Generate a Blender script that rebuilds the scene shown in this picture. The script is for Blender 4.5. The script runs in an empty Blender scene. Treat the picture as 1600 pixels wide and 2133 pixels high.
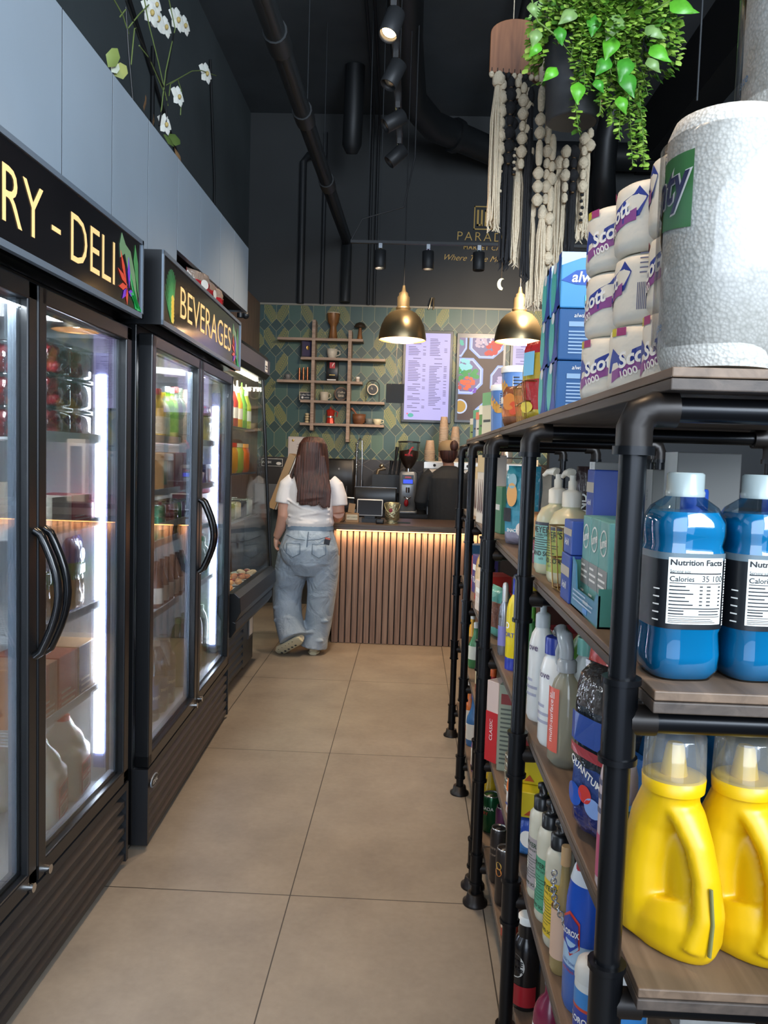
import bpy, bmesh, math, random
from mathutils import Vector, Matrix, Quaternion
random.seed(7)
D = bpy.data
sc = bpy.context.scene
COL = sc.collection
PI = math.pi
R_ = math.radians
# ------------------------------------------------------------------ camera
FPX, PCX, PCY, EYE = 1650.0, 800.0, 1066.5, 1.42
_y = Vector((858 - PCX, -(956 - PCY), -FPX)).normalized()
_x = Vector((1, -.033, 0)); _x.z = -(_x.x * _y.x + _x.y * _y.y) / _y.z; _x.normalize()
_z = _x.cross(_y)
CR = Matrix((_x, _y, _z))                       # world <- camera rotation
cd = D.cameras.new('camera'); cam = D.objects.new('camera', cd); COL.objects.link(cam)
cd.sensor_fit = 'HORIZONTAL'; cd.sensor_width = 36; cd.lens = FPX / 1600 * 36
cd.clip_start = .05; cd.clip_end = 60
cam.matrix_world = Matrix.Translation((0, 0, EYE)) @ CR.to_4x4()
sc.camera = cam
def ray(px, py): return CR @ Vector((px - PCX, -(py - PCY), -FPX))
def aY(px, py, y): d = ray(px, py); return Vector((0, 0, EYE)) + d * (y / d.y)
def aZ(px, py, z): d = ray(px, py); return Vector((0, 0, EYE)) + d * ((z - EYE) / d.z)
def aX(px, py, x): d = ray(px, py); return Vector((0, 0, EYE)) + d * (x / d.x)
# ------------------------------------------------------------------ render look, world, large lights
sc.view_settings.view_transform = 'Standard'; sc.view_settings.look = 'None'
sc.view_settings.exposure = 0.0; sc.view_settings.gamma = 1; sc.view_settings.use_curve_mapping = False
try:
    sc.cycles.max_bounces = 8; sc.cycles.diffuse_bounces = 4; sc.cycles.glossy_bounces = 4
    sc.cycles.transmission_bounces = 8; sc.cycles.transparent_max_bounces = 24
    sc.cycles.sample_clamp_indirect = 6; sc.cycles.caustics_reflective = False; sc.cycles.caustics_refractive = False
except Exception: pass
w = D.worlds.new('world'); sc.world = w; w.use_nodes = True
w.node_tree.nodes['Background'].inputs[0].default_value = (.55, .68, .9, 1)
w.node_tree.nodes['Background'].inputs[1].default_value = 2.2
def light(name, kind, loc, target, energy, color, **kw):
    l = D.lights.new(name, kind); l.energy = energy; l.color = color
    for k, v in kw.items(): setattr(l, k, v)
    o = D.objects.new(name, l); COL.objects.link(o); o.location = loc
    o.rotation_euler = (Vector(target) - Vector(loc)).to_track_quat('-Z', 'Y').to_euler()
    return o
# daylight through the shop front behind the camera
light('shopfront_daylight', 'AREA', (-.3, -2.6, 2.6), (-.4, 5, 2.0), 115, (.80, .90, 1.0), shape='RECTANGLE', size=3.4, size_y=3.0)
# tall side window at the right of the shop front
light('side_window_daylight', 'AREA', (2.25, -.9, 3.0), (-1.0, 3.0, 3.5), 430, (.78, .89, 1.0), shape='RECTANGLE', size=2.6, size_y=2.6)
# warm spots for the track and rail lamps and for added fill
WARM = (1.0, .78, .56)
def spot(loc, tgt, e, ang=75, blend=.7, col=WARM, r=.05):
    return light('lamp_and_fill_spot', 'SPOT', loc, tgt, e, col, spot_size=R_(ang), spot_blend=blend, shadow_soft_size=r)
# ------------------------------------------------------------------ materials
MC = {}
def NT(m):
    m.use_nodes = True
    return m.node_tree
def setp(b, **kw):
    for k, v in kw.items():
        k = {'rough': 'Roughness', 'metal': 'Metallic', 'spec': 'Specular IOR Level', 'trans': 'Transmission Weight', 'alpha': 'Alpha',
             'coat': 'Coat Weight', 'ior': 'IOR', 'sss': 'Subsurface Weight', 'sheen': 'Sheen Weight'}.get(k, k)
        if k in b.inputs: b.inputs[k].default_value = v
def lin(c):
    f = lambda v: v / 12.92 if v <= .04045 else ((v + .055) / 1.055) ** 2.4
    return (f(c[0]), f(c[1]), f(c[2]), 1)
def hx(s): return tuple(int(s[i:i + 2], 16) / 255 for i in (0, 2, 4))
def mat(col, rough=.5, metal=0, emit=0, noise=0, nscale=20, bump=0, bscale=60, key='', **kw):
    """principled material from an sRGB colour ('rrggbb' or tuple); optional colour noise and bump"""
    if isinstance(col, str): col = hx(col)
    k = (tuple(round(c, 3) for c in col), rough, metal, emit, noise, nscale, bump, bscale, key, tuple(sorted(kw.items())))
    if k in MC: return MC[k]
    m = D.materials.new('surface_%d' % len(MC)); nt = NT(m); b = nt.nodes['Principled BSDF']
    c = lin(col)
    b.inputs['Base Color'].default_value = c
    setp(b, rough=rough, metal=metal, **kw)
    if key == 'scr': b.inputs['Base Color'].default_value = (.01, .01, .012, 1)
    if emit:
        b.inputs['Emission Color'].default_value = c; b.inputs['Emission Strength'].default_value = emit
    tc = None
    if noise or bump:
        tc = nt.nodes.new('ShaderNodeTexCoord')
    if noise:
        n = nt.nodes.new('ShaderNodeTexNoise'); n.inputs['Scale'].default_value = nscale; n.inputs['Detail'].default_value = 5
        nt.links.new(tc.outputs['Object'], n.inputs['Vector'])
        r = nt.nodes.new('ShaderNodeValToRGB')
        r.color_ramp.elements[0].color = tuple(max(0, v * (1 - noise)) for v in c[:3]) + (1,)
        r.color_ramp.elements[1].color = tuple(min(1, v * (1 + noise)) for v in c[:3]) + (1,)
        r.color_ramp.elements[0].position = .3; r.color_ramp.elements[1].position = .7
        nt.links.new(n.outputs['Fac'], r.inputs[0]); nt.links.new(r.outputs[0], b.inputs['Base Color'])
    if bump:
        n = nt.nodes.new('ShaderNodeTexNoise'); n.inputs['Scale'].default_value = bscale; n.inputs['Detail'].default_value = 3
        nt.links.new(tc.outputs['Object'], n.inputs['Vector'])
        bp = nt.nodes.new('ShaderNodeBump'); bp.inputs['Strength'].default_value = bump; bp.inputs['Distance'].default_value = .01
        nt.links.new(n.outputs['Fac'], bp.inputs['Height']); nt.links.new(bp.outputs[0], b.inputs['Normal'])
    MC[k] = m
    return m
def glassy(tint=(1, 1, 1), refl=.9, rough=.02, base=.02, key='g', milk=0):
    """thin clear sheet: mostly see-through, mirror-like at glancing angles"""
    k = ('glassy', tint, refl, rough, base, key, milk)
    if k in MC: return MC[k]
    m = D.materials.new('thin_glass_%d' % len(MC)); nt = NT(m); nt.nodes.clear(); N = nt.nodes.new; L = nt.links.new
    out = N('ShaderNodeOutputMaterial'); tr = N('ShaderNodeBsdfTransparent'); tr.inputs[0].default_value = tint + (1,)
    gl = N('ShaderNodeBsdfGlossy'); gl.inputs['Roughness'].default_value = rough
    lw = N('ShaderNodeLayerWeight'); lw.inputs['Blend'].default_value = .25
    mp = N('ShaderNodeMapRange'); mp.inputs['To Min'].default_value = base; mp.inputs['To Max'].default_value = refl
    mx = N('ShaderNodeMixShader'); L(lw.outputs['Fresnel'], mp.inputs[0]); L(mp.outputs[0], mx.inputs[0])
    L(tr.outputs[0], mx.inputs[1]); L(gl.outputs[0], mx.inputs[2]); last = mx
    if milk:
        df = N('ShaderNodeBsdfDiffuse'); df.inputs[0].default_value = tint + (1,)
        m2 = N('ShaderNodeMixShader'); m2.inputs[0].default_value = milk; L(mx.outputs[0], m2.inputs[1]); L(df.outputs[0], m2.inputs[2]); last = m2
    L(last.outputs[0], out.inputs[0]); MC[k] = m
    return m
def wood(c1, c2, scale=(6, 60, 60), rough=.5, key='', bump=.15):
    k = ('wood', c1, c2, scale, rough, key)
    if k in MC: return MC[k]
    m = D.materials.new('wood_%d' % len(MC)); nt = NT(m); b = nt.nodes['Principled BSDF']; N = nt.nodes.new; L = nt.links.new
    tc = N('ShaderNodeTexCoord'); mp = N('ShaderNodeMapping'); mp.inputs['Scale'].default_value = scale; L(tc.outputs['Object'], mp.inputs[0])
    n = N('ShaderNodeTexNoise'); n.inputs['Scale'].default_value = 1; n.inputs['Detail'].default_value = 6; n.inputs['Distortion'].default_value = .6
    L(mp.outputs[0], n.inputs['Vector']); r = N('ShaderNodeValToRGB')
    r.color_ramp.elements[0].color = lin(hx(c1)); r.color_ramp.elements[1].color = lin(hx(c2))
    r.color_ramp.elements[0].position = .32; r.color_ramp.elements[1].position = .68
    L(n.outputs['Fac'], r.inputs[0]); L(r.outputs[0], b.inputs['Base Color']); setp(b, rough=rough)
    bp = N('ShaderNodeBump'); bp.inputs['Strength'].default_value = bump; bp.inputs['Distance'].default_value = .004
    L(n.outputs['Fac'], bp.inputs['Height']); L(bp.outputs[0], b.inputs['Normal']); MC[k] = m
    return m
# ------------------------------------------------------------------ text outlines
TC = {}
def text_geo(s, bold=0, shear=0, space=1.0):
    k = (s, bold, shear, space)
    if k not in TC:
        cu = D.curves.new('tmp', 'FONT'); cu.body = s; cu.size = 1; cu.offset = bold; cu.shear = shear; cu.space_character = space
        cu.align_x = 'CENTER'; cu.align_y = 'CENTER'; cu.resolution_u = 3; cu.fill_mode = 'FRONT'
        o = D.objects.new('tmp', cu); COL.objects.link(o)
        dg = bpy.context.evaluated_depsgraph_get(); dg.update()
        me = o.evaluated_get(dg).to_mesh()
        TC[k] = ([tuple(v.co[:2]) for v in me.vertices], [tuple(p.vertices) for p in me.polygons])
        o.evaluated_get(dg).to_mesh_clear(); D.objects.remove(o); D.curves.remove(cu)
    return TC[k]
# ------------------------------------------------------------------ mesh builder
class MB:
    def __init__(s): s.v = []; s.f = []; s.mi = []; s.sm = []; s.M = Matrix.Identity(4); s.mats = []; s.cur = 0
    def m(s, mt):
        if mt not in s.mats: s.mats.append(mt)
        s.cur = s.mats.index(mt); return s
    def at(s, loc=(0, 0, 0), rz=0, rx=0, ry=0):
        s.M = Matrix.Translation(loc) @ Matrix.Rotation(rz, 4, 'Z') @ Matrix.Rotation(ry, 4, 'Y') @ Matrix.Rotation(rx, 4, 'X'); return s
    def add(s, vs, fs, smooth=False):
        n = len(s.v); s.v += [tuple(s.M @ Vector(p)) for p in vs]
        for f in fs: s.f.append(tuple(n + i for i in f)); s.mi.append(s.cur); s.sm.append(smooth)
        return s
    def box(s, c, d, taper=1.0):
        x, y, z = [q / 2 for q in d]; t = taper
        vs = [(c[0] + a * x * (t if e > 0 else 1), c[1] + b_ * y * (t if e > 0 else 1), c[2] + e * z) for e in (-1, 1) for a, b_ in ((-1, -1), (1, -1), (1, 1), (-1, 1))]
        return s.add(vs, [(3, 2, 1, 0), (4, 5, 6, 7), (0, 1, 5, 4), (1, 2, 6, 5), (2, 3, 7, 6), (3, 0, 4, 7)])
    def b2(s, lo, hi): return s.box([(a + b) / 2 for a, b in zip(lo, hi)], [abs(b - a) for a, b in zip(lo, hi)])
    def rbox(s, c, d, r=.005, seg=3, smooth=True):
        """box with rounded vertical edges and a soft top/bottom edge"""
        x, y, z = [q / 2 for q in d]; r = min(r, x * .98, y * .98); e = min(r * .5, z * .4)
        rings = []
        for zz, ins in ((-z, e), (-z + e, 0), (z - e, 0), (z, e)):
            ring = []
            for qx, qy, a0 in ((1, 1, 0), (-1, 1, 90), (-1, -1, 180), (1, -1, 270)):
                for i in range(seg + 1):
                    a = R_(a0 + 90 * i / seg); rr = max(r - ins, 1e-5)
                    ring.append((c[0] + qx * (x - r) + math.cos(a) * rr, c[1] + qy * (y - r) + math.sin(a) * rr, c[2] + zz))
            rings.append(ring)
        return s.rings(rings, True, True, smooth)
    def rings(s, rings, cap0=True, cap1=True, smooth=True):
        n = len(rings[0]); vs = [p for r in rings for p in r]; fs = []
        for i in range(len(rings) - 1):
            for j in range(n):
                k = (j + 1) % n; fs.append((i * n + j, i * n + k, (i + 1) * n + k, (i + 1) * n + j))
        s.add(vs, fs, smooth)
        if cap0: s.add(rings[0], [tuple(reversed(range(n)))])
        if cap1: s.add(rings[-1], [tuple(range(n))])
        return s
    def lathe(s, prof, c=(0, 0, 0), n=24, cap=True, sx=1, sy=1, smooth=True):
        """profile of (radius, z), flat elliptical sections with sx, sy"""
        rings = [[(c[0] + r * sx * math.cos(2 * PI * j / n), c[1] + r * sy * math.sin(2 * PI * j / n), c[2] + z) for j in range(n)] for r, z in prof]
        return s.rings(rings, cap, cap, smooth)
    def cyl(s, c, r, h, n=20, r2=None): return s.lathe([(r, 0), (r if r2 is None else r2, h)], c, n)
    def tube(s, pts, r, n=10, cap=True, closed=False):
        pts = [Vector(p) for p in pts]; rs = r if isinstance(r, (list, tuple)) else [r] * len(pts); rings = []
        up = None
        for i, p in enumerate(pts):
            a = pts[i - 1] if i or closed else p; b = pts[(i + 1) % len(pts)] if i < len(pts) - 1 or closed else p
            t = (b - a).normalized()
            if up is None: up = t.orthogonal().normalized()
            up = (up - t * up.dot(t)); up = up.normalized() if up.length > 1e-6 else t.orthogonal().normalized()
            q = t.cross(up)
            rings.append([tuple(p + (up * math.cos(2 * PI * j / n) + q * math.sin(2 * PI * j / n)) * rs[i]) for j in range(n)])
        if closed: rings.append(rings[0]); cap = False
        return s.rings(rings, cap, cap)
    def loft(s, secs, n=20, cap=True):
        """sections (centre, rx, ry[, axis direction]) swept between centres"""
        rings = []
        for i, q in enumerate(secs):
            c = Vector(q[0]); a = Vector(secs[max(0, i - 1)][0]); b = Vector(secs[min(len(secs) - 1, i + 1)][0])
            t = (b - a).normalized() if len(q) < 4 else Vector(q[3]).normalized()
            ux = Vector((1, 0, 0)); ux = ux - t * ux.dot(t)
            if ux.length < .2: ux = Vector((0, 1, 0)) - t * t.y
            ux.normalize(); uy = t.cross(ux)
            rings.append([tuple(c + ux * q[1] * math.cos(2 * PI * j / n) + uy * q[2] * math.sin(2 * PI * j / n)) for j in range(n)])
        return s.rings(rings, cap, cap)
    def ball(s, c, r, n=14, sc3=(1, 1, 1), m2=8):
        prof = [(max(math.sin(PI * i / m2), .0) * 1, -math.cos(PI * i / m2)) for i in range(m2 + 1)]
        rings = [[(c[0] + max(q, 1e-4) * r * sc3[0] * math.cos(2 * PI * j / n), c[1] + max(q, 1e-4) * r * sc3[1] * math.sin(2 * PI * j / n), c[2] + z * r * sc3[2]) for j in range(n)] for q, z in prof]
        return s.rings(rings, False, False)
    def prism(s, pts, depth, axis='y', o=0):
        """outline in x,z (axis y) or x,y (axis z) or y,z (axis x) extruded from o to o+depth"""
        f = {'y': lambda a, b, d: (a, d, b), 'z': lambda a, b, d: (a, b, d), 'x': lambda a, b, d: (d, a, b)}[axis]
        n = len(pts); vs = [f(a, b, o) for a, b in pts] + [f(a, b, o + depth) for a, b in pts]
        fs = [tuple(range(n)), tuple(reversed(range(n, 2 * n)))] + [(i, n + i, n + (i + 1) % n, (i + 1) % n) for i in range(n)]
        return s.add(vs, fs)
    def quad(s, a, b, c, d): return s.add([a, b, c, d], [(0, 1, 2, 3)])
    def text(s, t, c, size, fn=None, bold=0, shear=0, space=1.0, wx=1.0, rot=0, align='c'):
        """lettering on the plane facing -Y at c (x, y, z); fn maps (x, z) to 3D instead (for curved labels)"""
        vs, fs = text_geo(t, bold, shear, space)
        if align == 'l' and vs: x0 = min(v[0] for v in vs)
        else: x0 = 0
        cr, sr = math.cos(rot), math.sin(rot); out = []
        for x, z in vs:
            x = (x - x0) * size * wx; z = z * size; x, z = x * cr - z * sr, x * sr + z * cr
            out.append(fn(c[0] + x, c[2] + z) if fn else (c[0] + x, c[1], c[2] + z))
        return s.add(out, fs)
    def build(s, name, parent=None, loc=None, rz=0, bevel=0, weld=False, **mods):
        me = D.meshes.new(name); me.from_pydata(s.v, [], s.f)
        for mt in s.mats: me.materials.append(mt)
        me.polygons.foreach_set('material_index', s.mi); me.polygons.foreach_set('use_smooth', s.sm)
        me.update()
        if weld:
            bm = bmesh.new(); bm.from_mesh(me); bmesh.ops.remove_doubles(bm, verts=bm.verts, dist=1e-5); bm.to_mesh(me); bm.free()
        o = D.objects.new(name, me); COL.objects.link(o)
        if parent: o.parent = parent
        if loc is not None: o.location = loc
        o.rotation_euler.z = rz
        if bevel:
            bv = o.modifiers.new('edge', 'BEVEL'); bv.width = bevel; bv.segments = 2; bv.limit_method = 'ANGLE'; bv.angle_limit = R_(50)
        return o
def cylmap(r, c=(0, 0), a0=0, sx=1, sy=1):
    """wraps (x, z) on a cylinder; x = 0 faces -Y"""
    return lambda x, z: (c[0] + sx * r * math.sin(x / r + a0), c[1] - sy * r * math.cos(x / r + a0), z)
def tag(o, label, cat, group=None, kind=None):
    o['label'] = label; o['category'] = cat
    if group: o['group'] = group
    if kind: o['kind'] = kind
    return o
def thing(name, label, cat, loc=(0, 0, 0), rz=0, group=None):
    o = D.objects.new(name, None); COL.objects.link(o); o.empty_display_size = .05
    o.location = loc; o.rotation_euler.z = rz; tag(o, label, cat, group); return o
def struct(o): o['kind'] = 'structure'; return o
def dup(root, label, loc=None, rz=None, group=None, scale=None):
    kids = [(c, list(c.children)) for c in root.children]
    r = root.copy(); COL.objects.link(r); r['label'] = label
    if loc is not None: r.location = loc
    if rz is not None: r.rotation_euler.z = rz
    if group: r['group'] = group
    if scale: r.scale = scale
    for c, gs in kids:
        k = c.copy(); COL.objects.link(k); k.parent = r
        for g in gs: h = g.copy(); COL.objects.link(h); h.parent = k
    return r
def remesh(o, vox, smooth=4, fac=.5):
    m = o.modifiers.new('skin', 'REMESH'); m.mode = 'VOXEL'; m.voxel_size = vox; m.use_smooth_shade = True
    if smooth: q = o.modifiers.new('soft', 'SMOOTH'); q.iterations = smooth; q.factor = fac
    return o
# ------------------------------------------------------------------ the room
BLK = mat('17191b', .45); SLATE = mat('24282c', .8, noise=.15, nscale=3); DARK = mat('101214', .6)
CHROME = mat('c9c9c9', .15, 1); STEEL = mat('8d8f91', .28, 1); BRASS = mat('b08a52', .28, 1); GOLD = mat('c6a15a', .3, .9)
WHITE = mat('e9e6e0', .5); CREAM = mat('d9ccb4', .6); RED = mat('b8202a', .45); BLUE = mat('1f4fae', .4)
def node_mat(name): 
    m = D.materials.new(name); nt = NT(m); return m, nt, nt.nodes['Principled BSDF'], nt.nodes.new, nt.links.new
def mnode(nt, op, a, b=None, c=None):
    n = nt.nodes.new('ShaderNodeMath'); n.operation = op
    for i, q in enumerate((a, b, c)):
        if q is None: continue
        if isinstance(q, (int, float)): n.inputs[i].default_value = q
        else: nt.links.new(q, n.inputs[i])
    return n.outputs[0]
def mixc(nt, f, a, b):
    n = nt.nodes.new('ShaderNodeMix'); n.data_type = 'RGBA'
    if isinstance(f, (int, float)): n.inputs[0].default_value = f
    else: nt.links.new(f, n.inputs[0])
    for i, q in ((6, a), (7, b)):
        if isinstance(q, tuple): n.inputs[i].default_value = q
        else: nt.links.new(q, n.inputs[i])
    return n.outputs[2]
def xyz(nt):
    tc = nt.nodes.new('ShaderNodeTexCoord'); s = nt.nodes.new('ShaderNodeSeparateXYZ'); nt.links.new(tc.outputs['Object'], s.inputs[0])
    return s.outputs[0], s.outputs[1], s.outputs[2], tc.outputs['Object']
# floor: large matt porcelain tiles
m, nt, b, N, L = node_mat('floor_tile'); x, y, z, P = xyz(nt)
fx = mnode(nt, 'ABSOLUTE', mnode(nt, 'SUBTRACT', mnode(nt, 'FRACT', mnode(nt, 'DIVIDE', mnode(nt, 'ADD', x, .347 + 6.2), .62)), .5))
fy = mnode(nt, 'ABSOLUTE', mnode(nt, 'SUBTRACT', mnode(nt, 'FRACT', mnode(nt, 'DIVIDE', mnode(nt, 'ADD', y, 12.4 - 2.432), 1.243)), .5))
g = mnode(nt, 'MAXIMUM', mnode(nt, 'GREATER_THAN', fx, .5 - .0030), mnode(nt, 'GREATER_THAN', fy, .5 - .0017))
n1 = N('ShaderNodeTexNoise'); n1.inputs['Scale'].default_value = 3.2; n1.inputs['Detail'].default_value = 8; n1.inputs['Roughness'].default_value = .65; L(P, n1.inputs['Vector'])
n2 = N('ShaderNodeTexNoise'); n2.inputs['Scale'].default_value = 45; n2.inputs['Detail'].default_value = 4; L(P, n2.inputs['Vector'])
r = N('ShaderNodeValToRGB'); r.color_ramp.elements[0].color = lin(hx('7a7167')); r.color_ramp.elements[1].color = lin(hx('988e80'))
r.color_ramp.elements[0].position = .3; r.color_ramp.elements[1].position = .72
L(mnode(nt, 'ADD', mnode(nt, 'MULTIPLY', n1.outputs['Fac'], .8), mnode(nt, 'MULTIPLY', n2.outputs['Fac'], .2)), r.inputs[0])
L(mixc(nt, g, r.outputs[0], lin(hx('2e2a26'))), b.inputs['Base Color']); setp(b, rough=.48)
FLOOR = m
struct(MB().m(FLOOR).quad((-1.9, -3, 0), (2.6, -3, 0), (2.6, 8.4, 0), (-1.9, 8.4, 0)).build('floor'))
# feature wall: green hexagon-and-diamond tiles with palm prints
m, nt, b, N, L = node_mat('palm_tile'); x, y, z, P = xyz(nt)
u = mnode(nt, 'DIVIDE', mnode(nt, 'ADD', x, 12.7 + .05), .127); v = mnode(nt, 'DIVIDE', mnode(nt, 'ADD', z, .12), .262)
p = mnode(nt, 'ABSOLUTE', mnode(nt, 'SUBTRACT', mnode(nt, 'FRACT', u), .5)); q = mnode(nt, 'ABSOLUTE', mnode(nt, 'SUBTRACT', mnode(nt, 'FRACT', v), .5))
e = mnode(nt, 'SUBTRACT', mnode(nt, 'ADD', q, mnode(nt, 'MULTIPLY', p, .5)), .5)
ins = mnode(nt, 'LESS_THAN', e, 0.)
l1 = mnode(nt, 'LESS_THAN', mnode(nt, 'ABSOLUTE', e), .009)
l2 = mnode(nt, 'MULTIPLY', mnode(nt, 'GREATER_THAN', p, .488), mnode(nt, 'LESS_THAN', q, .25))
grout = mnode(nt, 'MAXIMUM', l1, l2)
cb = N('ShaderNodeCombineXYZ'); L(mnode(nt, 'FLOOR', u), cb.inputs[0]); L(mnode(nt, 'FLOOR', v), cb.inputs[1])
wn = N('ShaderNodeTexWhiteNoise'); wn.noise_dimensions = '3D'; L(cb.outputs[0], wn.inputs['Vector'])
r = N('ShaderNodeValToRGB'); r.color_ramp.interpolation = 'CONSTANT'
cols = ['33534f', '3d5a50', '2b4a4a', '45604f', '30504c']
r.color_ramp.elements[0].color = lin(hx(cols[0])); r.color_ramp.elements[1].color = lin(hx(cols[1])); r.color_ramp.elements[1].position = .2
for i in (2, 3, 4): el = r.color_ramp.elements.new(i * .2); el.color = lin(hx(cols[i]))
L(wn.outputs['Value'], r.inputs[0])
wn2 = N('ShaderNodeTexWhiteNoise'); wn2.noise_dimensions = '3D'; cb2 = N('ShaderNodeCombineXYZ'); L(mnode(nt, 'FLOOR', u), cb2.inputs[0]); L(mnode(nt, 'FLOOR', v), cb2.inputs[1]); cb2.inputs[2].default_value = 5; L(cb2.outputs[0], wn2.inputs['Vector'])
# fronds: feathered lines fanning off a diagonal rib, mirrored at random
sg = mnode(nt, 'SUBTRACT', mnode(nt, 'MULTIPLY', mnode(nt, 'GREATER_THAN', wn2.outputs['Value'], .75), 2), 1)
lu = mnode(nt, 'MULTIPLY', mnode(nt, 'SUBTRACT', mnode(nt, 'FRACT', u), .5), sg); lv = mnode(nt, 'MULTIPLY', mnode(nt, 'SUBTRACT', mnode(nt, 'FRACT', v), .5), 2)
rib = mnode(nt, 'SUBTRACT', lu, mnode(nt, 'ADD', mnode(nt, 'MULTIPLY', lv, .45), .05))
fr = mnode(nt, 'SINE', mnode(nt, 'MULTIPLY', mnode(nt, 'ADD', mnode(nt, 'MULTIPLY', mnode(nt, 'ABSOLUTE', rib), 1.3), lv), 38))
leaf = mnode(nt, 'MULTIPLY', mnode(nt, 'GREATER_THAN', fr, .05), mnode(nt, 'LESS_THAN', mnode(nt, 'ABSOLUTE', rib), mnode(nt, 'SUBTRACT', .48, mnode(nt, 'MULTIPLY', mnode(nt, 'ABSOLUTE', lv), .25))))
leaf = mnode(nt, 'MULTIPLY', mnode(nt, 'MULTIPLY', leaf, ins), mnode(nt, 'GREATER_THAN', wn2.outputs['Value'], .52))
base = mixc(nt, ins, lin(hx('253f3c')), r.outputs[0])
base = mixc(nt, mnode(nt, 'MULTIPLY', leaf, .8), base, lin(hx('a39a3c')))
base = mixc(nt, mnode(nt, 'MULTIPLY', grout, .8), base, lin(hx('a09c74')))
L(base, b.inputs['Base Color']); setp(b, rough=.42)
PALM = m
# dark hexagon splashback
m, nt, b, N, L = node_mat('dark_hexagon_tile'); x, y, z, P = xyz(nt)
u = mnode(nt, 'DIVIDE', mnode(nt, 'ADD', x, 10), .24); v = mnode(nt, 'DIVIDE', mnode(nt, 'ADD', z, .05), .28)
p = mnode(nt, 'ABSOLUTE', mnode(nt, 'SUBTRACT', mnode(nt, 'FRACT', u), .5)); q = mnode(nt, 'ABSOLUTE', mnode(nt, 'SUBTRACT', mnode(nt, 'FRACT', v), .5))
e = mnode(nt, 'SUBTRACT', mnode(nt, 'ADD', q, mnode(nt, 'MULTIPLY', p, .5)), .5)
gl = mnode(nt, 'MAXIMUM', mnode(nt, 'LESS_THAN', mnode(nt, 'ABSOLUTE', e), .006), mnode(nt, 'MULTIPLY', mnode(nt, 'GREATER_THAN', p, .492), mnode(nt, 'LESS_THAN', q, .25)))
L(mixc(nt, gl, lin(hx('2a2523')), lin(hx('6b6257'))), b.inputs['Base Color']); setp(b, rough=.4); HEXD = m
m, nt, b, N, L = node_mat('left_wall_paint'); setp(b, rough=.75); x, y, z, P = xyz(nt)
n1 = N('ShaderNodeTexNoise'); n1.inputs['Scale'].default_value = 1.5; n1.inputs['Detail'].default_value = 6; L(P, n1.inputs['Vector'])
L(mixc(nt, n1.outputs['Fac'], lin(hx('434b4d')), lin(hx('646d70'))), b.inputs['Base Color']); LW = m
BW = mat('3a3c3d', .7, noise=.08, nscale=2); CEIL = mat('4c5256', .8, noise=.2, nscale=1.5)
YB = 8.3
struct(MB().m(BW).b2((-1.9, YB, 0), (2.6, YB + .12, 5.0)).build('wall_back'))
struct(MB().m(PALM).b2((-1.62, YB - .03, 1.40), (2.4, YB - .001, 2.965)).build('wall_back_tiling'))
struct(MB().m(HEXD).b2((-1.62, YB - .03, .0), (2.4, YB - .001, 1.40)).build('wall_back_splashback'))
struct(MB().m(mat('8d8a7d', .5)).b2((-1.62, YB - .04, 2.965), (2.4, YB, 2.985)).build('trim_1'))
struct(MB().m(LW).b2((-1.88, -3, 0), (-1.76, YB, 5.0)).build('wall_left'))
struct(MB().m(mat('626c70', .8)).b2((2.4, -3, 0), (2.52, YB, 5.0)).build('wall_right'))
struct(MB().m(CEIL).b2((-1.88, -3, 4.9), (2.52, YB, 5.0)).build('ceiling'))
struct(MB().m(DARK).b2((2.15, -3, 4.35), (2.4, YB, 4.9)).build('trim_2'))
struct(MB().m(mat('1b1d20', .7)).b2((.78, -.6, 0), (.80, 4.3, 1.15)).build('wall_partition'))
struct(MB().m(mat('26282a', .7)).b2((.76, 4.42, 0), (2.4, 4.5, 1.62)).build('wall_divider'))
# timber cladding at the left of the servery
WCL = wood('6b5648', '8a7262', (40, 40, 3), .5)
struct(MB().m(WCL).b2((-1.76, 4.5, 0), (-1.62, YB - .03, 2.98)).build('wall_left_cladding'))
# grey panelled bulkhead above the fridges
GP = mat('a0adb9', .42, noise=.05, nscale=2); GAP = mat('1c1f22', .6)
so = MB().m(GP); SX = -.97
seams = [aX(a, b_, SX).y for a, b_ in ((130, 20), (235, 158), (310, 262), (371, 340), (418, 395), (460, 445), (489, 490))]
seams = [-.4, .6, 1.4] + [s_ for s_ in seams] + [4.58]
for a, b_ in zip(seams, seams[1:]):
    zb = 2.13 if a < 3.0 else 2.229
    so.b2((SX - .02, a + .003, zb), (SX, b_ - .003, 2.588))
    so.m(GAP).b2((SX - .019, b_ - .003, zb), (SX - .0008, b_ + .003, 2.587)).m(GP)
so.m(GAP).b2((SX - .35, -.4, 2.14), (SX - .012, 3.15, 2.58)).b2((SX - .35, 3.15, 2.24), (SX - .012, 4.575, 2.58))
so.m(GP).b2((SX - .79, -.4, 2.575), (SX - .02, 4.58, 2.586)).b2((SX - .35, 4.575, 2.23), (SX, 4.58, 2.588))
struct(so.build('trim_3'))
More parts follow.
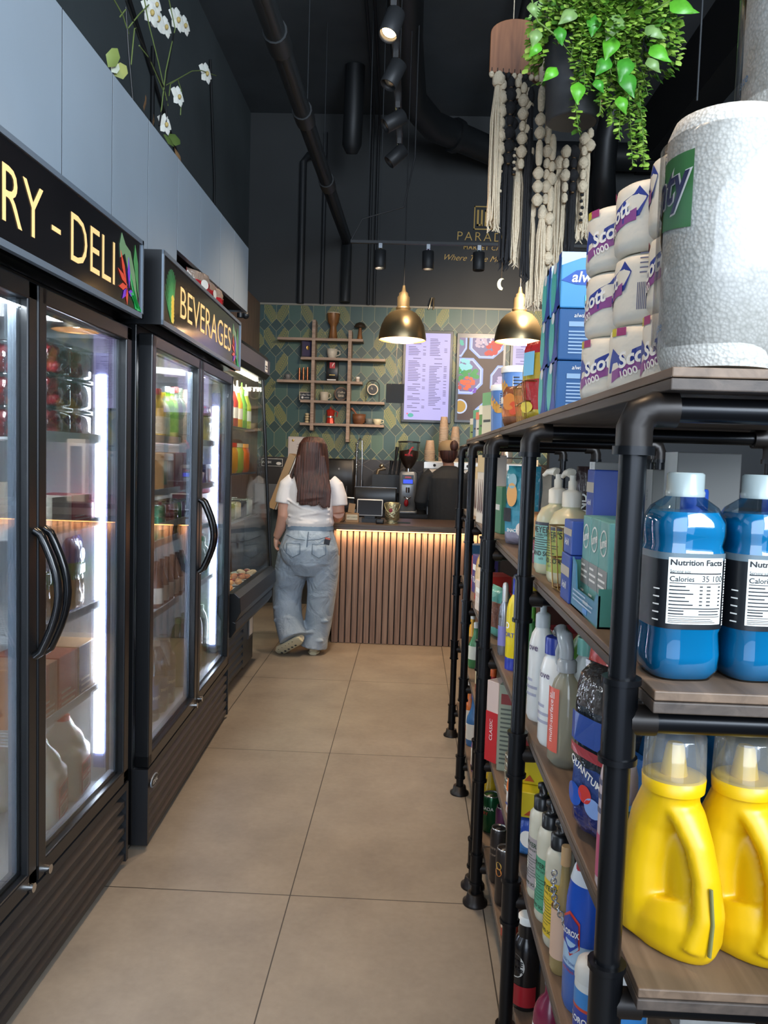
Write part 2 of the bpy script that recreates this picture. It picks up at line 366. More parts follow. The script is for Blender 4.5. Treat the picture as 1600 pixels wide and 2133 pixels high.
# ------------------------------------------------------------------ ceiling services
PB = mat('26292c', .55); PB2 = mat('1b1d1f', .5)
def pipe(name, pts, r, label, mt=PB, collars=(), n=14, group=None, cat='pipe'):
    o = MB().m(mt).tube(pts, r, n); 
    for a, b_ in collars: o.tube([a, b_], r * 1.18, n)
    o = o.build(name); return tag(o, label, cat, group)
A, B = Vector((-.72, 2.9, 3.40)), Vector((-.735, 8.2, 3.62))
cl = []
for y0 in (4.0, 4.95, 6.3):
    t = (y0 - A.y) / (B.y - A.y); c = A.lerp(B, t); d = (B - A).normalized(); cl.append((c - d * .09, c + d * .09))
pipe('drain_pipe', [A + (A - B) * .3, A, B, B + Vector((0, .03, -.05)), (-.735, 8.22, 3.0)], .052, 'thick black drain pipe running under the ceiling towards the back wall', mt=mat('2e3133', .5), collars=cl)
pipe('wall_conduit', [(-1.02, 8.1, 4.45), (-1.14, 8.2, 4.45), (-1.2, 8.24, 4.40), (-1.2, 8.24, 2.98)], .035, 'black conduit with an elbow on the back wall, leftmost of the vertical runs')
pipe('wall_conduit', [(-.98, 8.26, 4.7), (-.98, 8.26, 2.98)], .02, 'thin black conduit between the elbowed run and the drain pipe', group='vertical conduits')
for i, (xx, lb) in enumerate(((-.50, 'thin black conduit just beside the drain pipe end'), (-.44, 'thin black conduit nearest the track light row'))):
    pipe('ceiling_conduit', [(-.42 + .07 * i, 3.6, 4.84), (xx + .02, 7.9, 4.84), (xx, 8.24, 4.6), (xx, 8.24, 2.98)], .013, lb, group='vertical conduits')
pipe('ventilation_duct', [(-.15, 1.5, 4.65), (-.15, 6.2, 4.6), (-.1, 7.1, 4.52), (.1, 7.5, 4.47), (.75, 8.0, 4.42), (2.3, 8.02, 4.42)], .13, 'wide black ventilation duct turning right under the ceiling', mt=mat('1c1e20', .45), collars=[((.28, 7.64, 4.456), (.33, 7.68, 4.452)), ((1.2, 8.0, 4.42), (1.25, 8.0, 4.42))], cat='duct')
pipe('ceiling_duct_branch', [(1.75, 7.6, 4.7), (1.72, 7.7, 4.45), (1.72, 7.75, 4.15), (1.78, 7.9, 3.95), (1.9, 8.29, 3.9)], .11, 'short black duct elbow at the right of the back wall', mt=mat('1c1e20', .45), cat='duct')
pipe('pipe_stub', [(-.62, 7.3, 4.9), (-.63, 7.35, 4.5), (-.64, 7.4, 4.25), (-.64, 7.42, 4.18)], [.09, .09, .09, .05], 'short rounded black pipe stub hanging from the ceiling', mt=PB2)
pipe('ceiling_beam_pipe', [(.75, 2.2, 4.8), (.72, 5.6, 4.8), (.70, 7.6, 4.45)], .035, 'black sprinkler pipe behind the macrame board', mt=PB)
for i, (px, y0, y1, Y) in enumerate(((640, 0, 232, 5.2), (675, 0, 340, 6.6), (765, 0, 500, 6.3), (790, 0, 520, 6.2), (1452, 0, 210, 3.0))):
    a, b_ = aY(px, y0, Y), aY(px, y1, Y); t_ = (4.9 - a.z)
    tag(MB().m(mat('34373a', .6)).tube([(b_.x, Y, 4.9), tuple(b_)], .0035, 6).build('hanger_wire'), ['thin suspension wire holding the drain pipe, nearer one', 'thin suspension wire at the far part of the drain pipe', 'thin suspension wire left of the track spotlights', 'thin suspension wire closest to the track spotlights', 'thin pale wire above the paper towel pack'][i], 'wire', 'suspension wires')
# wall wiring on the left
tag(MB().m(DARK).tube([(-1.74, 3.6, 4.7), (-1.74, 5.6, 3.6), (-1.74, 6.9, 2.95), (-1.74, 7.6, 2.9), (-1.74, 7.7, 2.4)], .012, 6).tube([(-1.74, 6.6, 4.6), (-1.74, 6.8, 3.7), (-1.74, 6.8, 3.1), (-1.74, 7.4, 2.7)], .01, 6)
    .tube([(-1.74, 5.2, 4.0), (-1.74, 5.2, 2.6)], .014, 6).tube([(-1.74, 5.0, 3.3), (-1.74, 4.95, 3.36), (-1.74, 4.9, 3.3), (-1.74, 4.9, 2.6)], .012, 6).build('wall_cable'), 'black cables clipped across the upper left wall', 'cable')
# ------------------------------------------------------------------ track lighting
HB = mat('2c2d2f', .5)
tr = MB().m(HB).b2((-.165, .4, 3.43), (-.125, 5.35, 3.46)); tr.m(STEEL).b2((-.16, .4, 3.46), (-.13, 5.35, 3.463))
for yy in (1.5, 3.2, 4.8): tr.m(HB).tube([(-.145, yy, 3.46), (-.145, yy, 4.9)], .003, 6)
tag(tr.build('lighting_track'), 'black ceiling lighting track running above the aisle', 'lighting track')
BULB = mat('ffd9a0', emit=14, key='bulb'); BULBOFF = mat('d8c9b0', .2, .6)
def spotlight(loc, d, label, on=False, group='track spotlights', s=1.0):
    t = thing('spotlight', label, 'spotlight', loc, 0, group); d = Vector(d).normalized()
    MB().m(CHROME).b2((-.013, -.02, -.035), (.013, .02, .0)).m(HB).tube([(0, 0, -.03), (0, 0, -.09)], .006, 8).build('arm', t)
    c = Vector((0, 0, -.09)); q = d.to_track_quat('Z', 'Y').to_matrix().to_4x4()
    h = MB(); h.M = Matrix.Translation(c) @ q; h.m(HB).lathe([(.034, -.045), (.043, -.04), (.043, .085), (.040, .088), (.038, .07), (.034, .06)], n=22, cap=True)
    h.build('housing', t)
    l = MB(); l.M = Matrix.Translation(c) @ q; l.m(BULB if on else BULBOFF).lathe([(.033, .062), (.02, .074), (.001, .078)], n=18); l.build('lamp', t)
    if s != 1: t.scale = (s, s, s)
    return t
spotlight((-.145, 3.62, 3.43), (-.25, -.35, -.95), 'lit black track spotlight glowing warm, nearest on the ceiling track', True)
spotlight((-.145, 4.07, 3.43), (-.35, -.15, -.8), 'unlit black track spotlight, second along the ceiling track')
spotlight((-.145, 4.63, 3.43), (-.75, -.2, -.5), 'black track spotlight, third along the ceiling track, tilted left')
spotlight((-.145, 5.14, 3.43), (-.6, -.1, -.6), 'black track spotlight farthest along the ceiling track')
rl = MB().m(HB).b2((-.5, 5.9, 2.985), (1.3, 5.93, 3.005)); rl.tube([(-.5, 5.915, 3.0), (-.42, 5.915, 3.16), (-.12, 5.915, 3.25), (-.05, 5.915, 3.6), (-.05, 5.915, 4.9)], .006, 6).tube([(-.1, 5.915, 3.0), (-.1, 5.915, 4.9)], .003, 6)
tag(rl.build('lighting_rail'), 'thin black lighting rail hung across in front of the counter', 'lighting track')
for xx, lb in ((-.28, 'small black spotlight leftmost on the cross rail'), (.07, 'small black spotlight in the middle of the cross rail'), (.44, 'small black spotlight on the cross rail in front of the gold slogan')):
    spotlight((xx, 5.915, 2.985), (.02, 0, -1), lb, group='cross rail spotlights')
# light of the track and rail lamps, then added ceiling spots without fixtures
spot((-.2, 3.58, 3.25), (-.25, 2.6, 0), 110, 75, col=(1, .68, .40))
spot((-.25, 1.2, 3.3), (-.2, 1.6, 0), 62, 85, col=(1, .68, .40))
spot((-.3, 4.4, 3.25), (-.6, 3.9, 0), 95, 80)
spot((-.25, 5.1, 3.25), (-1.0, 5.5, .9), 130, 70)
spot((-.28, 5.9, 2.85), (-.9, 8.2, 2.0), 340, 85); spot((.07, 5.9, 2.85), (.1, 8.2, 1.9), 230, 85); spot((.9, 5.9, 2.85), (1.0, 8.2, 2.0), 260, 85)
spot((.3, 6.9, 3.2), (.15, 7.7, 1.1), 60, 60)  # added to brighten the espresso machine, no lamp hangs here
spot((1.0, 2.0, 3.6), (.4, 1.2, 1.5), 45, 70)  # extra ceiling light, added to lift the near right shelves
spot((-.9, 1.6, 3.9), (-.2, 2.6, .9), 60, 90)  # extra ceiling spot over the aisle, no fixture built
# ------------------------------------------------------------------ gold lettering on the back wall
LGM = mat('c09c55', .4, .4); WS = thing('wall_sign', 'gold store name, slogan and square emblem on the black back wall', 'wall sign'); lg = MB().m(LGM); cy = YB - .008
def wl(px, py): p_ = aY(px, py, cy); return (p_.x, cy, p_.z)
c = wl(1008, 454)
for w_, h_ in ((.2, .235), ): 
    t = .011
    lg.b2((c[0] - .1, cy, c[2] - .118), (c[0] - .1 + t, cy + .006, c[2] + .118)).b2((c[0] + .1 - t, cy, c[2] - .118), (c[0] + .1, cy + .006, c[2] + .118)).b2((c[0] - .1, cy, c[2] - .118), (c[0] + .1, cy + .006, c[2] - .118 + t)).b2((c[0] - .1, cy, c[2] + .118 - t), (c[0] + .1, cy + .006, c[2] + .118))
for a, z0, z1 in ((-.06, -.08, .08), (-.02, -.08, .08), (.02, -.08, .08), (.06, -.08, .08)): lg.b2((c[0] + a - .01, cy, c[2] + z0), (c[0] + a + .01, cy + .006, c[2] + z1))
lg.b2((c[0] - .07, cy, c[2] - .08), (c[0] - .02, cy + .006, c[2] - .062)).b2((c[0] + .01, cy, c[2] + .062), (c[0] + .07, cy + .006, c[2] + .08))
lg.build('emblem', WS); lg = MB().m(LGM); c = wl(953, 492); lg.text('PARADISE', c, .128, space=1.25, align='l', bold=-.012, rot=-.02)
lg.build('store_name', WS); lg = MB().m(LGM); c = wl(966, 515); lg.text('MARKET CAFE', c, .062, space=1.15, align='l', bold=.006, rot=-.02)
lg.build('store_type', WS); lg = MB().m(LGM); c = wl(926, 536); lg.text('Where Taste Meets', c, .085, shear=.45, align='l', bold=-.01, rot=-.02, wx=1.0)
lg.build('slogan', WS)
# ------------------------------------------------------------------ pendants
BR = mat('b59f78', .36, .9, bump=.0); BRIN = mat('f2d9b4', .5)
def pendant(loc, label):
    t = thing('pendant_lamp', label, 'pendant lamp', loc, 0, 'brass pendants above the counter')
    prof = [(.186, 0), (.187, .01), (.182, .05), (.168, .11), (.142, .165), (.105, .205), (.075, .222), (.05, .23)]
    MB().m(BR).lathe(prof + [(r - .004, z - .003) for r, z in reversed(prof)], n=48, cap=False).build('shade', t)
    MB().m(BRIN).lathe([(r - .006, z - .002) for r, z in prof[1:]], n=48, cap=False).build('shade_lining', t)
    MB().m(BR).lathe([(.05, .228), (.058, .24), (.058, .25), (.048, .256), (.048, .33), (.036, .345), (.036, .36), (.018, .375), (.01, .42)], n=24).build('cap', t)
    MB().m(mat('ffdca8', emit=8, key='b2')).ball((0, 0, .1), .035).build('bulb', t)
    MB().m(DARK).tube([(0, 0, .41), (0, 0, 4.9 - loc[2])], .004, 8).build('cord', t)
    l = D.lights.new('pendant_bulb', 'POINT'); l.energy = 22; l.color = (1, .7, .42); l.shadow_soft_size = .04
    o = D.objects.new('pendant_bulb', l); COL.objects.link(o); o.location = (loc[0], loc[1], loc[2] + .06)
    return t
pendant((-.106, 6.3, 2.35), 'brass dome pendant lamp above the counter with a grey card tied to it')
pendant((.80, 6.3, 2.36), 'brass dome pendant lamp partly behind the macrame tassels')
t = thing('hanging_card', 'small grey card hanging on string from the brass pendant', 'card', (-.15, 6.28, 1.93))
MB().m(mat('4d4c49', .7)).box((0, 0, 0), (.14, .003, .15)).build('card', t)
MB().m(CREAM).tube([(-.03, 0, .07), (0, 0, .18), (.01, 0, .55)], .002, 6).tube([(.03, 0, .07), (0, 0, .18)], .002, 6).build('string', t)
# ------------------------------------------------------------------ counter
SLW = wood('84695a', 'ab8f7d', (60, 60, 2.5), .5); TOPW = wood('453629', '786351', (3, 60, 60), .3)
t = thing('service_counter', 'slatted timber service counter with dark wood top and warm light strip', 'counter', (0, 5.97, 0))
X0, X1 = -.56, 1.9
MB().m(mat('3a2e27', .6)).b2((X0 + .01, .02, 0), (X1, .62, .865)).build('body', t)
sl = MB().m(SLW); xx = X0
while xx < X1: sl.b2((xx, -.004, .002), (xx + .0375, .02, .865)); xx += .047
yy = .0
while yy < .6: sl.b2((X0 - .012, yy, .002), (X0 + .01, yy + .034, .865)); yy += .047
sl.build('slat_panel', t, bevel=.003)
MB().m(TOPW).b2((X0 - .03, -.06, .875), (X1, .66, .92)).build('countertop', t, bevel=.003)
MB().m(mat('ffb469', emit=7, key='led')).b2((X0 + .01, -.03, .866), (X1, -.018, .874)).build('light_strip', t)
l = light('counter_strip_light', 'AREA', ((X0 + X1) / 2, 5.93, .862), ((X0 + X1) / 2, 5.98, .5), 9, (1, .62, .32), shape='RECTANGLE', size=X1 - X0, size_y=.02)
# back counter
BC = mat('232425', .45)
t = thing('back_counter', 'dark back counter along the tiled wall carrying the coffee machines', 'counter', (0, 7.55, 0))
MB().m(BC).b2((-.75, 0, 0), (2.3, .7, .86)).build('body', t)
MB().m(mat('1b1b1c', .3)).b2((-.77, -.03, .86), (2.3, .71, .895)).build('countertop', t)
for k in range(5): MB().m(mat('303133', .4)).b2((-.7 + k * .6, -.02, .1), (-.14 + k * .6, 0, .82)).build('door', t, bevel=.003)
# floating shelf unit on the green wall
SHW = wood('8f7866', 'b59c88', (4, 70, 70), .5); sw_y = YB - .03
def sx_(px, py=790): return aY(px, py, sw_y - .1).x
def sz_(px, py): return aY(px, py, sw_y - .1).z
u = thing('wall_shelf', 'open timber wall shelf of two uprights and five boards on green tiles', 'shelf', (0, sw_y, 0))
UY0, UY1 = -.16, 0
vx1, vx2 = sx_(653), sx_(728)
MB().m(SHW).b2((vx1 - .017, UY0 - .004, sz_(653, 897)), (vx1 + .017, UY1, sz_(657, 668))).build('upright', u, bevel=.001)
MB().m(SHW).b2((vx2 - .017, UY0 - .004, sz_(728, 921)), (vx2 + .017, UY1, sz_(731, 690))).build('upright', u, bevel=.001)
boards = []
for (xa, xb, py) in ((580, 757, 709), (628, 803, 749), (579, 755, 797), (627, 801, 838), (626, 800, 885)):
    z_ = sz_(690, py); boards.append(z_)
    MB().m(SHW).b2((sx_(xa, py), UY0, z_ - .013), (sx_(xb, py), UY1, z_ + .013)).build('board', u, bevel=.001)
def wsh(px, b_): return Vector((sx_(px), sw_y - .08, boards[b_] + .0135))
def simple(name, label, cat, loc, mb, rz=0, group=None): o = mb.build(name, None, loc, rz); return tag(o, label, cat, group)
# ornaments
t = thing('djembe_drum', 'small carved wooden goblet drum on the top wall board', 'drum', wsh(691, 0))
dw = wood('6b4425', '9a6a3c', (30, 30, 6), .45)
MB().m(dw).lathe([(.05, 0), (.045, .02), (.032, .12), (.036, .14), (.055, .17), (.066, .24), (.068, .262)], n=24).build('shell', t)
MB().m(CREAM).lathe([(.069, .258), (.069, .266), (.0, .268)], n=24).build('drum_head', t)
mm = MB().m(mat('2a221d', .6))
for k in range(10):
    a = k * PI / 5; mm.tube([(.068 * math.cos(a), .068 * math.sin(a), .255), (.038 * math.cos(a + .3), .038 * math.sin(a + .3), .15)], .002, 5)
mm.build('cord', t)
t = thing('mushroom_ornament', 'wooden mushroom ornament with dark cap on the top board', 'ornament', wsh(747, 0))
MB().m(dw).lathe([(.03, 0), (.02, .06), (.013, .13)], n=18).build('stem', t)
MB().m(mat('4b4034', .25, .4)).lathe([(.0, .122), (.062, .125), (.062, .135), (.045, .165), (.01, .18)], n=24, cap=False).build('cap', t)
def cup(name, label, loc, r, h, mt, saucer=False, rz=0, group='cups on the wall shelf', taper=.7, dots=False):
    t = thing(name, label, 'cup', loc, rz, group); z0 = .012 if saucer else 0
    MB().m(mt).lathe([(r * taper * .8, z0), (r * taper, z0 + .004), (r * .93, z0 + h * .5), (r, z0 + h), (r * .93, z0 + h), (r * .85, z0 + h * .5), (r * .5, z0 + .008)], n=22).build('cup_body', t)
    MB().m(mt).tube([(r * .9, 0, z0 + h * .85), (r * 1.45, 0, z0 + h * .8), (r * 1.5, 0, z0 + h * .45), (r * .8, 0, z0 + h * .25)], r * .1, 8).build('handle', t)
    if saucer: MB().m(mt).lathe([(r * .8, 0), (r * 1.6, .010), (r * 1.6, .013), (r * .8, .004)], n=24, cap=True).build('saucer', t)
    return t
ck = wsh(690, 1); cup('coffee_cup', 'large speckled cream cup on the second wall board', ck, .055, .095, mat('d8d2c2', .4, noise=.35, nscale=260))
cup('espresso_cup', 'small grey espresso cup on dark saucer at the left board end', wsh(599, 2), .032, .05, mat('7b7a78', .4), True, PI)
cup('coffee_cup', 'plain cream mug on the fourth wall board', wsh(676, 3), .045, .09, mat('d8cdb8', .4), taper=.9)
cup('espresso_cup', 'grey espresso cup on saucer beside the mortar', wsh(771, 4), .04, .05, mat('6e7370', .4), True, taper=.9)
cup('espresso_cup', 'cream espresso cup at the right end of the lowest board', wsh(788, 4), .045, .06, mat('cfc6a8', .4), False)
t = thing('picture_box', 'dark tilted photo frame left on the second board', 'frame', wsh(640, 1) + Vector((-.02, 0, 0)), .5)
MB().m(mat('2c2b33', .3)).b2((-.06, -.02, 0), (.06, .0, .18)).build('frame', t); MB().m(mat('4a4660', .2)).b2((-.05, -.0215, .015), (.05, -.02, .165)).m(GOLD).ball((.01, -.022, .1), .016, sc3=(1, .1, 1.5)).build('picture', t)
t = thing('coffee_packet', 'black coffee packet with red square badge on third board', 'packet', wsh(692, 2))
MB().m(mat('191615', .35)).rbox((0, 0, .1), (.12, .07, .2), .006).build('bag', t)
MB().m(RED).b2((-.028, -.0365, .13), (.028, -.036, .19)).m(WHITE).text('f', (0, -.037, .165), .05, bold=.02, shear=.4).m(GOLD).b2((-.03, -.0365, .06), (.03, -.036, .066)).m(WHITE).b2((-.05, -.0365, .008), (.04, -.036, .02)).build('label', t)
cop = mat('a86a48', .25, .9)
t = thing('copper_holder', 'copper tube holder standing on the third wall board', 'ornament', wsh(632, 2))
for k in range(3): MB().m(cop).cyl((-.045 + k * .042, 0, .0), .012, .13 + .004 * k, 12).build('tube', t)
MB().m(cop).b2((-.06, -.02, 0), (.06, .02, .006)).build('base', t)
t = thing('spice_jar', 'tiny white-lidded jar on the third wall board', 'jar', wsh(745, 2)); MB().m(mat('b9a99a', .4)).cyl((0, 0, 0), .02, .035, 16).build('jar', t); MB().m(WHITE).cyl((0, 0, .035), .021, .018, 16).build('lid', t)
t = thing('shelf_sign', 'small black framed coffee sign at the fourth board left end', 'sign', wsh(638, 3) + Vector((-.005, -.02, 0)))
MB().m(mat('c9b79a', .5)).b2((-.062, 0, 0), (.062, .015, .085)).build('frame', t); MB().m(BLK).b2((-.056, -.002, .006), (.056, 0, .079)).m(WHITE).text('Coffee Time', (0, -.003, .055), .022).ball((-.03, -.002, .028), .012, sc3=(1, .1, 1)).b2((-.01, -.003, .025), (.04, -.002, .029)).build('sign_face', t)
t = thing('round_sign', 'round black and wood coffee bar sign on the fourth board', 'sign', wsh(710, 3) + Vector((0, 0, .0)), .35)
MB().m(wood('6a4a33', '7d5a41')).at((0, 0, .075), rx=PI / 2).cyl((0, 0, 0), .07, .02, 30).build('rim', t)
MB().m(BLK).at((0, -.0205, .075), rx=PI / 2).cyl((0, 0, 0), .06, .001, 30).build('face', t)
MB().m(CREAM).text('Coffee', (0, -.023, .09), .03, shear=.3).text('BAR', (0, -.023, .055), .034, bold=.01).build('lettering', t)
MB().m(BLK).b2((-.04, -.03, 0), (.04, .01, .012)).build('stand', t)
t = thing('arch_clock', 'round cream-rimmed clock hanging inside a black wire arch', 'clock', wsh(777, 3))
pts = [(-.068, 0, 0)] + [(-.068 * math.cos(a), 0, .155 + .068 * math.sin(a)) for a in [PI * k / 12 for k in range(13)]] + [(.068, 0, 0)]
MB().m(BLK).tube(pts, .004, 6).tube([(0, 0, .223), (0, 0, .18)], .002, 5).build('stand', t)
MB().m(CREAM).at((0, .01, .13), rx=PI / 2).cyl((0, 0, 0), .056, .02, 30).build('rim', t); MB().m(BLK).at((0, -.011, .13), rx=PI / 2).cyl((0, 0, 0), .046, .001, 30).build('dial', t)
MB().m(CREAM).tube([(0, -.013, .13), (-.02, -.013, .14)], .002, 5).tube([(0, -.013, .13), (-.012, -.013, .155)], .002, 5).build('hand', t)
t = thing('macaron_stack', 'stack of four cream ornaments at the lowest board left end', 'ornament', wsh(642, 4) + Vector((-.003, 0, 0)))
mm = MB().m(mat('dcc79a', .6))
for k in range(4): mm.lathe([(.02, .002 + k * .026), (.024, .008 + k * .026), (.024, .016 + k * .026), (.02, .022 + k * .026)], n=16)
mm.m(mat('6b4a30')).cyl((0, 0, 0), .017, .1, 12); mm.build('stack', t)
t = thing('moka_pot', 'red stovetop coffee pot on the lowest wall board', 'coffee pot', wsh(690, 4))
MB().m(mat('c93a2c', .3, .3)).lathe([(.045, 0), (.036, .055), (.04, .062)], n=8, smooth=False).build('base', t)
MB().m(mat('cfc9c0', .25, .8)).lathe([(.04, .06), (.04, .075)], n=20).build('collar', t)
MB().m(mat('c93a2c', .3, .3)).lathe([(.036, .075), (.045, .135), (.02, .15)], n=8, smooth=False).build('jug', t)
MB().m(mat('a02a20', .4)).tube([(.042, 0, .13), (.075, 0, .12), (.065, 0, .07)], .006, 8).build('handle', t); MB().m(mat('a02a20', .4)).cyl((0, 0, .15), .008, .02, 10).build('knob', t)
t = thing('mortar_bowl', 'turned wooden mortar with its pestle on the lowest board', 'mortar', wsh(750, 4))
MB().m(wood('5d3a26', '87583a', (8, 8, 30))).lathe([(.045, 0), (.06, .02), (.066, .06), (.07, .105), (.06, .105), (.05, .05), (.02, .03)], n=28).build('bowl', t)
MB().m(wood('7a4a34', '9a6248')).tube([(0, 0, .05), (-.04, -.01, .12), (-.08, -.02, .165)], [.012, .009, .014], 10).build('pestle', t)
# ------------------------------------------------------------------ menu screens
def screen(name, label, x0, x1, z0, z1, fill, bez=.028, split=False):
    t = thing(name, label, 'menu screen', ((x0 + x1) / 2, YB - .045, z0))
    w_, h_ = (x1 - x0), z1 - z0
    MB().m(mat('0d0e10', .3)).b2((-w_ / 2, -.03, 0), (w_ / 2, 0, h_)).build('housing', t, bevel=.003)
    return t, w_ - 2 * bez, h_ - 2 * bez, bez
LAV = mat('bdb4f2', .4, emit=.95, key='scr'); INK = mat('3c3670', .5, emit=.12, key='ink')
def menu_text(t, w_, h_, bz, name='display'):
    MB().m(LAV).b2((-w_ / 2, -.032, bz), (w_ / 2, -.0305, bz + h_)).build(name, t)
    mm = MB().m(INK); y_ = -.0335; rnd = random.Random(3)
    for c0, c1 in ((-w_ / 2 + .03, -.02), (.02, w_ / 2 - .03)):
        z_ = bz + h_ - .06
        while z_ > bz + .1:
            if rnd.random() < .12:
                z_ -= .02; mm.b2(((c0 + c1) / 2 - .04, y_, z_), ((c0 + c1) / 2 + .04, y_ + .001, z_ + .006)); z_ -= .028; continue
            l_ = rnd.uniform(.3, .75) * (c1 - c0)
            mm.b2((c0, y_, z_), (c0 + l_, y_ + .001, z_ + .0055)); 
            if rnd.random() < .5: mm.b2((c1 - .03, y_, z_), (c1, y_ + .001, z_ + .0055))
            z_ -= .0165
    for c0, c1 in ((-w_ / 2 + .03, -.02), (.02, w_ / 2 - .03)): 
        pass
    mm.m(mat('3f9a9a', .5, emit=.3)).ball((-w_ / 2 + .07, y_, bz + .045), .03, sc3=(1, .02, .7)).m(mat('d8506a', .5, emit=.3)).ball((-w_ / 2 + .035, y_, bz + .06), .008, sc3=(1, .05, 1))
    mm.build('menu_text', t)
p0, p1 = aY(835, 879, YB - .07), aY(945, 692, YB - .07)
t, w_, h_, bz = screen('menu_screen', 'tall lavender price list screen behind the left pendant lamp', p0.x, p1.x, p0.z, p1.z + .01, LAV)
menu_text(t, w_, h_, bz)
p0, p1 = aY(946, 880, YB - .07), aY(1056, 696, YB - .07)
t, w_, h_, bz = screen('menu_screen', 'screen showing trays of chopped vegetables and fruit', p0.x, p1.x, p0.z, p1.z, LAV)
mm = MB().m(mat('5b4038', .5, emit=.7, key='scr')).b2((-w_ / 2, -.032, bz), (w_ / 2, -.0305, bz + h_ - .02)); mm.build('display', t)
EM = lambda c_, e_=.6: mat(c_, .5, emit=e_ * 1.35, key='scr')
mm = MB(); 
def poly(cx, cz, rx, rz, mt, d, n=8, rot=0.39):
    pts = []
    for k in range(n):
        a = 2 * PI * k / n + rot; x_ = max(-w_ / 2, min(w_ / 2, cx + rx * math.cos(a))); z_ = max(bz, min(bz + h_ - .02, cz + rz * math.sin(a))); pts.append((x_, z_))
    mm.m(mt).prism(pts, .0006, 'y', -.0325 - d)
rnd = random.Random(5)
def tray(cx, cz, rx, rz, fills):
    poly(cx, cz, rx, rz, EM('9db4f2', .8), .0004); poly(cx, cz, rx * .9, rz * .92, EM('c3d2fb', .8), .001); poly(cx, cz, rx * .82, rz * .85, EM('8a7fae', .6), .0016)
    for c_, fx, fz, n_, r_ in fills:
        for k in range(n_):
            a = rnd.uniform(0, 2 * PI); q_ = math.sqrt(rnd.random())
            poly(cx + fx * rx + q_ * math.cos(a) * rx * .32, cz + fz * rz + q_ * math.sin(a) * rz * .3, r_, r_ * .8, EM(c_, .8), .0022 + .0002 * k, 7, rnd.random())
H2 = bz + h_ / 2
tray(-.15, H2 + .02, .19, .2, [('8fd9dc', -.1, .5, 12, .03), ('2f9a4a', -.3, .1, 10, .03), ('2f9a4a', .3, .1, 8, .03), ('e5653c', .1, -.35, 18, .022), ('d2483a', -.4, -.4, 10, .02), ('7a48c0', .3, -.6, 5, .02)])
tray(.05, H2 + .36, .19, .17, [('cfb6c4', -.3, 0, 26, .018), ('e3d6e2', 0, .2, 14, .014), ('d0342c', .5, -.05, 12, .03), ('d0342c', .2, -.5, 6, .03)])
tray(.22, H2 - .03, .13, .18, [('c9b8d8', -.2, 0, 16, .02)])
tray(.13, H2 - .38, .19, .17, [('c99a86', -.3, .2, 22, .024), ('cbb9e4', .1, -.4, 12, .014)])
tray(-.24, H2 + .36, .1, .16, [('4fb8a0', .2, 0, 8, .02)])
poly(-.2, H2 - .29, .075, .075, EM('c3d2fb', .8), .0012, 18); poly(-.2, H2 - .29, .06, .06, EM('c79a3a', .7), .002, 18)
mm.build('food_picture', t)
p0, p1 = aY(1057, 880, YB - .07), aY(1168, 696, YB - .07)
t, w_, h_, bz = screen('menu_screen', 'lavender price list screen partly hidden behind the snack shelf', p0.x, p1.x, p0.z, p1.z, LAV)
menu_text(t, w_, h_, bz)
# ------------------------------------------------------------------ machines and things at the servery
GR = mat('8d9298', .35, .5)
CT = .921
def on_c(px, Y, z=CT): p_ = aY(px, 1075, Y); return Vector((p_.x, Y, z))
t = thing('coffee_grinder', 'grey coffee grinder with red mark on its clear bean hopper', 'coffee grinder', (-.03, 7.72, .896))
MB().m(GR).rbox((0, 0, .2), (.165, .2, .4), .03).build('body', t, bevel=.004)
MB().m(GR).rbox((0, -.03, .012), (.19, .28, .024), .02).build('base', t)
MB().m(mat('15161c', .2)).b2((-.055, -.112, .28), (.055, -.1, .37)).build('screen_frame', t)
MB().m(mat('2440d8', .3, emit=1.2, key='s')).b2((-.045, -.115, .288), (.045, -.112, .325)).m(mat('8a2030', .3, emit=.5, key='s')).b2((-.03, -.115, .34), (.03, -.112, .355)).build('display', t)
MB().m(CHROME).cyl((0, -.1, .2), .02, .05, 16).tube([(-.03, -.14, .16), (0, -.17, .14), (.03, -.14, .16)], .006, 8).build('spout', t)
MB().m(RED).ball((-.01, -.13, .1), .022, sc3=(1, 1, 1.6)).build('portafilter_rest', t); MB().m(BLK).at((.084, -.03, .13), ry=PI / 2).cyl((0, 0, 0), .02, .012, 16).build('knob', t)
MB().m(CHROME).cyl((0, 0, .4), .03, .03, 18).build('neck', t)
MB().m(glassy((.85, .85, .85), .6)).lathe([(.03, .43), (.06, .47), (.098, .54), (.104, .68)], n=26, cap=False).build('hopper', t)
MB().m(mat('3b2418', .6, noise=.3, nscale=200)).lathe([(.025, .43), (.055, .472), (.088, .54), (.09, .6), (0.001, .615)], n=24, cap=False).build('coffee_beans', t)
MB().m(mat('1b1c1e', .3)).lathe([(.107, .68), (.107, .692), (.0, .7)], n=26).build('lid', t)
MB().m(RED).text('f', (.0, 0, .6), .1, cylmap(.1035), bold=.02, shear=.4).text('MEINL', (0, 0, .56), .03, cylmap(.103), bold=.005).build('logo', t)
t = thing('espresso_machine', 'wide pale steel espresso machine in front of the barista', 'espresso machine', (.62, 7.9, .896))
MB().m(mat('b9b7b2', .3, .3)).rbox((0, 0, .3), (1.0, .5, .42), .04).build('body', t, bevel=.005)
MB().m(mat('d0cdc6', .25, .4)).b2((-.5, -.26, .44), (.5, -.25, .5)).build('control_panel', t)
for k in range(6): MB().m(DARK).at((-.4 + k * .16, -.262, .47), rx=PI / 2).cyl((0, 0, 0), .014, .006, 12).build('knob', t)
MB().m(STEEL).b2((-.46, -.3, 0), (.46, .2, .09)).build('drip_tray', t)
for k in range(2): MB().m(CHROME).cyl((-.22 + k * .44, -.22, .17), .035, .06, 16).tube([(-.22 + k * .44, -.22, .18), (-.22 + k * .44, -.4, .17)], .012, 8).build('group_head', t)
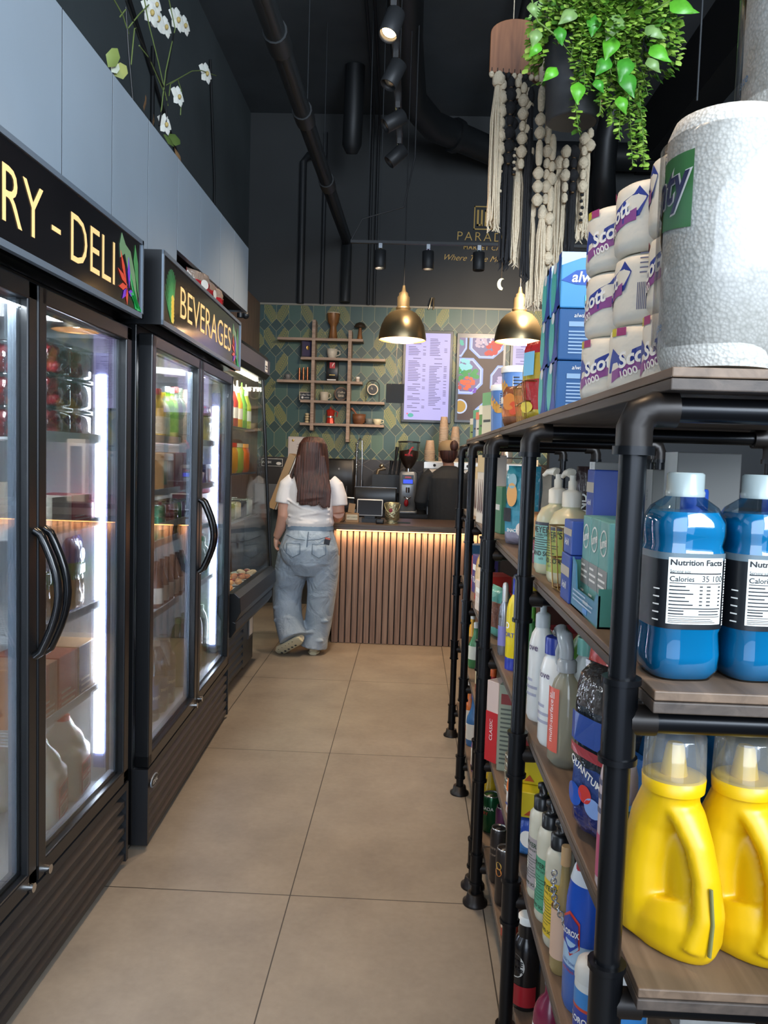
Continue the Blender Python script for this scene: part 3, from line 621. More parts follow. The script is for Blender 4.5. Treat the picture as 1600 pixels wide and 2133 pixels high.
MB().m(CHROME).tube([(-.3, -.25, .51), (-.3, -.27, .56), (.5, -.27, .56), (.5, -.25, .51)], .006, 6).build('rail', t)
CUPM = mat('c8a98a', .6, noise=.12, nscale=60); CUPW = mat('d8c9b5', .6)
def cup_stack(label, loc, n, r=.044, group='paper cup stacks on the espresso machine', lid=False):
    t = thing('paper_cup_stack', label, 'paper cups', loc, 0, group); h = .11
    for k in range(n):
        z0 = k * .0155; MB().m(CUPM).lathe([(r, z0), (r * 1.02, z0 + .004), (r * .72, z0 + h)], n=18).m(CUPW).tube([(r * 1.01 * math.cos(a), r * 1.01 * math.sin(a), z0 + .003) for a in [2 * PI * q / 16 for q in range(16)]], .003, 5, closed=True).build('cup', t)
    return t
cup_stack('tallest stack of upturned paper cups behind the barista cap', (.305, 7.85, 1.407), 22)
cup_stack('second tallest stack of upturned paper cups, right of the tallest', (.42, 7.85, 1.407), 16)
cup_stack('short stack of paper cups left of the barista', (.175, 7.9, 1.407), 7, .052)
cup_stack('stack of upturned paper cups between barista and shelf posts', (.60, 7.85, 1.407), 7)
t = thing('pod_dispenser', 'red lit drinks dispenser half hidden behind the shelf posts', 'dispenser', (.78, 7.9, 1.407)); MB().m(BLK).rbox((0, 0, .1), (.16, .14, .2), .02).build('body', t); MB().m(mat('e0322c', .4, emit=.4, key='x')).b2((-.04, -.075, .08), (.04, -.07, .15)).build('badge', t)
t = thing('steel_canister', 'polished steel canister seen between the shelf posts', 'canister', (.93, 7.85, 1.407)); MB().m(mat('c9c5bd', .25, .7)).lathe([(.05, 0), (.06, .02), (.06, .1), (.05, .12)], n=24).build('body', t); MB().m(mat('c9c5bd', .25, .7)).ball((0, 0, .15), .055).build('dome', t)
t = thing('beer_tap', 'small brass tap beside the espresso machine', 'tap', (1.22, 7.85, .896)); MB().m(BRASS).cyl((0, 0, 0), .02, .5, 14).tube([(0, 0, .45), (0, -.1, .44)], .012, 8).build('column', t); MB().m(CREAM).tube([(0, -.08, .45), (0, -.09, .55)], .01, 8).build('handle', t)
t = thing('table_lamp', 'white box lamp with dark shade beyond the shelving', 'lamp', (1.42, 7.8, .896)); MB().m(WHITE).b2((-.09, -.05, 0), (.09, .05, .62)).build('body', t); MB().m(DARK).b2((-.06, -.052, .08), (.06, -.05, .55)).build('front', t)
# kitchen behind: dispenser, tap, knife rack, monitor
t = thing('towel_dispenser', 'black wall-mounted paper dispenser behind the customer', 'dispenser', (-.76, YB - .03, 1.0)); MB().m(mat('1f1d1c', .35)).rbox((0, -.1, .2), (.38, .18, .4), .04).build('housing', t); MB().m(mat('bbbbbb', .5)).text('e', (0.02, -.192, .3), .04).build('badge', t)
t = thing('spring_tap', 'tall chrome spring-neck tap behind the counter', 'tap', (-.54, 7.75, .896))
MB().m(CHROME).tube([(0, 0, 0), (0, 0, .35)], .016, 12).tube([(0, 0, .2), (0, 0, .6), (.01, 0, .68), (.03, 0, .71), (.05, 0, .68), (.055, 0, .5), (.055, 0, .3)], .008, 8).build('column', t)
sp = MB().m(CHROME); pts = [(.018 * math.cos(k * .9), .018 * math.sin(k * .9), .38 + k * .0022) for k in range(130)]; sp.tube(pts, .0032, 5).build('spring', t)
MB().m(CHROME).tube([(0, 0, .12), (-.16, -.04, .13)], .01, 8).tube([(-.09, 0, .1), (-.09, 0, .24)], .007, 8).tube([(.055, 0, .3), (.055, 0, .2)], .016, 10).build('spout', t)
t = thing('wall_phone_rack', 'chrome hooks with hanging jug on the dark splashback', 'rack', (-.28, 7.95, 1.2)); MB().m(mat('b9a58a', .2, .9)).tube([(.02, 0, .12), (-.05, 0, .1), (-.08, 0, 0), (-.05, 0, -.12)], .018, 8).ball((-.02, 0, .14), .025).build('hook', t); MB().m(STEEL).cyl((.1, -.02, -.28), .045, .1, 18).build('jug', t)
t = thing('black_utensil_caddy', 'black dish rack and utensils against the splashback', 'utensil rack', (-.03, 8.02, .896))
MB().m(BLK).b2((-.36, -.12, .18), (.1, .12, .36)).build('basket', t)
for k, (a, h_) in enumerate(((-.15, .34), (-.11, .26), (-.2, .2))): MB().m(BLK).tube([(a, 0, .3), (a + .02, 0, .3 + h_ * .7), (a + .03, 0, .3 + h_)], [.008, .012, .02], 8).build('utensil', t)
t = thing('orange_peeler', 'orange handled peeler hanging by the tap', 'peeler', (-.36, 8.1, 1.1)); MB().m(mat('d2763a', .4)).tube([(-.03, 0, .03), (.01, 0, .05), (.02, 0, -.02), (.0, 0, -.08)], .014, 8).build('grip', t)
t = thing('monitor_back', 'black till monitor back facing the shop', 'monitor', on_c(781, 6.42))
MB().m(mat('191919', .35)).rbox((0, 0, .17), (.34, .03, .18), .01).m(STEEL).b2((-.17, -.002, .255), (.17, .017, .262)).build('panel', t); MB().m(BLK).b2((-.05, -.02, 0), (.05, .05, .012)).tube([(0, .01, 0), (0, .01, .12)], .018, 10).build('stand', t)
t = thing('payment_tablet', 'white rimmed payment tablet on a black stand', 'tablet', on_c(770, 6.1), .0)
MB().m(mat('d5d3cf', .3)).at((0, 0, .115), rx=-.25).rbox((0, 0, 0), (.2, .014, .13), .008).build('bezel', t); MB().m(mat('23201f', .15)).at((0, -.0075, .115), rx=-.25).box((0, 0, 0), (.185, .002, .115)).build('screen', t); MB().m(BLK).b2((-.06, -.02, 0), (.06, .07, .03)).b2((-.04, .0, .02), (.04, .04, .09)).build('stand', t)
t = thing('card_reader', 'small black card reader beside the payment tablet', 'card reader', on_c(792, 6.03)); MB().m(BLK).rbox((0, 0, .014), (.06, .1, .028), .008).build('body', t); MB().m(mat('4a5a78', .3)).b2((-.022, -.03, .028), (.022, .03, .029)).build('screen', t)
t = thing('ice_bucket', 'embossed silver pail with looped handle on the counter', 'bucket', on_c(817, 6.1))
MB().m(mat('b9b08c', .25, .8, bump=.9, bscale=70)).lathe([(.05, 0), (.05, .008), (.035, .012), (.055, .03), (.058, .09), (.05, .13), (.058, .16), (.05, .16), (.045, .1)], n=30).build('pail', t)
MB().m(mat('b9b08c', .25, .8)).tube([(.06 * math.cos(a), -.05 * math.sin(a) - .01, .15 - .07 * math.sin(a)) for a in [PI * k / 10 for k in range(11)]], .0035, 6).build('handle', t); MB().m(mat('8f3038', .5)).ball((-.01, -.055, .1), .014, sc3=(1, .3, 1.2)).build('enamel_flower', t)
t = thing('gift_card_box', 'kraft box stand with printed card on the counter', 'card holder', on_c(734, 6.07))
kr = mat('b08e68', .7); MB().m(kr).b2((-.05, -.03, 0), (.05, .03, .07)).at((-.005, -.02, .11), ry=.12).box((0, 0, 0), (.05, .004, .07)).build('box', t); MB().m(mat('dcd3b8', .6)).b2((-.042, -.032, .02), (.042, -.03, .06)).m(mat('4a5a34')).text('GIFT CARDS', (0, -.0325, .04), .015).build('card', t)
t = thing('wicker_ring', 'small bundle of brown twine beside the kraft box', 'twine', on_c(711, 6.05)); MB().m(mat('6a4f38', .8)).tube([(.03 * math.cos(a), 0, .045 + .04 * math.sin(a)) for a in [2 * PI * k / 14 for k in range(14)]], .008, 6, closed=True).build('ring', t)
t = thing('counter_tray', 'flat dark leather mat lying on the counter', 'mat', on_c(842, 6.15)); MB().m(mat('25302a', .5)).b2((-.05, -.04, 0), (.05, .04, .006)).build('mat', t)
t = thing('steel_ledge', 'short chrome bracket sticking up above the green wall', 'bracket', aY(899, 641, 8.25)); MB().m(mat('b9a88a', .3, .8)).tube([(-.03, 0, -.02), (0, 0, .1), (.02, 0, .1), (.02, 0, -.02)], .008, 6).build('bracket', t)
# sink and lid by the left wall
t = thing('steel_sink', 'stainless steel hand sink behind the customer', 'sink', (-1.2, 7.5, 0)); MB().m(mat('3a3d3f', .4)).b2((-.38, 0, 0), (.42, .6, .82)).build('cabinet', t); MB().m(STEEL).b2((-.4, -.02, .82), (.42, .62, .86)).b2((-.4, .58, .86), (.42, .62, 1.12)).build('basin', t); MB().m(CHROME).tube([(.1, .5, .86), (.1, .5, 1.05), (.1, .42, 1.08), (.1, .38, 1.02)], .01, 8).build('faucet', t)
t = thing('sneeze_guard_lid', 'raised timber and steel lid leaning beside the display case', 'lid', (-1.12, 7.0, .93)); MB().m(mat('b0926a', .5)).at((0, 0, .26), ry=.36).box((0, 0, 0), (.06, .34, .5)).build('panel', t); MB().m(mat('c9c5c0', .3, .5)).at((.045, 0, .26), ry=.36).box((0, 0, 0), (.012, .36, .52)).build('frame', t)
t = thing('notice_sheet', 'white framed certificate on the wall behind the customer', 'certificate', aY(630, 938, YB - .05)); MB().m(mat('c9c0bb', .5)).b2((-.15, 0, -.14), (.15, .012, .14)).build('frame', t); MB().m(mat('d8cfc8', .5)).b2((-.135, -.002, -.125), (.135, 0, .125)).m(GOLD).ball((-.1, -.003, .1), .013, sc3=(1, .2, 1)).m(mat('8a8078')).b2((-.06, -.004, .06), (.1, -.002, .064)).b2((-.06, -.004, .03), (.1, -.002, .034)).b2((-.06, -.004, 0), (.1, -.002, .004)).build('paper', t)
t = thing('wash_hands_sign', 'black hand washing notice on the dark splashback', 'sign', aY(567, 963, YB - .05)); MB().m(mat('d8d4cc', .5)).b2((-.11, 0, -.04), (.11, .006, .04)).build('border', t); MB().m(BLK).b2((-.105, -.002, -.035), (.105, 0, .035)).m(WHITE).text('WASH', (-.06, -.003, 0), .035, bold=.01).ball((.07, -.002, -.01), .02, sc3=(1.4, .05, .8)).build('sign_face', t)
t = thing('hanging_apron', 'dark grey apron hanging at the end of the back bench', 'apron', (-1.1, 7.15, .35)); 
vs = []; rings = []
for k in range(7):
    z_ = .6 - k * .11; rings.append([(-.17 + .34 * q / 9 * (1), -.03 * math.sin(q * 1.3 + k * .3) - (.02 if True else 0), z_) for q in range(10)] + [(-.17 + .34 * q / 9, .01 - .03 * math.sin(q * 1.3 + k * .3), z_) for q in reversed(range(10))])
MB().m(mat('3d4a50', .8)).rings(rings).build('cloth', t)
t = thing('wire_rack', 'black wire basket stand at the left end of the counter', 'rack', (-.67, 6.35, 0)); mm = MB().m(BLK)
for a in (-.07, .07):
    for c_ in (-.12, .12): mm.tube([(a, c_, 0), (a * .8, c_, .62)], .007, 6)
mm.build('legs_frame', t)
for z_ in (.12, .2, .28, .42): MB().m(mat('4a3a32', .6)).b2((-.065, -.12, z_), (.065, .12, z_ + .04)).build('crate', t)
# ------------------------------------------------------------------ glass door fridges
FB = mat('15171a', .3, .1); FBM = mat('202226', .4, .2); SILV = mat('7e8b99', .35, .3)
INNER = mat('d9dee2', .45); LEDM = mat('e4eeff', emit=90, key='led'); SHW_ = mat('d5d8da', .35)
GLASS = glassy((.96, .98, .98), .75, .015, .045)
SIGNB = mat('1a191b', .12); SIGNT = mat('f7cf8c', .4, emit=.55, key='st')
def leaf_shape(mm, mt, pts, y): mm.m(mt).prism(pts, -.0008, 'y', y)
def flower_art(mm, cx, z0, s, y, flip=1):
    """painted tropical sprig: banana leaves, bird-of-paradise bloom, fern"""
    def P(a, b_): return (cx + flip * a * s, z0 + b_ * s)
    g1, g2, g3 = mat('7ea277', .3, emit=.12), mat('4f9a58', .3, emit=.1), mat('35b865', .3, emit=.15)
    leaf_shape(mm, g1, [P(-.25, .98), P(-.1, .85), P(.1, .8), P(.3, .5), P(.42, .1), P(.3, .12), P(.05, .45), P(-.12, .72), P(-.3, .62), P(-.33, .8)], y)
    leaf_shape(mm, g2, [P(.3, .95), P(.42, .7), P(.46, .2), P(.34, .45), P(.24, .7)], y - .0004)
    og, pu = mat('e0503a', .3, emit=.25), mat('7a3cc8', .3, emit=.25)
    for a, b_, c_, d_, mt in ((-.3, .72, -.06, .3, og), (-.4, .45, -.02, .28, og), (-.36, .2, -.04, .26, og), (-.02, 0, -.06, .3, og), (.02, .7, .06, .26, pu), (-.22, .05, -.02, .25, pu), (.25, .2, .02, .2, pu)):
        dx, dz = c_ - a, d_ - b_; ll = math.hypot(dx, dz); nx, nz = -dz / ll * .05, dx / ll * .05
        leaf_shape(mm, mt, [P(a, b_), P((a + c_) / 2 + nx, (b_ + d_) / 2 + nz), P(c_, d_), P((a + c_) / 2 - nx, (b_ + d_) / 2 - nz)], y - .0008)
    for k in range(6):
        a = .08 + k * .05; leaf_shape(mm, g3, [P(a, .5 - k * .07), P(a + .05, .47 - k * .07), P(a + .3, .02), P(a + .24, .0)], y - .0004)
        leaf_shape(mm, g3, [P(.1 + k * .045, .2 - k * .03), P(.2 + k * .045, .22 - k * .03), P(.3 + k * .04, .15 - k * .03), P(.2 + k * .04, .14 - k * .03)], y - .0012)
def palm_art(mm, cx, z0, s, y):
    g = mat('4fa35e', .3, emit=.15); yl = mat('e8cf5a', .3, emit=.3)
    for k in range(11):
        a = R_(60 + k * 9); l_ = .9 * s; x1, z1 = cx + math.cos(a) * l_ * .55, z0 + .08 * s + math.sin(a) * l_
        nx, nz = -math.sin(a) * .02 * s, math.cos(a) * .02 * s
        leaf_shape(mm, g, [(cx, z0 + .05 * s), ((cx + x1) / 2 + nx, (z0 + z1) / 2 + nz), (x1, z1), ((cx + x1) / 2 - nx, (z0 + z1) / 2 - nz)], y)
    for k in range(6):
        a = k * 1.05; leaf_shape(mm, yl, [(cx + .05 * s + .1 * s * math.cos(a + q), z0 + (.12 + .07 * k) * s + .08 * s * math.sin(a + q)) for q in (0, 1.3, 2.6, 3.9, 5.2)], y - .001)
def fridge(name, label, cat, L_, H_=2.12, doors=2, sign='', loc=(0, 0, 0), rz=0, shelves=(.65, .9, 1.145, 1.39), art=None, signsize=.15, sign_h=.255, text_c=None, wx=.8, inner=None, seed=1):
    """local frame: front faces -Y, runs along +X from 0 to L_, depth .78"""
    t = thing(name, label, cat, loc, rz); Dp = .72; sb = H_ - sign_h; BZ = .30
    w_ = L_ / doors; tz = sb - .01
    c = MB().m(FB); c.b2((0, .055, .02), (.035, Dp, sb)).b2((L_ - .035, .055, .02), (L_, Dp, sb)).b2((0, .055, sb - .06), (L_, Dp, sb)).b2((0, Dp - .03, .02), (L_, Dp, sb)).b2((0, .055, .02), (L_, Dp, BZ))
    c.build('cabinet', t, bevel=.003)
    i = MB().m(INNER); e = .0355; i.b2((e, Dp - .05, BZ), (L_ - e, Dp - .031, sb - .061)).b2((e, .06, BZ), (e + .015, Dp - .05, sb - .061)).b2((L_ - e - .015, .06, BZ), (L_ - e, Dp - .05, sb - .061)).b2((e, .06, BZ), (L_ - e, Dp - .05, BZ + .012)).b2((e, .06, sb - .075), (L_ - e, Dp - .05, sb - .061))
    i.build('liner', t)
    # base grille
    g = MB().m(FBM).b2((0.0, .0, BZ - .03), (L_, .055, BZ - .005)).b2((0, .0, .02), (.02, .055, BZ - .03)).b2((L_ - .02, 0, .02), (L_, .055, BZ - .03))
    for k in range(5):
        z_ = .03 + k * .046; g.add([(.02, .004, z_), (L_ - .02, .004, z_), (L_ - .02, .004, z_ + .018), (.02, .004, z_ + .018), (L_ - .02, .04, z_ + .046), (.02, .04, z_ + .046)], [(0, 1, 2, 3), (3, 2, 4, 5)])
    g.b2((.02, .045, .02), (L_ - .02, .055, BZ - .03)); g.build('grille', t)
    # doors
    for k in range(doors):
        x0 = k * w_ + .004; x1 = (k + 1) * w_ - .004; z0, z1 = BZ, tz - .02; f = .045
        d = MB().m(FB).b2((x0, 0, z0), (x0 + f, .05, z1)).b2((x1 - f, 0, z0), (x1, .05, z1)).b2((x0, 0, z0), (x1, .05, z0 + f)).b2((x0, 0, z1 - f), (x1, .05, z1)); dr = d.build('door', t, bevel=.004)
        MB().m(GLASS).b2((x0 + f, .018, z0 + f), (x1 - f, .022, z1 - f)).build('glass_pane', dr)
        q = MB().m(SILV).b2((x0 + f, .024, z0 + f), (x0 + f + .012, .045, z1 - f)).b2((x1 - f - .012, .024, z0 + f), (x1 - f, .045, z1 - f)).b2((x0 + f, .024, z0 + f), (x1 - f, .045, z0 + f + .012)); q.build('gasket', dr)
        hx_ = x1 - .022 if k % 2 == 0 else x0 + .022; sg = -1 if k % 2 == 0 else 1
        zt, zb = 1.215, .9
        pts = [(hx_, -.004, zt), (hx_, -.02, zt - .01)] + [(hx_ + sg * 0, -.02 - .045 * math.sin(PI * q_ / 10), zt - .01 - (zt - zb - .02) * q_ / 10) for q_ in range(1, 10)] + [(hx_, -.02, zb + .01), (hx_, -.004, zb)]
        MB().m(mat('0d0e10', .18)).tube(pts, .011, 10).build('handle', dr)
        MB().m(CHROME).at((hx_ + sg * .02, .0, z0 + .012), rx=PI / 2).cyl((0, 0, 0), .012, .014, 14).build('lock', dr)
    # shelves
    for z_ in shelves:
        s = MB().m(SHW_)
        for k in range(doors):
            a, b_ = k * w_ + .055, (k + 1) * w_ - .055
            s.b2((a, .072, z_ - .004), (b_, .077, z_ + .022))
            nn = int((b_ - a) / .022)
            for q_ in range(nn): s.b2((a + q_ * .022, .075, z_ - .004), (a + q_ * .022 + .005, .64, z_))
            for yy in (.08, .3, .5, .63): s.b2((a, yy, z_ - .008), (b_, yy + .005, z_ - .004))
        s.build('wire_shelf', t)
    # led strips beside the door edges, facing into the cabinet
    for xx, sg in ((.0515, 1), (L_ - .0515, -1)):
        MB().m(mat('8f98c8', .3, .2)).b2((xx, .058, BZ + .06), (xx + sg * .004, .100, sb - .12)).build('mullion', t)
        MB().m(LEDM).b2((xx + sg * .004, .066, BZ + .11), (xx + sg * .008, .092, sb - .19)).build('light_strip', t)
    # header sign
    h = MB().m(SILV).b2((.001, -.035, sb), (L_ - .001, -.02, sb + .016)).b2((.001, -.035, H_ - .014), (L_ - .001, -.02, H_)).b2((.001, -.035, sb), (.012, -.028, H_)).b2((L_ - .012, -.035, sb), (L_ - .001, -.028, H_)).m(FB).b2((0, -.028, sb), (.012, .0, H_)).b2((L_ - .012, -.028, sb), (L_, 0, H_)).b2((0, 0, sb), (L_, Dp, H_)); h.build('header', t)
    MB().m(SIGNB).b2((.012, -.03, sb + .016), (L_ - .012, -.022, H_ - .014)).build('sign_panel', t)
    mm = MB().m(SIGNT); sign(mm, sb); mm.build('sign_lettering', t)
    if art:
        mm = MB(); art(mm, sb); mm.build('sign_painting', t)
    return t
def bbox(t, **k):
    vs, _ = text_geo(t, **k); xs = [v[0] for v in vs]; zs = [v[1] for v in vs]; return min(xs), max(xs), min(zs), max(zs)
def fit(mm, t, x0, x1, z0, z1, y, fn=None, **k):
    """lettering stretched to fill x0..x1, z0..z1"""
    a, b_, c, d = bbox(t, **k); vs, fs = text_geo(t, **k); out = []
    for u_, v_ in vs:
        X = x0 + (u_ - a) / (b_ - a) * (x1 - x0); Z = z0 + (v_ - c) / (d - c) * (z1 - z0); out.append(fn(X, Z) if fn else (X, y, Z))
    return mm.add(out, fs)
def deli_letters(mm, sb):
    fit(mm, 'RY', .43, .62, sb + .058, sb + .18, -.0315, bold=-.004); fit(mm, 'DAI', .14, .405, sb + .058, sb + .18, -.0315, bold=-.004)
    fit(mm, '-', .665, .715, sb + .103, sb + .115, -.0315); fit(mm, 'DELI', .775, 1.078, sb + .058, sb + .18, -.0315, bold=-.004)
def deli_art(mm, sb): flower_art(mm, 1.185, sb + .02, .21, -.031, 1)
F1 = fridge('display_fridge', 'black two-door glass fridge with gold dairy and deli sign', 'fridge', 1.32, 2.10, 2, deli_letters, (-.93, 1.285, 0), PI / 2, art=deli_art, sign_h=.25, shelves=(.636, .908, 1.18, 1.445))
def bev_letters(mm, sb): fit(mm, 'BEVERAGES', .24, 1.2, sb + .065, sb + .18, -.0315, bold=-.006)
def bev_art(mm, sb): palm_art(mm, .12, sb + .015, .2, -.031); flower_art(mm, 1.31, sb + .018, .2, -.031, 1)
F2 = fridge('display_fridge', 'black two-door glass fridge with gold beverages sign', 'fridge', 1.46, 2.10, 2, bev_letters, (-.895, 2.70, 0), PI / 2 + R_(2), art=bev_art, sign_h=.25, shelves=(.775, 1.05, 1.25, 1.46))

for X_, Y_, w_ in ((-1.2, 1.95, 1.2), (-1.2, 3.42, 1.35)):
    light('fridge_fill_light', 'AREA', (X_ + .08, Y_, 1.77), (X_ - .02, Y_, .3), 26, (.88, .94, 1.0), shape='SQUARE', size=.35)  # area fill added to brighten each fridge interior beyond its LED strips
# ------------------------------------------------------------------ refrigerated display case
CG = mat('1d1f21', .35, .2); CGM = mat('3a3f45', .4, .3)
t = thing('display_case', 'long black refrigerated pastry case with sloping glass front', 'display case', (0, 0, 0)); Y0, Y1 = 4.22, 5.34
MB().m(CG).b2((-1.6, Y0, .03), (-1.06, Y1 - .02, .42)).b2((-1.6, Y0, .42), (-1.56, Y1, 1.92)).b2((-1.6, Y0, .42), (-1.0, Y1, .60)).build('base', t)
g = MB().m(CGM)
for k in range(7):
    z_ = .05 + k * .05; g.add([(-1.045, Y0, z_), (-1.045, Y1 - .35, z_), (-1.045, Y1 - .35, z_ + .022), (-1.045, Y0, z_ + .022), (-1.07, Y1 - .35, z_ + .05), (-1.07, Y0, z_ + .05)], [(0, 1, 2, 3), (3, 2, 4, 5)])
g.b2((-1.065, Y1 - .35, .04), (-1.045, Y1 - .04, .42)).build('grille', t)
MB().m(STEEL).b2((-1.044, Y1 - .22, .2), (-1.036, Y1 - .08, .40)).m(WHITE).b2((-1.036, Y1 - .2, .22), (-1.034, Y1 - .1, .38)).build('card_holder', t)
MB().m(CG).prism([(-1.02, .41), (-.95, .42), (-.925, .46), (-.925, .50), (-.935, .505), (-.925, .51), (-.90, .56), (-.905, .64), (-.935, .665), (-.98, .66), (-1.02, .60)], Y1 - Y0, 'y', Y0).build('bumper', t, bevel=.004)
MB().m(glassy((.96, .98, .98), .2, .02, .02, 'c')).add([(-.94, Y0, .66), (-.94, Y1, .66), (-1.02, Y1, 1.92), (-1.02, Y0, 1.92), (-.945, Y0, .66), (-.945, Y1, .66), (-1.025, Y1, 1.92), (-1.025, Y0, 1.92)], [(0, 1, 2, 3), (5, 4, 7, 6), (0, 4, 5, 1), (2, 6, 7, 3)]).build('front_glass', t)
MB().m(glassy((.93, .96, .96), .5, .02, .04, 'd')).add([(-.94, Y1, .66), (-1.55, Y1, .66), (-1.55, Y1, 1.92), (-1.02, Y1, 1.92)], [(0, 1, 2, 3)]).build('end_glass', t)
MB().m(CG).tube([(-.94, Y1, .655), (-1.02, Y1, 1.93)], .011, 8).build('frame_post', t)
MB().m(CG).prism([(-1.6, 1.92), (-1.0, 1.92), (-.975, 1.95), (-.975, 2.04), (-1.0, 2.075), (-1.6, 2.075)], Y1 - Y0 + .02, 'y', Y0).build('canopy', t, bevel=.004)
MB().m(WHITE).b2((-.976, Y1 - .16, 1.96), (-.973, Y1 - .08, 2.03)).m(BLK).b2((-.973, Y1 - .15, 1.99), (-.9725, Y1 - .09, 2.0)).b2((-.973, Y1 - .15, 1.975), (-.9725, Y1 - .09, 1.982)).build('sticker', t)
MB().m(mat('fff2dc', emit=20, key='case')).b2((-1.06, Y0 + .05, 1.905), (-1.04, Y1 - .05, 1.915)).build('light_strip', t)
CW = glassy((.9, .95, .95), .6, .02, .06, 'sh')
for z_, x_ in ((1.02, -1.03), (1.30, -1.05), (1.58, -1.06)): MB().m(CW).b2((-1.55, Y0 + .02, z_ - .008), (x_, Y1 - .02, z_)).m(STEEL).b2((x_ - .006, Y0 + .02, z_ - .01), (x_, Y1 - .02, z_ + .002)).build('glass_shelf', t)
MB().m(mat('9a7c5c', .5)).b2((-1.56, Y0, .60), (-.96, Y1 - .01, .612)).build('deck', t)
def plate(label, x_, y_, z_, cfood):
    o = thing('pastry_plate', label, 'plate', (x_, y_, z_), random.random() * 6, 'plates in the display case')
    MB().m(mat('dcdcd4', .3)).lathe([(.04, 0), (.1, .012), (.1, .016), (.04, .006)], n=24).build('plate', o)
    m_ = MB().m(mat(cfood, .6, noise=.3, nscale=60)); 
    for k in range(5): a = k * 1.256; m_.ball((.045 * math.cos(a), .045 * math.sin(a), .022), .026, 10, (1, .8, .6), 6)
    m_.m(mat('8f3a24', .6)).ball((0, 0, .03), .02, 8, (1, 1, .5), 5).build('food', o)
for k, (y_, c_) in enumerate(((4.55, 'c98b58'), (4.8, 'd9a06a'), (5.02, 'c07c50'), (5.22, 'd9c09a'))):
    plate(('nearest', 'second', 'third', 'farthest')[k] + ' plate of pastries on the lower deck of the glass case', -1.08, y_, .612, c_)
for k, (y_, c_) in enumerate(((4.75, 'b98a5a'), (4.98, 'caa070'), (5.2, 'a07048'))):
    o = thing('pastry_tub', ('nearest', 'middle', 'farthest')[k] + ' clear tub of baked goods on the lower case deck', 'food tub', (-1.3, y_, .612), 0, 'clear tubs in the display case')
    MB().m(glassy((.95, .95, .95), .5)).rbox((0, 0, .06), (.2, .2, .12), .03).build('tub', o); MB().m(mat(c_, .7, noise=.3, nscale=50)).rbox((0, 0, .04), (.18, .18, .07), .03).build('food', o)
def sauce(label, loc, c1, c2, s=1):
    o = thing('sauce_bottle', label, 'bottle', loc, 0, 'bottles in the display case')
    MB().m(mat(c1, .3)).lathe([(.03, 0), (.034, .01), (.034, .14), (.02, .18), (.014, .2)], n=18).build('body', o); MB().m(mat(c2, .4)).lathe([(.016, .2), (.016, .225), (.006, .24), (.004, .27)], n=14).build('cap', o)
    MB().m(mat(c2, .5)).lathe([(.0345, .05), (.0345, .11)], n=18, cap=False).build('label', o); o.scale = (s, s, s)
for k, (y_, c1, c2) in enumerate(((4.72, '2c3a3e', 'c9d6d8'), (4.85, 'b3332c', 'e8e0d0'), (4.98, 'd9a62a', 'e8e0d0'), (5.11, '5d9a3a', '7fb84a'), (5.24, 'a5b83a', 'e0e0d0'))):
    sauce(('grey-capped dark', 'red', 'mustard yellow', 'green', 'lime coloured')[k] + ' squeeze bottle on the top shelf of the glass case', (-1.11, y_, 1.58), c1, c2, 1.1)
for k, (y_, c1, c2) in enumerate(((4.85, 'c9861e', 'c83a1c'), (5.02, '8f9a3a', 'c9c4a0'), (5.2, 'b85a2a', 'e8a050'))):
    o = thing('food_jar', ('amber', 'olive green', 'orange rimmed')[k] + ' jar on the middle shelf of the glass case', 'jar', (-1.13, y_, 1.30), 0, 'jars in the display case')
    MB().m(mat(c1, .25)).lathe([(.05, 0), (.06, .02), (.06, .13), (.05, .16)], n=20).build('jar', o); MB().m(mat(c2, .4)).lathe([(.053, .16), (.053, .185)], n=20).build('lid', o)
for k, (y_, c1) in enumerate(((4.68, '8a8f4a'), (4.85, 'c9c0a0'), (5.02, '3a4048'), (5.2, 'a0a8a0'))):
    o = thing('food_box', ('olive', 'cream', 'charcoal', 'pale grey')[k] + ' deli container on the lower glass shelf of the case', 'container', (-1.13, y_, 1.02), 0, 'containers in the display case')
    MB().m(mat(c1, .4, noise=.2, nscale=30)).rbox((0, 0, .05), (.15, .14, .1), .02).build('tub', o); MB().m(glassy((.9, .9, .9), .6)).rbox((0, 0, .107), (.16, .15, .015), .02).build('lid', o)

light('case_lamp', 'AREA', (-1.3, 4.78, 1.9), (-1.3, 4.78, .6), 34, (1, .9, .75), shape='SQUARE', size=.4)
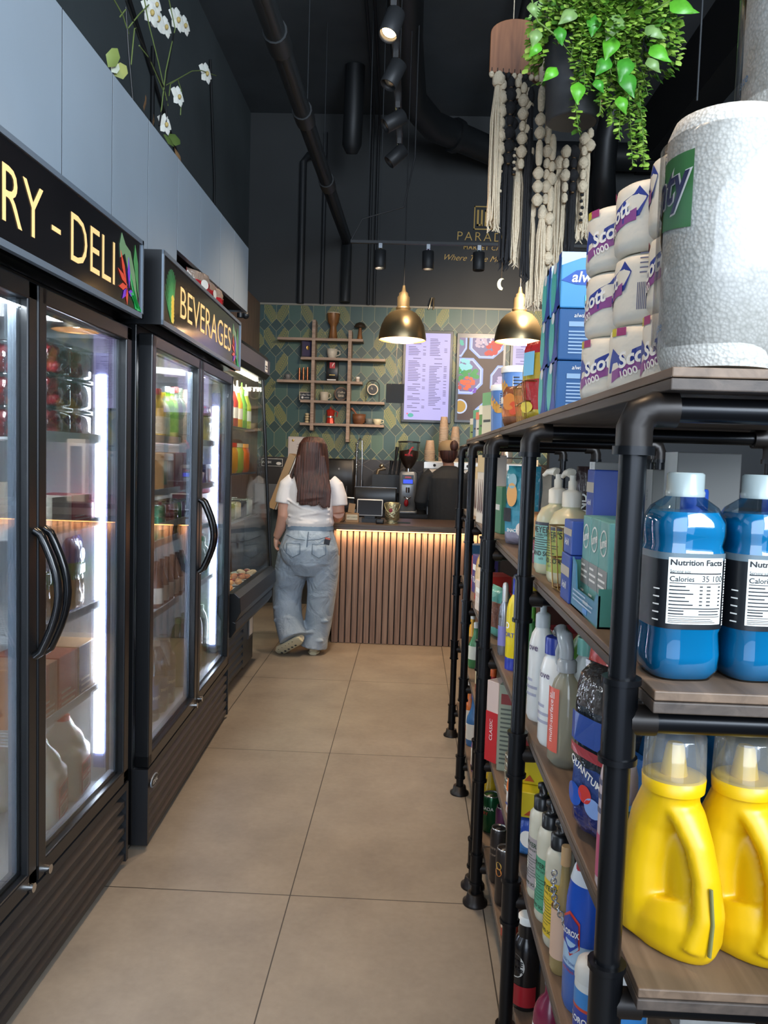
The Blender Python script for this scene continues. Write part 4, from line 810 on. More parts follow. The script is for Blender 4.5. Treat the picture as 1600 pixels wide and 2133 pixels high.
# ------------------------------------------------------------------ pipe shelving
PM = mat('16171a', .28, .5); PM2 = mat('241f1c', .38, .4); BW1 = wood('3b2f28', '5a493d', (3, 3, 60), .6)
BRD = wood('5c4a3b', '7b6552', (40, 2.5, 40), .55, key='brd'); EDGE = wood('3c332d', '574b42', (40, 2.5, 60), .6, key='edge')
SZ = [None, 1.527, 1.174, .832, .50, .164]; PX = .25; RX = .70; SXL, SXR = .275, .74
def flange(mm, x_, y_):
    mm.lathe([(.040, 0), (.040, .008), (.03, .014), (.026, .035), (.022, .036)], (x_, y_, 0), 22)
def shelving(label, ys, ya, yb):
    t = thing('pipe_shelving', label, 'shelving unit', (0, 0, 0), 0, None)
    for y_ in ys:
        for x_, sg in ((PX, 1), (RX + .06, -1)):
            p = MB().m(PM).tube([(x_, y_, .02), (x_, y_, 1.455)], .0155, 16)
            p.m(PM2).tube([(x_, y_, 1.44), (x_, y_, 1.462), (x_ + sg * .006, y_, 1.478), (x_ + sg * .02, y_, 1.484), (x_ + sg * .045, y_, 1.484)], .0205, 16)
            p.m(PM).tube([(x_, y_, 1.432), (x_, y_, 1.442)], .0235, 16)
            for z_ in SZ[2:]:
                zc = z_ - .047; p.m(PM).tube([(x_, y_, zc - .045), (x_, y_, zc + .045)], .0195, 16).tube([(x_, y_, zc - .05), (x_, y_, zc - .043)], .0225, 16).tube([(x_, y_, zc + .043), (x_, y_, zc + .05)], .0225, 16)
                p.m(PM2).tube([(x_ + sg * .01, y_, zc), (x_ + sg * .04, y_, zc)], .0175, 12)
            p.build('post', t)
            f = MB().m(PM2 if sg > 0 else PM); flange(f, x_, y_); f.build('floor_flange', t)
        for z_ in SZ[1:]:
            zc = 1.484 if z_ > 1.5 else z_ - .047
            MB().m(PM).tube([(PX + .03, y_, zc), (RX + .03, y_, zc)], .0145, 12).build('cross_pipe', t)
    for k, z_ in enumerate(SZ[1:]):
        b_ = MB().m(BRD).b2((SXL, ya, z_ - .011), (SXR, yb, z_)).m(EDGE).b2((SXL - .001, ya - .001, z_ - .025), (SXR, yb, z_ - .012)); b_.build('shelf_board', t, bevel=.0015)
    return t
shelving('near black pipe shelving unit with dark wooden boards beside the aisle', (.908, 1.70, 2.47), .865, 2.515)
shelving('far black pipe shelving unit closest to the counter', (2.57, 3.31, 4.02), 2.525, 4.06)
# ------------------------------------------------------------------ product builders
def lathe_part(t, name, mt, prof, n=24, sx=1, sy=1, cap=True): return MB().m(mt).lathe(prof, n=n, sx=sx, sy=sy, cap=cap).build(name, t)
def lines(mm, x0, x1, z0, z1, n, mt, y, fn=None, seed=1, hgt=None):
    """rows of small print"""
    r_ = random.Random(seed); dz = (z1 - z0) / n; hh = hgt or dz * .38; mm.m(mt)
    for k in range(n):
        z_ = z1 - (k + .5) * dz; xe = x0 + (x1 - x0) * r_.uniform(.55, 1)
        if fn:
            m_ = max(2, int((xe - x0) / .006)); pts = [x0 + (xe - x0) * q / m_ for q in range(m_ + 1)]
            mm.add([fn(p_, z_) for p_ in pts] + [fn(p_, z_ + hh) for p_ in pts], [(q, q + 1, m_ + 2 + q, m_ + 1 + q) for q in range(m_)])
        else: mm.add([(x0, y, z_), (xe, y, z_), (xe, y, z_ + hh), (x0, y, z_ + hh)], [(0, 1, 2, 3)])
def band(mm, r, z0, z1, a0, a1, sx=1, sy=1, n=14):
    """curved patch; angles in radians, 0 faces -Y"""
    vs = []
    for k in range(n + 1):
        a = a0 + (a1 - a0) * k / n
        vs += [(sx * r * math.sin(a), -sy * r * math.cos(a), z0), (sx * r * math.sin(a), -sy * r * math.cos(a), z1)]
    return mm.add(vs, [(2 * k, 2 * k + 2, 2 * k + 3, 2 * k + 1) for k in range(n)], True)
def pump(t, r, z, mt, nozzle=-1, s=1.0):
    MB().m(mt).lathe([(r, z), (r, z + .028 * s), (r * .75, z + .032 * s), (r * .45, z + .034 * s), (r * .45, z + .05 * s), (r * .32, z + .052 * s), (r * .32, z + .062 * s)], n=18).tube([(-.006, 0, z + .066 * s), (.01 * nozzle * s, 0, z + .068 * s), (.03 * nozzle * s, 0, z + .066 * s), (.042 * nozzle * s, 0, z + .058 * s)], [.01 * s, .009 * s, .006 * s, .004 * s], 10).build('pump', t)
def bottle(name, label, cat, loc, h, r, body, cap=None, lab=None, txt=(), style='shoulder', rz=-.9, sx=1, sy=1, group=None, capmt=None, nz=-1, tmt=None, fine=True, n=24):
    t = thing(name, label, cat, loc, rz, group)
    P_ = {'shoulder': [(r * .9, 0), (r, .008), (r, h * .68), (r * .93, h * .76), (r * .7, h * .84), (r * .36, h * .9), (r * .34, h)],
          'round': [(r * .85, 0), (r, .01), (r, h * .72), (r * .96, h * .82), (r * .8, h * .92), (r * .5, h)],
          'can': [(r * .8, 0), (r, .008), (r, h)], 'wedge': [(r * .9, 0), (r, .01), (r * 1.0, h * .6), (r * .8, h * .85), (r * .6, h)],
          'neck': [(r * .85, 0), (r, .01), (r, h * .5), (r * .9, h * .6), (r * .4, h * .8), (r * .32, h)]}[style]
    lathe_part(t, 'body', body, P_, n, sx, sy)
    rr = P_[-1][0]
    if cap == 'pump': pump(t, max(rr, .017), h, capmt, nz)
    elif cap == 'screw': lathe_part(t, 'cap', capmt, [(rr * 1.12, h - .002), (rr * 1.12, h + .02), (rr * .9, h + .023)], 18)
    elif cap == 'tall': lathe_part(t, 'cap', capmt, [(rr * 1.05, h - .002), (rr * 1.05, h + .045), (rr * .8, h + .055), (rr * .3, h + .058)], 18, sx, sy)
    elif cap == 'flip': lathe_part(t, 'cap', capmt, [(rr * 1.3, h - .002), (rr * 1.3, h + .03), (rr * 1.2, h + .033)], 18)
    if lab:
        z0, z1, lm = lab; m_ = MB().m(lm); band(m_, r * 1.012, z0, z1, -2.4, 2.4, sx, sy, 24); m_.build('label', t)
    if txt:
        m_ = MB(); fn = cylmap(r * 1.03, sx=sx, sy=sy)
        for T_ in txt:
            s_, z_, sz_, mt_ = T_[:4]; kw = T_[4] if len(T_) > 4 else {}
            if s_ == '#': lines(m_, -r * .7, r * .7, z_, z_ + sz_, kw.get('n', 4), mt_, 0, fn, seed=kw.get('seed', 1))
            else: m_.m(mt_).text(s_, (kw.get('x', 0), 0, z_), sz_, fn, bold=kw.get('bold', .01), shear=kw.get('shear', 0), rot=kw.get('rot', 0), wx=kw.get('wx', 1))
        m_.build('label_print', t)
    return t
def carton(name, label, cat, loc, d, mt, faces=None, rz=-PI / 2, group=None, lid=None, r=.002):
    """box standing at loc (centre of base); faces = function(mb, w, d, h) drawing on the -Y face"""
    t = thing(name, label, cat, loc, rz, group); w_, dp, h = d
    MB().m(mt).box((0, 0, h / 2), d).build('box', t, bevel=r)
    if faces:
        m_ = MB(); faces(m_, w_, dp, h); m_.build('print', t)
    if lid: MB().m(lid).box((0, 0, h - .006), (w_ * 1.01, dp * 1.01, .012)).build('lid', t)
    return t
def pouch(name, label, cat, loc, w_, h, d, bands, txt=(), rz=-PI / 2, group=None, seed=1, tilt=0, rough=.25, crimp=.012, bump=.5):
    """pillow bag: bands = [(z0, z1, colour)] bottom to top as fractions"""
    t = thing(name, label, cat, loc, rz, group); rnd = random.Random(seed); t.rotation_euler.x = tilt
    NX, NZ = 10, 18; m_ = MB()
    def P_(i, j, s):
        u_ = i / NX * 2 - 1; v_ = j / NZ; edge = (1 - abs(u_) ** 3) * (1 - abs(2 * v_ - 1) ** 6 if v_ > .5 else 1 - abs(2 * v_ - 1) ** 10)
        fat = d / 2 * max(edge, .0) ** .6 + .0012
        return (u_ * w_ / 2 * (1 - .06 * math.sin(v_ * PI)) , s * (fat + .004 * math.sin(9 * u_ + 13 * v_ + seed) * edge), v_ * h)
    for s in (-1, 1):
        vs = [P_(i, j, s) for j in range(NZ + 1) for i in range(NX + 1)]
        for z0, z1, c_ in bands:
            mt_ = c_ if not isinstance(c_, str) else mat(c_, rough, bump=bump, bscale=35)
            fs = [(j * (NX + 1) + i, j * (NX + 1) + i + 1, (j + 1) * (NX + 1) + i + 1, (j + 1) * (NX + 1) + i) for j in range(NZ) for i in range(NX) if z0 <= (j + .5) / NZ < z1]
            if s > 0: fs = [tuple(reversed(f)) for f in fs]
            m_.m(mt_); n0 = len(m_.v); m_.add(vs, fs, True)
    # side seams close the bag
    m_.m(mat(bands[0][2], rough) if isinstance(bands[0][2], str) else bands[0][2])
    for i in (0, NX):
        a = [P_(i, j, -1) for j in range(NZ + 1)]; b_ = [P_(i, j, 1) for j in range(NZ + 1)]
        m_.add(a + b_, [(j, j + 1, NZ + 2 + j, NZ + 1 + j) for j in range(NZ)])
    m_.build('bag', t)
    if txt:
        q = MB()
        def fn(x, z):
            u_ = max(-1, min(1, x / (w_ / 2))); v_ = max(0, min(1, z / h)); edge = (1 - abs(u_) ** 3) * (1 - abs(2 * v_ - 1) ** 8)
            return (x, -(d / 2 * max(edge, 0) ** .6 + .008), z)
        for T_ in txt:
            k = T_[0]
            if k == 'o':
                _, x, z, rx_, rz_, mt_ = T_; q.m(mt_); pts = [fn(x + rx_ * math.cos(2 * PI * i / 20), z + rz_ * math.sin(2 * PI * i / 20)) for i in range(20)]; q.add([(a, b_ + .002, c_) for a, b_, c_ in pts] + [(fn(x, z)[0], fn(x, z)[1] + .002, z)], [(i, (i + 1) % 20, 20) for i in range(20)])
            elif k == 'r':
                _, x0, z0, x1, z1, mt_ = T_; q.m(mt_); pts = [fn(x0 + (x1 - x0) * i / 6, z0) for i in range(7)] + [fn(x1 - (x1 - x0) * i / 6, z1) for i in range(7)]; q.add([(a, b_ + .002, c_) for a, b_, c_ in pts], [tuple(range(14))])
            else:
                s_, x, z, sz_, mt_ = T_[:5]; kw = T_[5] if len(T_) > 5 else {}
                q.m(mt_).text(s_, (x, 0, z), sz_, fn, bold=kw.get('bold', .02), rot=kw.get('rot', 0), shear=kw.get('shear', 0), wx=kw.get('wx', 1))
        q.build('print', t)
    return t
def can(label, loc, h, r, mt, txt=(), group='drink cans on the lowest shelf', rz=-.9, name='drink_can'):
    t = thing(name, label, 'can', loc, rz, group)
    MB().m(mt).lathe([(r * .8, 0), (r, .008), (r, h - .012), (r * .86, h - .002)], n=28).build('body', t)
    MB().m(mat('c9c9c9', .25, .9)).lathe([(r * .86, h - .002), (r * .88, h + .002), (r * .8, h + .002), (r * .78, h - .004), (.0, h - .004)], n=28, cap=False).m(mat('a9a9a9', .3, .9)).ball((0, -r * .2, h - .002), r * .25, 10, (1, 1.6, .1), 5).build('top', t)
    if txt:
        m_ = MB(); fn = cylmap(r * 1.015)
        for s_, z_, sz_, mt_ in txt:
            if s_ == 'band': m_.m(mt_); band(m_, r * 1.006, z_, z_ + sz_, -1.2, 1.2)
            elif s_ == 'dot': m_.m(mt_); m_.add([fn(sz_ * math.cos(2 * PI * i / 16) + (z_ % .01) * 0, z_ + sz_ * math.sin(2 * PI * i / 16)) for i in range(16)], [tuple(range(16))])
            else: m_.m(mt_).text(s_, (0, 0, z_), sz_, fn, bold=.01)
        m_.build('print', t)
    return t
# ------------------------------------------------------------------ top shelf
S1, S2, S3, S4, S5 = SZ[1:]
BLKI = mat('17171c', .5); WH = mat('f1efe8', .45); NAVY = mat('232a78', .45); DGREEN = mat('2f6a35', .4); PURP = mat('7d4a8c', .45)
PAPER = mat('e3dfd4', .85, bump=.6, bscale=160); FILM = glassy((1, 1, 1), .8, .12, .06, 'film')
def film_shell(t, c, d, r, key=1):
    """crinkled clear film wrapped round a pack"""
    m = MC.get('film_shell')
    if not m:
        m = D.materials.new('clear_film'); nt = NT(m); nt.nodes.clear(); N = nt.nodes.new; L = nt.links.new
        out = N('ShaderNodeOutputMaterial'); tr = N('ShaderNodeBsdfTransparent'); gl = N('ShaderNodeBsdfGlossy'); gl.inputs['Roughness'].default_value = .16
        tc = N('ShaderNodeTexCoord'); mp = N('ShaderNodeMapping'); mp.inputs['Scale'].default_value = (5, 9, 2.5); mp.inputs['Rotation'].default_value = (.3, .5, .2)
        n = N('ShaderNodeTexNoise'); n.inputs['Scale'].default_value = 2.2; n.inputs['Detail'].default_value = 2; n.inputs['Distortion'].default_value = 1.2
        b = N('ShaderNodeBump'); b.inputs['Strength'].default_value = .35; b.inputs['Distance'].default_value = .012
        L(tc.outputs['Object'], mp.inputs[0]); L(mp.outputs[0], n.inputs['Vector']); L(n.outputs['Fac'], b.inputs['Height']); L(b.outputs[0], gl.inputs['Normal'])
        lw = N('ShaderNodeLayerWeight'); lw.inputs['Blend'].default_value = .3; L(b.outputs[0], lw.inputs['Normal'])
        mr = N('ShaderNodeMapRange'); mr.inputs['To Min'].default_value = .05; mr.inputs['To Max'].default_value = .6; L(lw.outputs['Fresnel'], mr.inputs[0])
        mx = N('ShaderNodeMixShader'); L(mr.outputs[0], mx.inputs[0]); L(tr.outputs[0], mx.inputs[1]); L(gl.outputs[0], mx.inputs[2]); L(mx.outputs[0], out.inputs[0]); MC['film_shell'] = m
    return MB().m(m).rbox(c, d, r, 8).build('film', t)
def towels(label, loc, x_len, rz=0):
    t = thing('paper_towel_pack', label, 'paper towels', loc, rz, 'paper towel packs on the top shelf')
    r = .066; h = .285; m = MC.get('quilt')
    if not m:
        m = D.materials.new('quilted_paper'); nt = NT(m); b = nt.nodes['Principled BSDF']; b.inputs['Base Color'].default_value = lin(hx('e6e3db')); setp(b, rough=.85)
        tc = nt.nodes.new('ShaderNodeTexCoord'); mp = nt.nodes.new('ShaderNodeMapping'); mp.inputs['Scale'].default_value = (260, 260, 260); mp.inputs['Rotation'].default_value = (0, 0, 0)
        v = nt.nodes.new('ShaderNodeTexVoronoi'); v.inputs['Scale'].default_value = 1; bp = nt.nodes.new('ShaderNodeBump'); bp.inputs['Strength'].default_value = .45; bp.inputs['Distance'].default_value = .002
        nt.links.new(tc.outputs['Object'], mp.inputs[0]); nt.links.new(mp.outputs[0], v.inputs['Vector']); nt.links.new(v.outputs['Distance'], bp.inputs['Height']); nt.links.new(bp.outputs[0], b.inputs['Normal'])
        r2 = nt.nodes.new('ShaderNodeValToRGB'); r2.color_ramp.elements[0].color = lin(hx('cecbc3')); r2.color_ramp.elements[1].color = lin(hx('aaa79e')); nt.links.new(v.outputs['Distance'], r2.inputs[0]); nt.links.new(r2.outputs[0], b.inputs['Base Color']); MC['quilt'] = m
    n = int(round(x_len / (2 * r)))
    for k in range(n): MB().m(m).lathe([(r * .9, .004), (r, .02), (r, h - .02), (r * .9, h - .004), (.02, h - .004)], (r + k * 2 * r, 0, 0), 32).build('roll', t)
    q = MB(); c0 = (r, 0)
    def L_(rr): 
        return lambda x, z: (c0[0] + rr * math.sin(x / rr - PI / 2), c0[1] - rr * math.cos(x / rr - PI / 2), z)
    def patch(x0, x1, zf0, zf1, mt, rr, n_=14):
        q.m(mt); f = L_(rr); vs = []
        for k in range(n_ + 1):
            x = x0 + (x1 - x0) * k / n_; vs += [f(x, zf0(k / n_)), f(x, zf1(k / n_))]
        q.add(vs, [(2 * k, 2 * k + 2, 2 * k + 3, 2 * k + 1) for k in range(n_)], True)
    patch(-.12, .046, lambda u: .175 - .02 * u, lambda u: .238 - .0 * u, mat('3c7d3c', .4), r + .0012)
    f = L_(r + .0022)
    q.m(mat('6d93b8', .4)).add([f(-.055, .20), f(-.03, .255), (f(-.005, .215)), f(-.03, .19)], [(0, 1, 2, 3)])
    q.m(mat('cf9a3c', .4)).add([f(-.055, .155), f(-.055, .215), f(-.035, .235), f(-.008, .205), f(-.02, .155), f(-.04, .14)], [(0, 1, 2, 3, 4, 5)])
    q.m(WH).text('Bounty', (-.026, 0, .200), .056, L_(r + .0030), bold=.045, shear=.3, rot=.1, wx=.8)
    q.m(mat('2a2550', .4)).text('Bounty', (-.026, 0, .200), .056, L_(r + .0040), bold=.018, shear=.3, rot=.1, wx=.8)
    q.m(mat('4f86b8', .4)).text('select-a-size', (-.03, 0, .05), .016, L_(r + .002), rot=.08)
    for z_ in (.036, .028, .02): q.m(mat('8f8f90', .5)).text('2 rolls', (-.03, 0, z_), .007, L_(r + .002))
    q.build('print', t)
    film_shell(t, (n * r, 0, h / 2 + .002), (n * 2 * r + .014, 2 * r + .014, h + .006), r + .006)
    return t
towels('shrink-wrapped white paper towel pack standing on the top shelf, lower of its stack', (.281, .935, S1), .396)
towels('shrink-wrapped white paper towel pack lying on top of the other towel pack', (.375, .97, S1 + .293), .264)
WRAPM = mat('e0dacb', .5, bump=.35, bscale=25)
def tissue(label, loc, rz, s=1.0, brand=True, col=WRAPM):
    t = thing('toilet_roll', label, 'toilet roll', loc, rz, 'wrapped toilet rolls stacked on the top shelf'); r, h = .058, .106
    MB().m(col).lathe([(.03, .004), (r * .85, 0), (r * .97, .008), (r, .02), (r * .985, h / 2), (r, h - .02), (r * .96, h - .006), (r * .8, h), (.018, h - .012), (.001, h - .014)], n=32).build('roll', t)
    q = MB(); F0 = cylmap(r * 1.012)
    q.m(mat('2b3c8f', .45)).add([F0(-.055, .035), F0(-.02, .033), F0(.0, .036), F0(.02, .045), F0(.05, .052), F0(.062, .078), F0(.048, .095), F0(.04, .085), F0(.02, .078), F0(0, .07), F0(-.03, .06), F0(-.045, .072), F0(-.052, .055)], [(0, 1, 2, 10, 11, 12), (2, 3, 9, 10), (3, 4, 8, 9), (4, 5, 6, 7, 8)])
    q.m(WH).text('Scott', (0, 0, .058), .032, cylmap(r * 1.022), bold=.03, shear=.25, rot=.28, wx=.95)
    F1_ = cylmap(r * 1.014); q.m(mat('8a4a8a', .45)).add([F1_(-.045 + .015 * i, .022 + .0045 * i - (.003 if i in (0, 6) else 0)) for i in range(7)] + [F1_(.045 - .015 * i, .037 + .0045 * (6 - i)) for i in range(7)], [(i, i + 1, 12 - i, 13 - i) for i in range(6)])
    q.m(WH).text('1000', (-.012, 0, .033), .016, cylmap(r * 1.024), bold=.02, rot=.28)
    q.m(mat('c9b830', .4)); 
    vs = [F0(-.05, .09), F0(-.038, .09), F0(-.038, .102), F0(-.05, .102)]; q.add(vs, [(0, 1, 2, 3)])
    q.m(mat('a03a70', .4)).add([F0(-.037, .09), F0(-.018, .09), F0(-.018, .102), F0(-.037, .102)], [(0, 1, 2, 3)])
    for k in range(13): a_ = 1.25; x_ = r * a_ + k * .0026; q.m(mat('4a4a6a', .5)).add([F0(x_, .02), F0(x_ + .0013, .02), F0(x_ + .0013, .06), F0(x_, .06)], [(0, 1, 2, 3)])
    lines(q, .075, .11, .07, .105, 5, mat('6a6a84', .5), 0, F0, hgt=.002)
    q.build('print', t)
    return t
rows = [(1.385, 'column farthest from the paper towels', (-.75, -1.25, -.65)), (1.262, 'middle column', (-.55, -1.9, -1.5)), (1.14, 'column next to the paper towels', (-.95, -1.5, -2.3))]
t0 = None
for cy_, cl_, rot in rows:
    for k in range(3):
        lb = 'wrapped white toilet roll, %s of its stack, %s' % (('bottom', 'middle', 'top')[k], cl_)
        loc = (.344 + (1.385 - cy_) * .14 + .003 * (k % 2), cy_, S1 + k * .1065)
        if t0 is None: t0 = tissue(lb, loc, rot[k])
        else: dup(t0, lb, loc, rot[k])
# sanitary pad boxes
ALB, ALB2 = mat('28598f', .35), mat('4f9ad0', .35)
def pads(label, loc, col, top=False, rz=0):
    t = thing('pad_box', label, 'box', loc, rz, 'blue pad boxes on the top shelf'); w_, dp, h = .135, .10, .104
    MB().m(col).box((w_ / 2, dp / 2, h / 2), (w_, dp, h)).build('box', t, bevel=.003)
    q = MB(); y = -.0008
    if top: q.m(mat('2456b0', .35)).prism([(.0, .055), (.03, .075), (.07, .08), (.135, .075), (.135, .05), (.07, .045), (.03, .047)], .0004, 'y', y); q.m(mat('bcd3ee', .4)).prism([(0.0, .085), (.04, .1), (.1, .105), (.1, .112), (0.0, .112)], .0004, 'y', y); q.m(WH).text('always', (.06, y - .001, .061), .03, bold=.02, shear=.2).m(mat('66d0d0', .4)).b2((.05, y - .0008, .006), (.07, y, .026)).m(NAVY).text('3', (.06, y - .0012, .016), .016)
    else: q.m(WH).text('always', (.045, y - .001, .09), .012, shear=.2).m(mat('8fb0d0', .4)).b2((.02, y - .0006, .068), (.07, y, .078)); lines(q, .02, .12, .01, .06, 7, mat('9dbcdc', .4), y - .0006)
    q.m(mat('52b8b0', .4)).add([(-.0008, dp - .02 - .03 * math.cos(a), .055 + .05 * math.sin(a)) for a in [2 * PI * i / 18 for i in range(18)]], [tuple(range(18))])
    q.m(mat('24479a', .4)).add([(-.0006, dp, 0), (-.0006, .0, 0), (-.0006, .02, .05), (-.0006, 0, .112), (-.0006, dp * .3, .112), (-.0006, dp * .35, .05)], [tuple(range(6))])
    q.m(mat('d8dde2', .5)).add([(-.0009, dp * .7 - .018 * math.cos(a), .095 + .012 * math.sin(a)) for a in [2 * PI * i / 14 for i in range(14)]], [tuple(range(14))])
    q.build('print', t); return t
for j, (y_, wd) in enumerate(((1.655, 'front stack beside the toilet rolls'), (1.775, 'rear stack'))):
    for k in range(3):
        pads('blue pad box, %s of the %s' % (('bottom', 'middle', 'top')[k], wd), (.292, y_, S1 + k * .1055), (ALB if k < 2 else ALB2), k == 2)
# wire basket with snack bags, tubs
def wire_basket(label, loc, w_, dp, h, mt, rz=0, gap=.03):
    t = thing('wire_basket', label, 'basket', loc, rz); m_ = MB().m(mt); f = .8
    for z_, s_ in ((0.003, f), (h / 2, .9), (h, 1)): m_.tube([(a * w_ / 2 * s_, b_ * dp / 2 * s_, z_) for a, b_ in ((-1, -1), (1, -1), (1, 1), (-1, 1))], .0018, 5, closed=True)
    nx = max(2, int(w_ / gap)); 
    for k in range(nx + 1):
        u_ = -1 + 2 * k / nx
        for b_ in (-1, 1): m_.tube([(u_ * w_ / 2 * f, b_ * dp / 2 * f, .003), (u_ * w_ / 2, b_ * dp / 2, h)], .0013, 5)
        m_.tube([(u_ * w_ / 2 * f, -dp / 2 * f, .003), (u_ * w_ / 2 * f, dp / 2 * f, .003)], .0013, 5)
    ny = max(2, int(dp / gap))
    for k in range(1, ny):
        u_ = -1 + 2 * k / ny
        for a in (-1, 1): m_.tube([(a * w_ / 2 * f, u_ * dp / 2 * f, .003), (a * w_ / 2, u_ * dp / 2, h)], .0013, 5)
    m_.build('wire_frame', t); return t
wire_basket('brass wire basket of snack bags on the top shelf beside blue boxes', (.335, 2.15, S1), .11, .22, .10, BRASS, 0)
for k, (dx, dy, rz, lb, sd) in enumerate(((-.02, -.04, -1.2, 'yellow and red snack bag standing in the brass wire basket, front one', 1), (-.01, .02, -1.3, 'yellow and red snack bag standing in the brass wire basket, middle one', 2), (.0, .07, -1.5, 'yellow and red snack bag at the back of the wire basket', 3))):
    pouch('snack_bag', lb, 'snack bag', (.335 + dx, 2.12 + dy, S1 + .006), .11, .2, .045, [(0, .12, 'c9b23a'), (.12, .5, 'a8282c'), (.5, .85, 'b8a23a'), (.85, 1, 'a8282c')], [('r', -.02, .11, .03, .17, mat('7fc4e8', .3)), ('o', .0, .03, .03, .015, mat('e8d040', .3)), ('#', 0, 0, 0, 0)][:2], rz, 'snack bags in the wire basket', sd)
pouch('snack_bag', 'orange printed snack bag leaning beside the wire basket', 'snack bag', (.315, 2.42, S1 + .003), .12, .12, .06, [(0, .25, '7a4a2a'), (.25, .7, 'c9692c'), (.7, 1, '8a4e30')], [('o', .0, .07, .03, .025, mat('e08a3a', .4)), ('o', .02, .05, .02, .02, mat('d8502a', .4))], -1.0, None, 5)
TUBB = mat('5f86bf', .35)
def tub(label, loc, h, r):
    t = thing('snack_tub', label, 'snack tub', loc, -.8, 'snack tubs on the top shelf')
    lathe_part(t, 'body', TUBB, [(r * .85, 0), (r * .88, .01), (r, h - .02)]); lathe_part(t, 'lid', WH, [(r * 1.06, h - .02), (r * 1.06, h), (r * .9, h + .003)])
    q = MB(); f = cylmap(r * .99); q.m(mat('e0a040', .4))
    for k in range(5): q.add([f(-.03 + .02 * math.cos(a) + .012 * k, h * .75 + .012 * math.sin(a) - .012 * k) for a in [2 * PI * i / 10 for i in range(10)]], [tuple(range(10))])
    q.m(CREAM).add([f(.02, h * .5), f(.06, h * .5), f(.06, h * .85), f(.02, h * .85)], [(0, 1, 2, 3)]); lines(q, .022, .056, h * .5, h * .84, 7, BLKI, 0, cylmap(r * 1.0)); q.build('label', t); return t
tub('large blue tub with white lid and snack picture on the top shelf', (.352, 2.75, S1), .215, .053)
tub('blue tub just beyond the largest blue tub on the top shelf', (.335, 3.05, S1), .18, .042)
tub('small blue snack tub behind the orange bag on the top shelf', (.325, 2.60, S1), .10, .04)
for k, (y_, c_, h_, lb) in enumerate(((3.25, 'd8cfae', .17, 'cream carton with green corner far along the top shelf'), (3.4, '4f8a3a', .13, 'green topped carton far along the top shelf'), (3.56, 'd8d0c0', .11, 'pale carton with orange print near the shelf end'), (3.73, '3f6a8a', .13, 'blue and green carton near the far shelf end'), (3.92, '8fa05a', .10, 'olive carton at the far end of the top shelf'))):
    def fc(q, w_, dp, h, c_=c_, k=k): q.m(mat(('3f9a4a', 'e8e0c8', 'd8602c', '3f9a6a', 'e8e0c8')[k], .4)).b2((-w_ / 2, -dp / 2 - .001, h * .7), (w_ / 2, -dp / 2, h)); q.m(BLKI).b2((-w_ / 3, -dp / 2 - .001, h * .3), (w_ / 3, -dp / 2, h * .36))
    carton('food_carton', lb, 'carton', (.34, y_, S1), (.09, .09, h_), mat(c_, .5), fc, -1.2, 'cartons at the far end of the top shelf')
